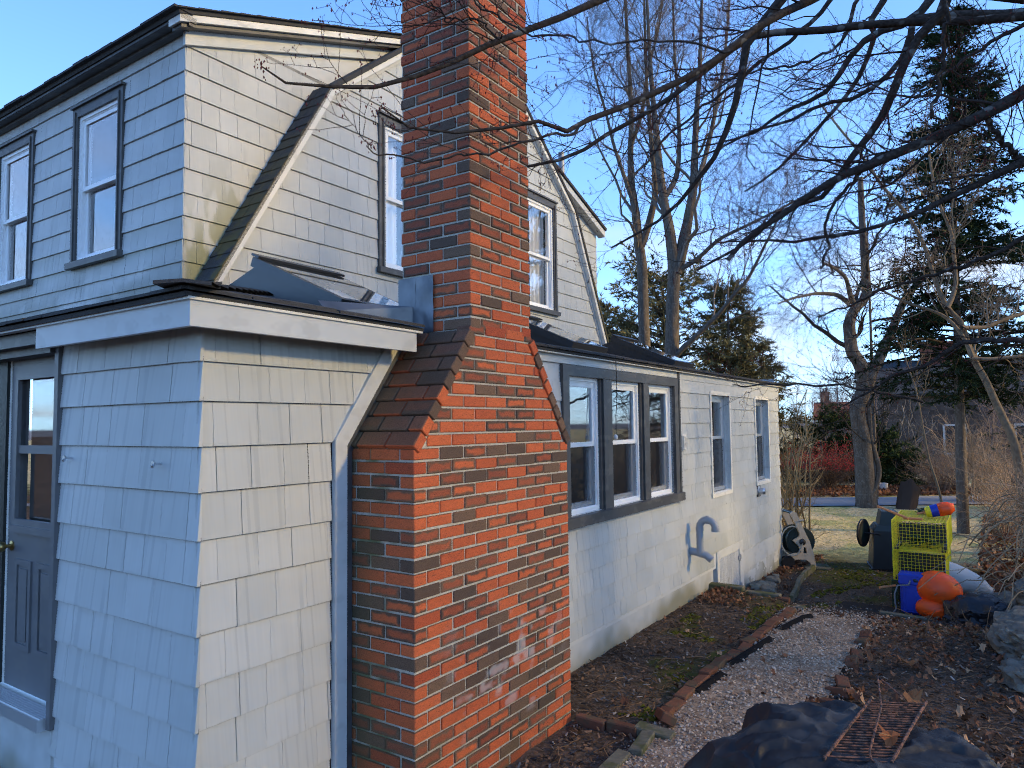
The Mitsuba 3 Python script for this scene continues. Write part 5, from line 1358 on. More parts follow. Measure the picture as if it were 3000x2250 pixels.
m = MB().add(v, f, c=c); m.tube([q[0], q[0] + [-0.07, 0.03, 0.03]], 0.0015, 4, c=[.35, .2, .1]); m.put(k, 'm_vcol')
# ivy right of the grill
iv = thing('ivy', 'green ivy leaves on the ground right of the grill cover', 'ivy')
n = 340
x = rs.normal(3.55, 0.28, n); y = rs.normal(0.02, 0.16, n) - 0.1 * (x - 3.5)
keep = (y < 0.30) & ~((x - cx) ** 2 + (y - cy) ** 2 < 0.53 ** 2); x, y = x[keep], y[keep]; n = len(x)
pos = np.column_stack([x, y, ground_z(x, y) + rs.uniform(0.02, 0.16, n)])
col = np.array([0.035, 0.085, 0.018]) * (0.5 + rs.uniform(0, 1.1, (n, 1)))
v, f, c = scatter(LEAF, pos, rs.uniform(0.02, 0.042, n), col, rs, (1, 1, 0.5), 1.6, 0.08)
MB().add(v, f, c=c).put(f'{iv}__leaves', 'm_vgloss')
m = MB()
for i in range(14):
    a = rs.uniform(0, 6.28); p0 = np.array([rs.normal(3.5, .2), rs.normal(0.02, .1), 0.03]); p0[2] = float(ground_z(p0[0], p0[1])) + 0.02
    pts = [p0 + np.array([math.cos(a), math.sin(a), 0]) * 0.1 * k + [0, 0, 0.05 * math.sin(k)] for k in range(5)]
    m.tube(pts, 0.0022, 5, c=[0.10, 0.13, 0.04])
m.put(f'{iv}__stem', 'm_vcol')
# ---------------------------------------------------------------- lobster traps, bins, buoys, hose reel
def trap(label, x0, y0, z0, L_, W, H_, mat_, step=0.038, group=None, inner=True):
    t = thing('lobster_trap', label, 'lobster trap', group)
    r = 0.0017
    def panel(name, o, a, b, la, lb):
        m = MB()
        o, a, b = map(np.array, (o, a, b))
        na, nb = int(round(la / step)), int(round(lb / step))
        P = []
        for i in range(na + 1): P.append([o + a * la * i / na, o + a * la * i / na + b * lb])
        for j in range(nb + 1): P.append([o + b * lb * j / nb, o + b * lb * j / nb + a * la])
        P = np.array(P)
        v, f = tubes(P, np.full(P.shape[:2], r), 4)
        m.add(v, f).put(f'{t}__{name}', mat_)
    ex, ey, ez = [1., 0, 0], [0, -1., 0], [0, 0, 1.]
    panel('wire_front', (x0, y0, z0), ey, ez, W, H_)
    panel('wire_back', (x0 + L_, y0, z0), ey, ez, W, H_)
    panel('wire_top', (x0, y0, z0 + H_), ey, ex, W, L_)
    panel('wire_bottom', (x0, y0, z0), ey, ex, W, L_)
    panel('wire_side', (x0, y0, z0), ex, ez, L_, H_)
    panel('wire_side', (x0, y0 - W, z0), ex, ez, L_, H_)
    m = MB()
    for y in (y0, y0 - W):
        for z in (z0, z0 + H_): m.tube([(x0, y, z), (x0 + L_, y, z)], 0.0034, 6)
        for x in (x0, x0 + L_): m.tube([(x, y, z0), (x, y, z0 + H_)], 0.0034, 6)
    for x in (x0, x0 + L_):
        for z in (z0, z0 + H_): m.tube([(x, y0, z), (x, y0 - W, z)], 0.0034, 6)
    m.put(f'{t}__edge_frame', mat_)
    if inner:      # funnel-shaped twine heads inside
        for xc in (x0 + 0.10, x0 + L_ * 0.6):
            P = []
            for k in range(18):
                a = k / 18 * 2 * np.pi
                s = np.array([xc, y0 - W / 2 + 0.47 * W * np.sign(math.cos(a)) * abs(math.cos(a)) ** .5, z0 + H_ / 2 + 0.46 * H_ * np.sign(math.sin(a)) * abs(math.sin(a)) ** .5])
                e = np.array([xc + 0.22, y0 - W / 2 + 0.08 * math.cos(a), z0 + H_ / 2 + 0.07 * math.sin(a)])
                for jj in range(1): P.append([s + (e - s) * q for q in np.linspace(0, 1, 4)])
            for q in np.linspace(0.15, 1, 6):
                ring = [s[0] + (s[-1] - s[0]) * q for s in P[:18]]
                ring = np.array(ring + ring[:1]); 
                P += [ring[i:i + 4] for i in range(0, 16, 3)]
            P = np.array([np.array(p) for p in P])
            v, f = tubes(P, np.full(P.shape[:2], 0.0022), 3)
            MB().add(v, f).put(f'{t}__twine_head', 'm_green_wire')
        MB().box(x0 + 0.02, x0 + L_ - 0.02, y0 - 0.02, y0 - 0.06, z0 + 0.004, z0 + 0.03).box(x0 + 0.02, x0 + L_ - 0.02, y0 - W + 0.06, y0 - W + 0.02, z0 + 0.004, z0 + 0.03).box(x0 + 0.35, x0 + 0.37, y0 - 0.03, y0 - W + 0.03, z0 + 0.05, z0 + H_ * .8).put(f'{t}__runner', 'm_black_plastic')
    return t


trap('dark green wire lobster trap at the bottom of the stack, behind the blue bin', 9.60, 1.06, -0.33, 1.1, 0.55, 0.36, 'm_green_wire')
trap('yellow wire lobster trap in the middle of the stack', 9.62, 1.04, 0.045, 1.1, 0.54, 0.335, 'm_yellow')
trap('yellow wire lobster trap on top of the stack, holding rope and gear', 9.58, 1.035, 0.40, 1.1, 0.56, 0.345, 'm_yellow')
t = thing('rope_heap', 'dark tangled rope heaped inside the top yellow trap', 'rope')
rr = np.random.default_rng(55)
P = np.cumsum(rr.normal(0, 0.055, (26, 30, 3)), 1)
P = (P - P.mean(1, keepdims=True)) * np.array([1.0, .55, .38])
P = P.clip(-.23, .23) * np.array([1.2, .9, .55]) + np.array([9.95, 0.74, 0.52])
v, f = tubes(P, np.full(P.shape[:2], 0.007), 5); MB().add(v, f).put(t, 'm_green_wire', smooth=True)
t = thing('net_heap', 'dark green net bundled on top of the trap stack', 'net')
P = np.cumsum(rr.normal(0, 0.05, (22, 20, 3)), 1); P = (P - P.mean(1, keepdims=True)).clip(-.25, .25) * np.array([.7, .45, .16]) + np.array([10.35, 0.72, 0.79])
v, f = tubes(P, np.full(P.shape[:2], 0.006), 5); MB().add(v, f).put(t, 'm_green_wire', smooth=True)
for i, (a, b, lb) in enumerate([((9.95, 1.22, 0.86), (9.65, 0.86, 0.765), 'orange stick poking over the left corner of the trap stack'), ((9.70, 0.92, 0.762), (9.68, 0.72, 0.765), 'orange stick lying flat on the front of the top trap'), ((9.42, 1.17, -0.03), (9.58, 1.02, -0.02), 'short pale stick poking out left of the blue bin')]):
    t = thing('stick', lb, 'stick')
    MB().tube([a, b], 0.014, 8).put(t, 'm_stick' if False else 'm_buoy_stick')


def lathe(prof, at, axis, sections=32):
    m = trimesh.creation.revolve(np.array(prof, float), sections=sections)
    a = np.array(axis, float); a /= np.linalg.norm(a)
    m.apply_transform(trimesh.geometry.align_vectors([0, 0, 1], a)); m.apply_translation(at)
    return m


arc = lambda r, h, n=14, p=1.0: [[max(r * math.cos(q) ** p, 0), h * math.sin(q)] for q in np.linspace(-np.pi / 2, np.pi / 2, n)]
t = thing('buoy', 'large orange inflatable buoy leaning on the blue bin', 'buoy')
at = np.array([9.48, 0.575, 0.0]); ax = np.array([0.25, -0.80, -0.35]); ax /= np.linalg.norm(ax)
MB().mesh(lathe(arc(0.205, 0.235, 24, 0.85), at, ax, 40)).put(f'{t}__float', 'm_buoy_orange', smooth=True)
MB().mesh(lathe([[0, 0], [0.05, 0], [0.042, 0.05], [0.02, 0.09], [0, 0.09]], at - ax * 0.215, -ax, 16)).put(f'{t}__rope_eye', 'm_black_plastic', smooth=40)
MB().tube([at - ax * 0.30, (9.34, 0.86, 0.05), (9.30, 0.97, 0.04), (9.28, 1.0, -0.05), (9.28, 1.0, -0.15), (9.30, 0.99, -0.22), (9.29, 1.02, -0.27)], 0.009, 8, c=[.22, .22, .23]).put(f'{t}__rope', 'm_vcol', smooth=40)
t = thing('buoy', 'small orange buoy with a raised band under the large one', 'buoy')
at = np.array([9.36, 0.62, -0.20]); ax = np.array([0.05, -0.9, -0.12]); ax /= np.linalg.norm(ax)
MB().mesh(lathe(arc(0.115, 0.185, 20, 0.8), at, ax, 32)).put(f'{t}__float', 'm_buoy_orange', smooth=True)
MB().mesh(lathe([[0.10, -0.012], [0.128, -0.012], [0.128, 0.012], [0.10, 0.012]], at, np.array([-0.15, 0.35, 1.0]), 32)).put(f'{t}__band', 'm_buoy_orange', smooth=40)
t = thing('buoy', 'long white spar buoy with a blue collar behind the orange buoy', 'buoy')
at = np.array([10.35, 0.50, 0.02]); ax = np.array([0.18, -0.80, -0.33]); ax /= np.linalg.norm(ax)
MB().mesh(lathe([[0, -0.16], [0.125, -0.16], [0.15, -0.10], [0.158, 0.02], [0.152, 0.14], [0.135, 0.26], [0.10, 0.36], [0.055, 0.43], [0.05, 0.47], [0, 0.47]], at, ax, 36)).put(f'{t}__float', 'm_white_buoy', smooth=40)
MB().mesh(lathe([[0, -0.30], [0.05, -0.30], [0.075, -0.25], [0.125, -0.162], [0, -0.162]], at, ax, 30)).put(f'{t}__collar', 'm_blue', smooth=40)
t = thing('buoy', 'small blue, yellow and orange lobster buoy on top of the trap stack', 'buoy')
at = np.array([9.95, 0.60, 0.845]); ax = np.array([0.12, -0.9, 0.22]); ax /= np.linalg.norm(ax)
MB().mesh(lathe([[0, -.11], [.05, -.11], [.066, -.085], [.068, -.05], [0, -.05]], at, ax, 24)).put(f'{t}__yellow_end', 'm_yellow', smooth=40)
MB().mesh(lathe([[0, -.05], [.072, -.05], [.074, .03], [0, .03]], at, ax, 24)).put(f'{t}__blue_band', 'm_blue', smooth=40)
m = lathe([[0, .03], [.076, .03], [.082, .08], [.078, .14], [.055, .17], [.045, .20], [0, .20]], at, ax, 26)
v = np.array(m.vertices); v = v + (meshkit.fbm(v * 30, 3, 2) - 0.5)[:, None] * 0.02
MB().add(v, m.faces).put(f'{t}__orange_head', 'm_buoy_orange', smooth=True)
MB().tube([at - ax * 0.2, at - ax * 0.1], 0.012, 8).put(f'{t}__stick', 'm_buoy_stick')
t = thing('storage_bin', 'blue plastic storage bin standing on end in front of the traps', 'bin')
c0, s0 = math.cos(math.radians(6)), math.sin(math.radians(6))
tilt = lambda p: np.column_stack([9.36 + p[:, 0] * c0 + p[:, 2] * s0 * .6, p[:, 1], -0.29 + p[:, 2]])
MB().cbox((0.0, 0.56, 0.0), (0.20, 0.955, 0.42), 0.03, tilt).put(f'{t}__body', 'm_blue', smooth=30)
MB().cbox((-0.012, 0.545, 0.33), (0.212, 0.97, 0.455), 0.014, tilt).cbox((-0.008, 0.66, 0.05), (0.0, 0.90, 0.31), 0.004, tilt).put(f'{t}__lid', 'm_blue', smooth=30)
t = thing('wheeled_bin', 'black wheeled bin turned upside down beside the lobster traps', 'bin')
def frustum(z0, z1, a, b, c, d, at, rz):
    """rectangle a x b at z0 to c x d at z1"""
    v = np.array([[sx * w / 2, sy * h / 2, z] for (w, h, z) in ((a, b, z0), (c, d, z1)) for (sx, sy) in ((-1, -1), (1, -1), (1, 1), (-1, 1))])
    m = trimesh.convex.convex_hull(v)
    m = m.subdivide().subdivide()
    q = np.array(m.vertices); ca, sa = math.cos(rz), math.sin(rz)
    q = np.column_stack([q[:, 0] * ca - q[:, 1] * sa, q[:, 0] * sa + q[:, 1] * ca, q[:, 2]]) + at
    return q, m.faces
rz = math.radians(14)
B0 = np.array([12.35, 1.38, -0.34])
m = MB(); m.add(*frustum(0.0, 0.05, .62, .56, .64, .58, B0, rz)); m.add(*frustum(0.05, 0.60, .58, .53, .50, .46, B0, rz)); m.put(f'{t}__body', 'm_black_plastic')
m = MB(); m.add(*frustum(0.60, 0.68, .50, .47, .44, .36, B0, rz)); m.add(*frustum(0.68, 0.89, .42, .30, .36, .22, B0, rz)); m.put(f'{t}__base', 'm_reel_dark')
wc = B0 + np.array([-0.26, 0.315, 0.56]); wa = np.array([0.25, 0.97, 0.0])
MB().mesh(lathe([[0.15, -0.018], [0.20, -0.02], [0.212, -0.012], [0.212, 0.012], [0.20, 0.02], [0.15, 0.018]], wc, wa, 32)).put(f'{t}__wheel', 'm_black_plastic', smooth=40)
MB().mesh(lathe([[0, -0.02], [0.15, -0.015], [0.15, 0.015], [0, 0.02]], wc, wa, 24)).put(f'{t}__wheel__hub', 'm_reel_dark', smooth=40)
MB().tube([wc, wc - wa * 0.25], 0.012, 8).put(f'{t}__axle', 'm_black_plastic')

# hose reel cart: profile plane towards the path
hr = thing('hose_reel', 'tan plastic hose reel cart with a dark green drum at the end of the house', 'hose reel')
O = np.array([11.76, 2.62, -0.335]); ea = np.array([0.55, -0.835, 0.0]); ea /= np.linalg.norm(ea); en = np.array([-ea[1], ea[0], 0]) * -1
if en[0] > 0: en = -en
fh = lambda p: O + np.outer(p[:, 0], ea) + np.outer(p[:, 1], [0, 0, 1]) + np.outer(p[:, 2], en)
side = Polygon([(-0.13, 0.84), (-0.10, 0.875), (-0.05, 0.86), (0.05, 0.62), (0.14, 0.42), (0.20, 0.20), (0.235, 0.0), (0.18, 0.0), (0.155, 0.10), (0.08, 0.155), (-0.05, 0.16), (-0.17, 0.13), (-0.20, 0.20), (-0.10, 0.24), (0.02, 0.25), (-0.02, 0.36), (-0.10, 0.44), (0.0, 0.50), (0.0, 0.55), (-0.05, 0.68)])
side = side.buffer(0.012).buffer(-0.006)
hole = Polygon([(0.04, 0.245), (0.10, 0.245), (0.085, 0.33), (0.055, 0.34)])
for w in (0.17, -0.21):
    MB().prism(side.difference(hole) if side.is_valid else side.buffer(0), w, w + 0.04, fh).put(f'{hr}__side_frame', 'm_reel')
dc = O + ea * 0.03 + np.array([0, 0, 0.42])
m = MB(); m.mesh(lathe([[0, -0.15], [0.215, -0.15], [0.22, -0.145], [0.22, -0.13], [0.10, -0.12], [0.10, 0.12], [0.22, 0.13], [0.22, 0.145], [0.215, 0.15], [0, 0.15]], dc, en, 36)); m.put(f'{hr}__drum', 'm_reel_dark', smooth=35)
m = MB()
for k in range(5): m.mesh(trimesh.creation.torus(0.12 + 0.03 * (k % 2), 0.014, 36, 8, transform=trimesh.geometry.align_vectors([0, 0, 1], en)).apply_translation(dc + en * (-0.09 + 0.045 * k)))
m.put(f'{hr}__wound_hose', 'm_green_wire', smooth=True)
MB().mesh(lathe([[0, 0.2], [0.05, 0.2], [0.045, 0.235], [0.02, 0.245], [0, 0.245]], dc, en, 20)).put(f'{hr}__hub', 'm_black_plastic', smooth=40)
for w in (0.20, -0.20): MB().mesh(lathe([[0, -0.025], [0.10, -0.025], [0.105, -0.015], [0.105, 0.015], [0.10, 0.025], [0, 0.025]], O + ea * -0.19 + np.array([0, 0, 0.105]) + en * w, en, 28)).put(f'{hr}__wheel', 'm_black_plastic', smooth=40)
MB().tube([fh(np.array([[-0.09, 0.855, -0.2]]))[0], fh(np.array([[-0.09, 0.855, 0.2]]))[0]], 0.022, 10).box(0.0, 0.0, 0, 0, 0, 0).put(f'{hr}__handle', 'm_reel_dark')
MB().tube(fh(np.array([[-0.06, 0.72, 0.2], [0.0, 0.74, 0.21], [0.06, 0.755, 0.22]])), 0.013, 8).put(f'{hr}__crank', 'm_reel')
a = np.linspace(0.35, 1.0, 24) * 2 * np.pi
lp = [fh(np.array([[-0.10 + 0.17 * math.cos(q) - 0.03, 0.44 + 0.22 * math.sin(q), 0.24]]))[0] for q in np.linspace(1.2, 5.2, 26)]
MB().tube([fh(np.array([[-0.05, 0.70, 0.22]]))[0]] + lp + [fh(np.array([[0.02, 0.40, 0.25]]))[0]], 0.010, 8, c=[.36, .36, .33]).put(f'{hr}__hose', 'm_vcol', smooth=40)
# ---------------------------------------------------------------- trees
def grow(P, R, n_child, length, angle, rg, up=0.0, wob=0.06, N=6, trange=(0.2, 1.0), rr=0.55, rmin=0.002, taper=0.25, bias=(0, 0, 0), curl=0.0, lenfall=0.5):
    """children of the branches P (B, N0, 3), R (B, N0)"""
    B, N0, _ = P.shape
    n = B * n_child
    par = np.repeat(np.arange(B), n_child)
    t = np.tile((np.arange(n_child) + 0.5) / n_child, B) + rg.uniform(-.5, .5, n) / n_child
    t = trange[0] + (trange[1] - trange[0]) * t.clip(0, 1)
    x = t * (N0 - 1); i = np.minimum(x.astype(int), N0 - 2); fr_ = (x - i)[:, None]
    base = P[par, i] * (1 - fr_) + P[par, i + 1] * fr_
    rad = R[par, i] * (1 - fr_[:, 0]) + R[par, i + 1] * fr_[:, 0]
    tan = P[par, i + 1] - P[par, i]; tan /= np.linalg.norm(tan, axis=1, keepdims=True) + 1e-9
    q = rg.normal(0, 1, (n, 3)); q -= (q * tan).sum(1, keepdims=True) * tan; q /= np.linalg.norm(q, axis=1, keepdims=True) + 1e-9
    a = np.radians(rg.uniform(*angle, n))[:, None]
    d = np.cos(a) * tan + np.sin(a) * q + np.array(bias) + np.array([0, 0, up]) * rg.uniform(.5, 1.5, (n, 1))
    d /= np.linalg.norm(d, axis=1, keepdims=True)
    L_ = rg.uniform(*length, n) * (1 - lenfall * (t - trange[0]) / max(trange[1] - trange[0], 1e-6))
    s = np.linspace(0, 1, N)
    step = rg.normal(0, wob, (n, N, 3)); step[:, 0] = 0
    step = np.cumsum(step, 1)
    pts = base[:, None] + L_[:, None, None] * (d[:, None] * s[None, :, None] + step * s[None, :, None] ** 0.5 + np.array([0, 0, curl]) * (s ** 2)[None, :, None])
    r0 = np.maximum(rad * rr, rmin)
    rad2 = r0[:, None] * (1 - (1 - taper) * s[None]) 
    return pts, np.maximum(rad2, rmin * 0.6)


def resample(pl, N):
    p = np.array(pl, float)
    seg = np.r_[0, np.cumsum(np.linalg.norm(np.diff(p[:, :3], axis=0), axis=1))]
    from scipy.interpolate import CubicSpline, PchipInterpolator
    s = np.linspace(0, seg[-1], N)
    q = np.column_stack([PchipInterpolator(seg, p[:, k])(s) for k in range(4)])
    return q[:, :3], q[:, 3]


def stack(lines, N):
    a = [resample(l, N) for l in lines]
    return np.array([x[0] for x in a]), np.array([x[1] for x in a])


def colors(n_pieces, per, base, rg, lo=0.6, hi=1.4):
    return np.repeat(np.array(base) * rg.uniform(lo, hi, (n_pieces, 1)), per, 0)


TRI_UP = np.array([[0, 1, 2]])
# --- the maple that overhangs the picture from the right; its trunk stands out of view
rt = np.random.default_rng(2024)
ov = thing('overhanging_maple', 'bare maple reaching in from the right with red-budded twigs across chimney and sky', 'tree')
trunk_top = np.array([7.6, -3.6, 4.2])
tp, trd = resample([(7.9, -3.9, -0.3, 0.24), (7.85, -3.85, 0.6, 0.20), (7.75, -3.75, 2.2, 0.18), (7.6, -3.6, 4.2, 0.16), (7.3, -3.4, 6.5, 0.12), (7.2, -3.5, 9.0, 0.07)], 16)
MB().tube(tp, trd, 14).put(f'{ov}__trunk', 'm_bark_dark', smooth=60)
big = []
for l in OVERHEAD:
    l = [list(q) for q in l]
    p0 = np.array(l[0][:3])
    if l[0][3] > 0.011 and len(l) > 8 and (p0[1] < 1.0 or p0[2] > 3.5):       # carry the limb on to the trunk
        z_ = min(max(p0[2] * 0.8, 2.6), 6.5)
        k = np.argmin(np.abs(tp[:, 2] - z_)); e = tp[k]
        mid = (p0 * 0.5 + e * 0.5) + np.array([0, 0, 0.25])
        l = [[*e, l[0][3] * 1.7], [*mid, l[0][3] * 1.3]] + l
    big.append(l)
for l in big:
    p, r = resample(l, 40)
    p = p + np.column_stack([meshkit.noise(np.column_stack([np.arange(40) * .55, np.full(40, k * 9.1 + l[0][0]), np.zeros(40)]), 3) - .5 for k in range(3)]) * 0.045
    MB().tube(p, r, 9).put(f'{ov}__limb', 'm_bark_dark', smooth=60)
P, R = stack(OVERHEAD, 30)
tw = MB(); buds = []


def add_tubes(mb, P, R, sides, base, lo=.6, hi=1.3):
    v, f = tubes(P, R, sides); mb.add(v, f, c=colors(len(P), P.shape[1] * sides, base, rt, lo, hi))


P1, R1 = grow(P, R, 12, (0.35, 1.35), (25, 65), rt, up=0.10, wob=0.035, N=9, rr=0.27, rmin=0.0024, taper=0.45, bias=(-.15, .25, 0), curl=0.10)
par_ = np.repeat(np.arange(len(P)), 12)
drop = np.isin(par_, [1, 2]) & (rt.uniform(0, 1, len(P1)) < 0.80) | (par_ == 0) & (P1[:, 0, 0] < 4.2) & (rt.uniform(0, 1, len(P1)) < .7)
P1, R1 = P1[~drop], R1[~drop]
short = np.isin(par_[~drop], [0, 1, 2])
P1[short] = P1[short][:, :1] + (P1[short] - P1[short][:, :1]) * 0.45
add_tubes(tw, P1, R1, 5, (0.050, 0.038, 0.033))
P2, R2 = grow(P1, R1, 6, (0.12, 0.55), (25, 70), rt, up=0.15, wob=0.04, N=7, rr=0.6, rmin=0.0017, taper=0.6, curl=0.12)
add_tubes(tw, P2, R2, 4, (0.070, 0.045, 0.040))
P3, R3 = grow(P2[::2], R2[::2], 2, (0.05, 0.16), (30, 75), rt, up=0.2, wob=0.03, N=4, rr=0.7, rmin=0.0014, taper=0.8)
add_tubes(tw, P3, R3, 3, (0.090, 0.045, 0.040))
tw.put(f'{ov}__twig', 'm_vcol', smooth=True)
tips = np.concatenate([P1[:, -1], P2[:, -1], P3[:, -1], P[:, -1], P2[:, 4]])
cl = np.repeat(tips, 2, 0) + rt.normal(0, 0.006, (len(tips) * 2, 3))
near_tip = np.repeat(P[:2 + 1, -1], 16, 0) + rt.normal(0, 0.016, (48, 3))
cl = np.concatenate([cl, near_tip])
v, f, c = scatter(OCT, cl, rt.uniform(0.0030, 0.0058, len(cl)), np.array([0.12, 0.030, 0.030]) * rt.uniform(.6, 1.4, (len(cl), 1)), rt, (0.8, 0.8, 1.5), 1.0, 0.1)
MB().add(v, f, c=c).put(f'{ov}__bud', 'm_vcol')


def bare_tree(label, lines, bark, seed, n1, l1, n2, l2, n3, l3, n4=4, l4=(.15, .5), twig=(0.24, 0.185, 0.145), up=.35, group=None, name='bare_tree', trunk_mat='m_bark', ground=True, t0=0.25, sides=12):
    rg = np.random.default_rng(seed)
    t = thing(name, label, 'tree', group)
    for i, l in enumerate(lines):
        l = [list(q) for q in l]
        if i == 0 and ground:
            b = l[0]; gz = float(ground_z(b[0], b[1]))
            if b[2] > gz + 0.1: l = [[b[0], b[1], gz - 0.1, b[3] * 1.35], [b[0], b[1], gz + 0.6, b[3] * 1.1]] + l
        p, r = resample(l, 48)
        m = MB(); v, f = tubes(p[None], r[None], sides)
        v = v + (meshkit.fbm(v * np.array([7, 7, 2.0]), 3, 5) - 0.5)[:, None] * np.repeat(r, sides)[:, None] * 0.35
        m.add(v, f).put(f'{t}__trunk' if i == 0 else f'{t}__limb', trunk_mat, smooth=60)
    P, R = stack(lines, 24)
    tw = MB()
    def addt(P, R, s, c): 
        v, f = tubes(P, R, s); tw.add(v, f, c=colors(len(P), P.shape[1] * s, c, rg))
    P1, R1 = grow(P, R, n1, l1, (30, 60), rg, up=up, wob=.05, N=8, trange=(t0, 1), rr=.42, rmin=.008, taper=.3, curl=.1, lenfall=.6)
    addt(P1, R1, 5, bark)
    P2, R2 = grow(P1, R1, n2, l2, (25, 60), rg, up=up * .8, wob=.05, N=6, rr=.5, rmin=.005, taper=.4)
    addt(P2, R2, 4, twig)
    P3, R3 = grow(P2, R2, n3, l3, (25, 60), rg, up=up * .7, wob=.05, N=5, rr=.55, rmin=.0035, taper=.5)
    addt(P3, R3, 3, twig)
    if n4:
        P4, R4 = grow(P3, R3, n4, l4, (25, 65), rg, up=up * .5, wob=.04, N=4, rr=.7, rmin=.0026, taper=.7)
        addt(P4, R4, 3, twig)
    tw.put(f'{t}__crown', 'm_vcol', smooth=True)
    return t


bare_tree('tall bare tree with a straight trunk behind the annex roof, nearer the gable', TREE_A, (0.20, 0.16, 0.125), 7, 13, (1.3, 3.2), 6, (.6, 1.7), 6, (.3, .8), 3, (.15, .4))
bare_tree('thick forked bare tree behind the annex roof, right of the other', TREE_B, (0.19, 0.15, 0.12), 8, 11, (1.3, 3.2), 6, (.6, 1.7), 6, (.3, .8), 3, (.15, .4))
bare_tree('dark crooked forked tree standing at the edge of the driveway', TREE_C, (0.06, 0.05, 0.042), 9, 8, (0.9, 2.6), 5, (.5, 1.4), 5, (.25, .7), 3, (.15, .4), twig=(0.085, 0.068, 0.056), up=.05, ground=False, t0=.42)
bare_tree('pale sunlit leaning tree among the brambles at the right', LEAN, (0.30, 0.23, 0.155), 10, 9, (0.6, 1.8), 5, (.4, 1.0), 4, (.2, .5), 3, (.1, .3), twig=(0.30, 0.22, 0.15), up=.1, trunk_mat='m_bark_pale', sides=12, t0=.3)
bare_tree('thin bent sapling behind the lobster traps', SAPLING, (0.20, 0.15, 0.09), 11, 7, (0.3, 0.9), 4, (.2, .5), 3, (.1, .3), 0, twig=(0.18, 0.13, 0.08), name='sapling', trunk_mat='m_bark_pale', sides=8, t0=.45)


bare_tree('bare tree across the yard, reflected in the window panes', [[(17.0, -12.0, -0.4, .22), (17.1, -12.0, 3, .17), (16.9, -12.2, 7, .11), (17.0, -12.0, 12, .03)], [(17.1, -12.0, 3, .12), (15.5, -11.5, 6, .08), (14.8, -11.6, 10, .02)], [(17.0, -12.1, 4, .11), (18.8, -12.2, 7, .07), (19.6, -12.5, 11, .02)]],
          (0.13, 0.105, 0.085), 17, 10, (1.2, 3.0), 5, (.6, 1.6), 4, (.3, .8), 0)


# --- evergreens
def conifer(name, label, base, top, r0, spread, z_from, seed, whorl=0.33, per=7, col=(0.030, 0.044, 0.022), droop=0.25, tw_n=13, tw_len=(.25, .6), needle=0.085, nn=9, tilt_gap=0.12, group=None, profile=None, width=0.011, upturn=0.0):
    rg = np.random.default_rng(seed)
    t = thing(name, label, 'tree', group)
    base, top = np.array(base, float), np.array(top, float)
    p = base[None] + (top - base)[None] * np.linspace(0, 1, 20)[:, None]
    MB().tube(p, r0 * (1 - 0.93 * np.linspace(0, 1, 20)), 10).put(f'{t}__trunk', 'm_bark', smooth=60)
    Ht = top[2] - base[2]
    P, R = [], []
    z = z_from
    while z < Ht - 0.15:
        k = z / Ht
        ln = spread * (profile(k) if profile else (1 - k) ** 0.85)
        for i in range(max(3, int(per * (0.6 + 0.4 * (1 - k))))):
            if rg.random() < tilt_gap: continue
            a = rg.uniform(0, 2 * np.pi); L_ = ln * rg.uniform(0.55, 1.12) + 0.12
            o = base + (top - base) * (z + rg.uniform(-.15, .15)) / Ht
            s = np.linspace(0, 1, 7)
            el = rg.uniform(-.1, .18) + 0.5 * k
            zz = L_ * (el * s - droop * s ** 2 + upturn * s ** 3)
            yaw = a + rg.normal(0, .1) * s
            P.append(np.column_stack([o[0] + np.cos(yaw) * L_ * s, o[1] + np.sin(yaw) * L_ * s, o[2] + zz])); R.append(np.linspace(max(.012, .018 * L_), .004, 7))
        z += whorl * rg.uniform(.7, 1.3)
    P, R = np.array(P), np.array(R)
    v, f = tubes(P, R, 4); MB().add(v, f, c=colors(len(P), 28, (0.06, 0.048, 0.038), rg)).put(f'{t}__crown', 'm_vcol', smooth=True)
    # side twigs lie flat and hang a little; needles in narrow pointed tufts along them
    P1, R1 = grow(P, R, tw_n, tw_len, (35, 65), rg, up=-0.12, wob=.03, N=5, trange=(.12, 1.0), rr=.5, rmin=.003, taper=.6, lenfall=.45)
    flat = P1 - P1[:, :1]; flat[:, :, 2] *= 0.55; P1 = P1[:, :1] + flat
    n = len(P1)
    u = rg.uniform(0, 1, (n, nn)); x = u * 4; i = np.minimum(x.astype(int), 3); fr_ = (x - i)[..., None]
    ar = np.arange(n)[:, None]
    o = (P1[ar, i] * (1 - fr_) + P1[ar, i + 1] * fr_).reshape(-1, 3)
    tan = (P1[ar, i + 1] - P1[ar, i]).reshape(-1, 3); tan /= np.linalg.norm(tan, axis=1, keepdims=True) + 1e-9
    d = tan * 0.8 + rg.normal(0, .55, o.shape); d /= np.linalg.norm(d, axis=1, keepdims=True)
    sd = np.cross(d, rg.normal(0, 1, o.shape)); sd /= np.linalg.norm(sd, axis=1, keepdims=True) + 1e-9
    L_ = needle * rg.uniform(.6, 1.3, (len(o), 1)); w = width * rg.uniform(.7, 1.3, (len(o), 1))
    v = np.stack([o - sd * w, o + sd * w, o + d * L_], 1).reshape(-1, 3)
    f = np.arange(len(v)).reshape(-1, 3)
    tone = np.repeat(rg.uniform(.5, 1.5, n), nn)
    c = np.repeat(np.array(col)[None] * tone[:, None] * rg.uniform(.75, 1.25, (len(o), 1)), 3, 0)
    MB().add(v, f, c=c).put(f'{t}__crown__needles', 'm_vcol')
    return t


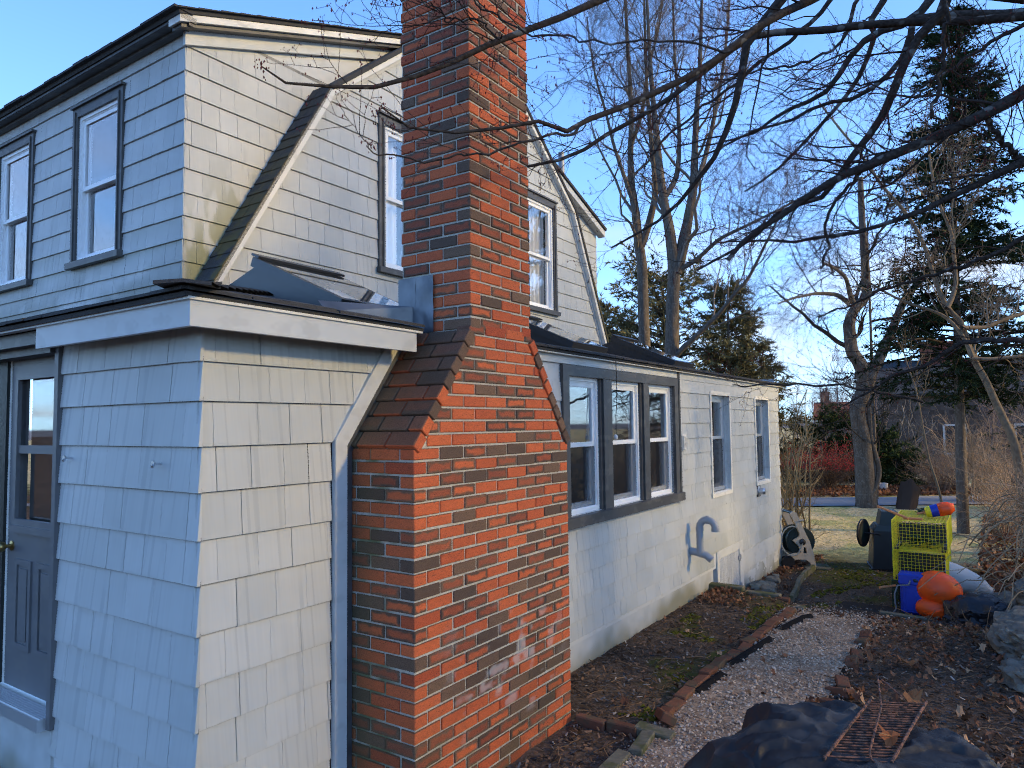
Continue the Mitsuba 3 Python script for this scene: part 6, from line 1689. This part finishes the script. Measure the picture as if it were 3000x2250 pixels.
sb, stp = SPRUCE[0], SPRUCE[2]
conifer('spruce_tree', 'tall dark spruce rising at the right edge behind the brambles', (sb[0], sb[1], -0.4), (stp[0], stp[1], stp[2]), 0.115, 3.3, 2.9, 3, whorl=.20, per=9, tw_n=18, tw_len=(.25, .75), nn=16, needle=.11, width=.015, droop=.35, profile=lambda k: min(1, (1 - k) ** .8) * (0.75 + 0.25 * math.sin(k * 40)))
conifer('spruce_tree', 'dark spruce behind the leaning tree, cut by the right edge', (24.5, -3.2, -0.5), (24.3, -3.3, 10.4), 0.16, 4.0, 2.2, 4, whorl=.34, per=8, tw_n=14, tw_len=(.3, .8), nn=11, needle=.12, width=.015, droop=.35)
# spruce sprays on the crooked tree by the drive
rg = np.random.default_rng(12)
for i, (bx, by, bz, L_, a, nb) in enumerate([]): pass
conifer('hemlock_tree', 'thin dark hemlock growing behind the crooked tree by the drive', (24.2, 3.0, -0.5), (24.0, 2.9, 9.5), 0.07, 2.3, 2.6, 6, whorl=.8, per=4, tw_n=10, tw_len=(.25, .6), nn=9, needle=.12, width=.013, droop=.22, tilt_gap=.4, profile=lambda k: 1.0 - .5 * k)
pine = dict(col=(0.155, 0.135, 0.065), needle=.22, width=.024, nn=18, droop=.05, upturn=.1, tw_n=11, tw_len=(.4, 1.0), tilt_gap=.05)
conifer('pine_tree', 'olive green pine behind the tall bare trees, left of the forked one', (25.6, 10.2, -.5), (25.6, 10.2, 7.6), .16, 2.6, 1.0, 21, whorl=.36, per=9, profile=lambda k: .55 + .45 * math.sin(k * 3), **pine)
conifer('pine_tree', 'broad olive green pine just right of the forked tree', (26.4, 8.0, -.5), (26.4, 8.0, 7.2), .16, 2.6, 1.0, 22, whorl=.32, per=9, profile=lambda k: (1 - k) ** .5 * (.7 + .3 * math.sin(k * 20)), **pine)
conifer('pine_tree', 'lower olive pine above the far end of the annex roof', (31.0, 8.4, -.5), (31.0, 8.4, 5.4), .14, 2.2, .8, 23, whorl=.32, per=9, profile=lambda k: (1 - k) ** .6, **pine)
conifer('pine_tree', 'hazy pine farthest left behind the gable edge', (27.0, 13.2, -.5), (27.0, 13.2, 7.0), .16, 2.5, 1.0, 24, whorl=.36, per=9, profile=lambda k: (1 - k) ** .5, **pine)
shade = dict(col=(0.045, 0.055, 0.025), needle=.30, width=.030, nn=5, droop=.05, upturn=.1, tw_n=7, tw_len=(.5, 1.1), whorl=.6, per=6, tilt_gap=.0)
for i in range(8):      # row of unseen pines, added to thin the low sun reaching the house
    x = 3.0 + 1.6 * i
    conifer('pine_tree', f'unseen tall pine added to filter the sun, opposite {("the entry corner", "the chimney side", "the chimney", "the first window", "the middle window", "the last triple window", "the plank door", "the house end")[i]}', (x, -10.5 + .5 * (i % 2), -.2), (x, -10.5 + .5 * (i % 2), 13.5), .12, 2.2, 2.0, 90 + i, profile=lambda k: (1 - k) ** .3, **shade)
yew = dict(col=(0.040, 0.055, 0.020), needle=.16, width=.022, nn=13, droop=.0, tw_n=12, tw_len=(.35, .8), tilt_gap=.05)
conifer('evergreen_shrub', 'rounded dark evergreen shrub behind the red-berried bush', (32.4, 5.9, -.7), (32.4, 5.9, 2.3), .08, 1.9, .1, 31, whorl=.22, per=9, profile=lambda k: (1 - k * k) ** .5, **yew)
conifer('evergreen_shrub', 'dark evergreen shrub left of the crooked tree', (32.4, 4.2, -.7), (32.4, 4.2, 1.9), .08, 1.6, .1, 32, whorl=.22, per=9, profile=lambda k: (1 - k * k) ** .5, **yew)
conifer('evergreen_shrub', 'low evergreen shrub right behind the crooked trunk', (30.0, 3.0, -.7), (30.0, 3.0, .75), .06, 1.0, .05, 33, whorl=.18, per=9, profile=lambda k: (1 - k * k) ** .5, **yew)


# --- bare bushes, brambles and the far wood
def bush(name, label, at, n, height, spread, seed, col, berry=None, N=8, kids=5, kid_len=(.2, .6), rad=.007, group=None, arch=.25, kids2=3, cat='shrub'):
    rg = np.random.default_rng(seed)
    t = thing(name, label, cat, group)
    a = rg.uniform(0, 2 * np.pi, n); out = spread * np.sqrt(rg.uniform(0, 1, n)); h = height * rg.uniform(.6, 1.1, n) * (1 - .35 * (out / spread) ** 2)
    s = np.linspace(0, 1, N)
    bx = rg.normal(0, spread * .18, (n, 2))
    P = np.zeros((n, N, 3))
    P[:, :, 0] = at[0] + bx[:, :1] + np.cos(a)[:, None] * out[:, None] * s ** 1.3
    P[:, :, 1] = at[1] + bx[:, 1:] + np.sin(a)[:, None] * out[:, None] * s ** 1.3
    gz = ground_z(P[:, 0, 0], P[:, 0, 1])
    P[:, :, 2] = gz[:, None] - .02 + h[:, None] * (s[None] * (1 + arch) - arch * s[None] ** 3)
    P += np.cumsum(rg.normal(0, .018 * height, P.shape), 1) * s[None, :, None]
    R = np.linspace(1, .4, N)[None] * rad * rg.uniform(.6, 1.4, (n, 1))
    m = MB(); v, f = tubes(P, R, 4); m.add(v, f, c=colors(n, N * 4, col, rg, .5, 1.5))
    P1, R1 = grow(P, R, kids, kid_len, (20, 55), rg, up=.15, wob=.05, N=5, rr=.6, rmin=.002, taper=.5)
    v, f = tubes(P1, R1, 3); m.add(v, f, c=colors(len(P1), 15, col, rg, .6, 1.6))
    tips = P1
    if kids2:
        P2, R2 = grow(P1, R1, kids2, (kid_len[0] * .4, kid_len[1] * .5), (20, 60), rg, up=.1, wob=.05, N=4, rr=.7, rmin=.0018, taper=.6)
        v, f = tubes(P2, R2, 3); m.add(v, f, c=colors(len(P2), 12, col, rg, .6, 1.6)); tips = P2
    m.put(f'{t}__stems', 'm_vcol', smooth=True)
    if berry:
        q = tips[:, 1:].reshape(-1, 3); q = q[rg.uniform(0, 1, len(q)) < berry[1]]
        zc = np.quantile(q[:, 2], .35); q = q[q[:, 2] > zc]
        v, f, c = scatter(OCT, q, rg.uniform(.010, .020, len(q)), np.array(berry[0]) * rg.uniform(.6, 1.3, (len(q), 1)), rg, (1, 1, 1), 0, .1)
        MB().add(v, f, c=c).put(f'{t}__berries', 'm_vcol')
    return t


bush('berry_bush', 'wide bush covered in red berries beyond the driveway', (26.6, 4.9), 170, 1.55, 1.55, 41, (0.12, 0.085, 0.06), ((0.42, 0.045, 0.045), .55), kids=6, kid_len=(.3, .7))
bush('berry_bush', 'smaller red-berried bush half hidden behind the end of the house', (27.4, 6.9), 120, 1.3, 1.3, 42, (0.12, 0.08, 0.055), ((0.40, 0.05, 0.05), .3), kids=6, kid_len=(.3, .7))
bush('bare_shrub', 'pale many-stemmed bare shrub beside the far corner of the house', (13.7, 3.25), 26, 2.9, 1.0, 43, (0.30, 0.22, 0.12), N=10, kids=6, kid_len=(.3, .9), rad=.016, arch=.1)
bush('bare_shrub', 'low bare shrub behind the hose reel', (12.75, 3.05), 70, 1.0, .55, 44, (0.19, 0.13, 0.07), kids=4, kid_len=(.1, .4), rad=.005)
bush('bare_shrub', 'grey bare ornamental tree in front of the shingled house', (33.5, 3.2), 12, 3.3, 1.9, 45, (0.22, 0.19, 0.16), N=10, kids=8, kid_len=(.5, 1.3), rad=.04, arch=.0)
bush('bare_shrub', 'rounded brown shrub on the far side of the drive, right of the crooked tree', (27.8, 1.4), 130, 1.3, 1.3, 46, (0.25, 0.175, 0.125), kids=5)
bush('bare_shrub', 'brown twiggy shrub far right beyond the drive', (28.5, -1.0), 130, 1.6, 1.5, 47, (0.26, 0.18, 0.125), kids=5)
for i, (x, y, h, s, lb) in enumerate([(11.2, -0.85, 1.5, 0.9, 'brown bramble tangle directly behind the white buoy'), (12.6, -1.7, 1.9, 1.2, 'brown bramble tangle at the right edge, behind the stones'), (13.9, -0.6, 2.0, 1.0, 'tall tan bramble tangle behind the trap stack'),
                                      (15.5, -1.8, 2.0, 1.3, 'tall brambles around the spruce trunk'), (10.4, -1.7, 1.9, 1.2, 'low bramble tangle at the right edge above the stone border'), (17.2, -0.2, 1.2, 1.0, 'tan brush between the traps and the drive'), (18.6, -2.6, 2.3, 1.8, 'deep brush behind the leaning tree')]):
    bush('bramble', lb, (x, y), 46, h, s, 60 + i, (0.46, 0.31, 0.19), kids=5, kid_len=(.3, 1.0), rad=.0085, arch=.5, kids2=2, cat='bramble')
for i, (x, y, h, s, lb) in enumerate([(21.5, -1.6, 3.2, 1.9, 'tall pale brush right of the thin sapling'), (24.0, -3.4, 3.6, 2.0, 'tall brush in front of the neighbour house, at the right edge'), (25.0, 0.2, 2.6, 1.7, 'brown brush in front of the neighbour house, right of the crooked tree'), (30.5, -2.2, 4.0, 2.4, 'high brush hiding the foot of the neighbour house')]):
    bush('bramble', lb, (x, y), 60, h, s, 160 + i, (0.42, 0.29, 0.18), kids=5, kid_len=(.4, 1.2), rad=.014, arch=.3, kids2=3, cat='bramble')
# long arching canes in the near brambles
rg = np.random.default_rng(71)
t = thing('bramble', 'long pale arching canes leaning over the buoys', 'bramble')
n = 120; s = np.linspace(0, 1, 12)
P = np.zeros((n, 12, 3)); x0, y0 = rg.uniform(9.6, 13, n), rg.uniform(-1.8, -.3, n); a = rg.uniform(1.2, 5.0, n); L_ = rg.uniform(.7, 1.9, n); h = rg.uniform(.4, 1.3, n)
P[:, :, 0] = x0[:, None] + np.cos(a)[:, None] * L_[:, None] * s; P[:, :, 1] = y0[:, None] + np.abs(np.sin(a))[:, None] * L_[:, None] * s * .8
P[:, :, 2] = ground_z(x0, y0)[:, None] + h[:, None] * (4 * s * (1 - s) * .6 + s * .55)
P += np.cumsum(rg.normal(0, .02, P.shape), 1)
R = np.full((n, 12), .0052) * rg.uniform(.6, 1.5, (n, 1))
v, f = tubes(P, R, 4); MB().add(v, f, c=colors(n, 48, (0.40, 0.29, 0.18), rg, .5, 1.3)).put(f'{t}__stems', 'm_vcol', smooth=True)
# far woods: bare slender trees as one mass, behind everything
rg = np.random.default_rng(81)
n = 110
x = rg.uniform(36, 72, n); y = rg.uniform(-14, 30, n) + (x - 36) * .2
Hh = rg.uniform(3.2, 6.0, n); s = np.linspace(0, 1, 6)
P = np.stack([x[:, None] + 0 * s, y[:, None] + 0 * s, (ground_z(x, y) - .2)[:, None] + Hh[:, None] * s], -1) + np.cumsum(rg.normal(0, .12, (n, 6, 3)), 1) * s[None, :, None]
R = np.linspace(1, .25, 6)[None] * rg.uniform(.05, .12, (n, 1))
m = MB(); fc = (0.20, 0.155, 0.14)
v, f = tubes(P, R, 5); m.add(v, f, c=colors(n, 30, fc, rg))
P1, R1 = grow(P, R, 11, (.8, 2.2), (25, 60), rg, up=.4, wob=.05, N=5, trange=(.15, 1), rr=.4, rmin=.015, taper=.4); v, f = tubes(P1, R1, 3); m.add(v, f, c=colors(len(P1), 15, fc, rg))
P2, R2 = grow(P1, R1, 6, (.4, 1.2), (25, 60), rg, up=.3, wob=.05, N=4, rr=.6, rmin=.011, taper=.6); v, f = tubes(P2, R2, 3); m.add(v, f, c=colors(len(P2), 12, (0.25, 0.19, 0.17), rg))
P3, R3 = grow(P2, R2, 3, (.25, .7), (25, 60), rg, up=.2, wob=.05, N=3, rr=.7, rmin=.008, taper=.7); v, f = tubes(P3, R3, 3); m.add(v, f, c=colors(len(P3), 9, (0.26, 0.195, 0.175), rg))
m.put('woods', 'm_vcol', smooth=True); lab('woods', 'grey-brown bare wood closing the view behind the far houses', kind='stuff')
# undergrowth in front of the wood
n = 1000
x = rg.uniform(28.5, 36, n); y = rg.uniform(-9, 15, n); Hh = rg.uniform(.5, 1.9, n); a = rg.uniform(0, 6.28, n); s = np.linspace(0, 1, 5)
keep = ~((np.abs(y - 3.0) < 1.0) & (x < 33)); x, y, Hh, a = x[keep], y[keep], Hh[keep], a[keep]; n = len(x)
P = np.stack([x[:, None] + np.cos(a)[:, None] * .35 * s * Hh[:, None], y[:, None] + np.sin(a)[:, None] * .35 * s * Hh[:, None], (ground_z(x, y))[:, None] + Hh[:, None] * s], -1) + np.cumsum(rg.normal(0, .03, (n, 5, 3)), 1)
R = np.linspace(1, .4, 5)[None] * rg.uniform(.006, .014, (n, 1))
m = MB(); v, f = tubes(P, R, 3); m.add(v, f, c=colors(n, 15, (0.24, 0.165, 0.12), rg))
P1, R1 = grow(P, R, 5, (.2, .7), (20, 55), rg, up=.2, wob=.05, N=4, rr=.7, rmin=.005); v, f = tubes(P1, R1, 3); m.add(v, f, c=colors(len(P1), 12, (0.28, 0.19, 0.135), rg))
P2, R2 = grow(P1, R1, 3, (.1, .4), (20, 55), rg, up=.2, wob=.05, N=3, rr=.8, rmin=.004); v, f = tubes(P2, R2, 3); m.add(v, f, c=colors(len(P2), 9, (0.28, 0.19, 0.135), rg))
m.put('undergrowth', 'm_vcol', smooth=True); lab('undergrowth', 'brown twiggy undergrowth between the drive and the far houses', kind='stuff')
# tree stump beside the crooked tree
t = thing('tree_stump', 'dark hollow broken stump leaning beside the crooked tree', 'stump')
m_ = trimesh.creation.cylinder(0.24, 0.85, sections=28); m_ = m_.subdivide().subdivide(); v = np.array(m_.vertices)
v = v * (1 + .5 * (meshkit.fbm(v * [5, 5, 1.5] + 2, 3, 3) - .5))[:, None]; v[:, 2] += np.where(v[:, 2] > .3, .35 * (meshkit.noise(v * [4, 4, 1], 6) - .5), 0)
M_ = rot([0.3, 1, 0], 32); v = v @ M_[:3, :3].T
MB().add(v + [22.0, 1.95, -0.20], m_.faces).put(t, 'm_charred', smooth=40)
t = thing('white_bucket', 'small white bucket on the lawn behind the crooked tree', 'bucket')
MB().mesh(lathe([[0, 0], [.11, 0], [.14, .30], [.13, .30], [.10, .02], [0, .02]], [27.4, 3.15, float(ground_z(27.4, 3.15))], [0, 0, 1], 20)).put(t, 'm_white_buoy', smooth=40)


# ---------------------------------------------------------------- far houses
def far_house(label, at, rz, L_, W, eave, ridge, wall_mat, chim=None, win=(), base=-1.3, name='neighbor_house', roof_mat='m_roof_far'):
    t = thing(name, label, 'house')
    ca, sa = math.cos(math.radians(rz)), math.sin(math.radians(rz))
    fr = lambda p: np.column_stack([at[0] + p[:, 0] * ca - p[:, 1] * sa, at[1] + p[:, 0] * sa + p[:, 1] * ca, p[:, 2]])
    g_ = Polygon([(-W / 2, base), (W / 2, base), (W / 2, eave), (0, ridge), (-W / 2, eave)])
    fx = lambda p: fr(np.column_stack([p[:, 2], p[:, 0], p[:, 1]]))
    MB().prism(g_, -L_ / 2, L_ / 2, fx).put(f'{t}__wall', wall_mat)
    o = .35; k = (ridge - eave) / (W / 2)
    m = MB()
    for s in (-1, 1):
        v, f = slab([(-L_ / 2 - o, s * (W / 2 + o), eave - k * o + .05), (L_ / 2 + o, s * (W / 2 + o), eave - k * o + .05), (L_ / 2 + o, 0, ridge + .05), (-L_ / 2 - o, 0, ridge + .05)], .12)
        m.add(fr(v), f)
    m.put(f'{t}__roof', roof_mat)
    if chim:
        x, y, w, z1 = chim
        MB().box(x - w, x + w, y - w * .7, y + w * .7, eave, z1, fr).box(x - w * 1.12, x + w * 1.12, y - w * .8, y + w * .8, z1, z1 + .12, fr).put(f'{t}__chimney', 'm_far_brick')
        MB().box(x - w * .5, x - w * .1, y - .12, y + .12, z1 + .12, z1 + .5, fr).box(x + w * .15, x + w * .55, y - .12, y + .12, z1 + .12, z1 + .42, fr).put(f'{t}__flue', 'm_black_plastic')
    for (sd, u, z, w, h) in win:
        if sd == 'L': b = (u - w / 2, u + w / 2, W / 2 - .02, W / 2 + .05, z, z + h)
        elif sd == 'R': b = (u - w / 2, u + w / 2, -W / 2 - .05, -W / 2 + .02, z, z + h)
        else: b = (-L_ / 2 - .05, -L_ / 2 + .02, u - w / 2, u + w / 2, z, z + h)
        MB().box(*b, fr).put(f'{t}__window', 'm_trim_white')
        e = .09
        if sd in 'LR': b2 = (b[0] + e, b[1] - e, b[2] - .012, b[3] + .012, b[4] + e, b[5] - e)
        else: b2 = (b[0] - .012, b[1], b[2] + e, b[3] - e, b[4] + e, b[5] - e)
        MB().box(*b2, fr).put(f'{t}__window__pane', 'm_black_metal')
    return t


far_house('brown shingled neighbour house with dark roof and brick chimney behind the brambles', (47.0, -0.9), 103, 13.0, 9.5, 3.35, 5.25, 'm_shingle_far', chim=(3.4, 0.3, .78, 6.1), win=(('L', 3.6, 0.2, 1.0, 1.5), ('L', 0.6, 0.2, 1.0, 1.5), ('L', -2.6, 0.2, 1.0, 1.5)))
far_house('low far house with a reddish roof and a small chimney behind the evergreen shrubs', (66.0, 9.6), 100, 5.5, 6.0, 2.2, 3.5, 'm_shingle_far', chim=(2.2, 0, .35, 4.3), roof_mat='m_far_brick')
far_house('white gabled neighbour house across the yard, seen in the window panes', (9.0, -19.0), 0, 8.0, 7.0, 2.8, 4.6, 'm_white_buoy', win=(('L', 0.0, 1.0, 1.0, 1.4), ('L', 2.2, 1.0, 1.0, 1.4)), base=-.5)

# ---------------------------------------------------------------- anything that no object needed to name twice
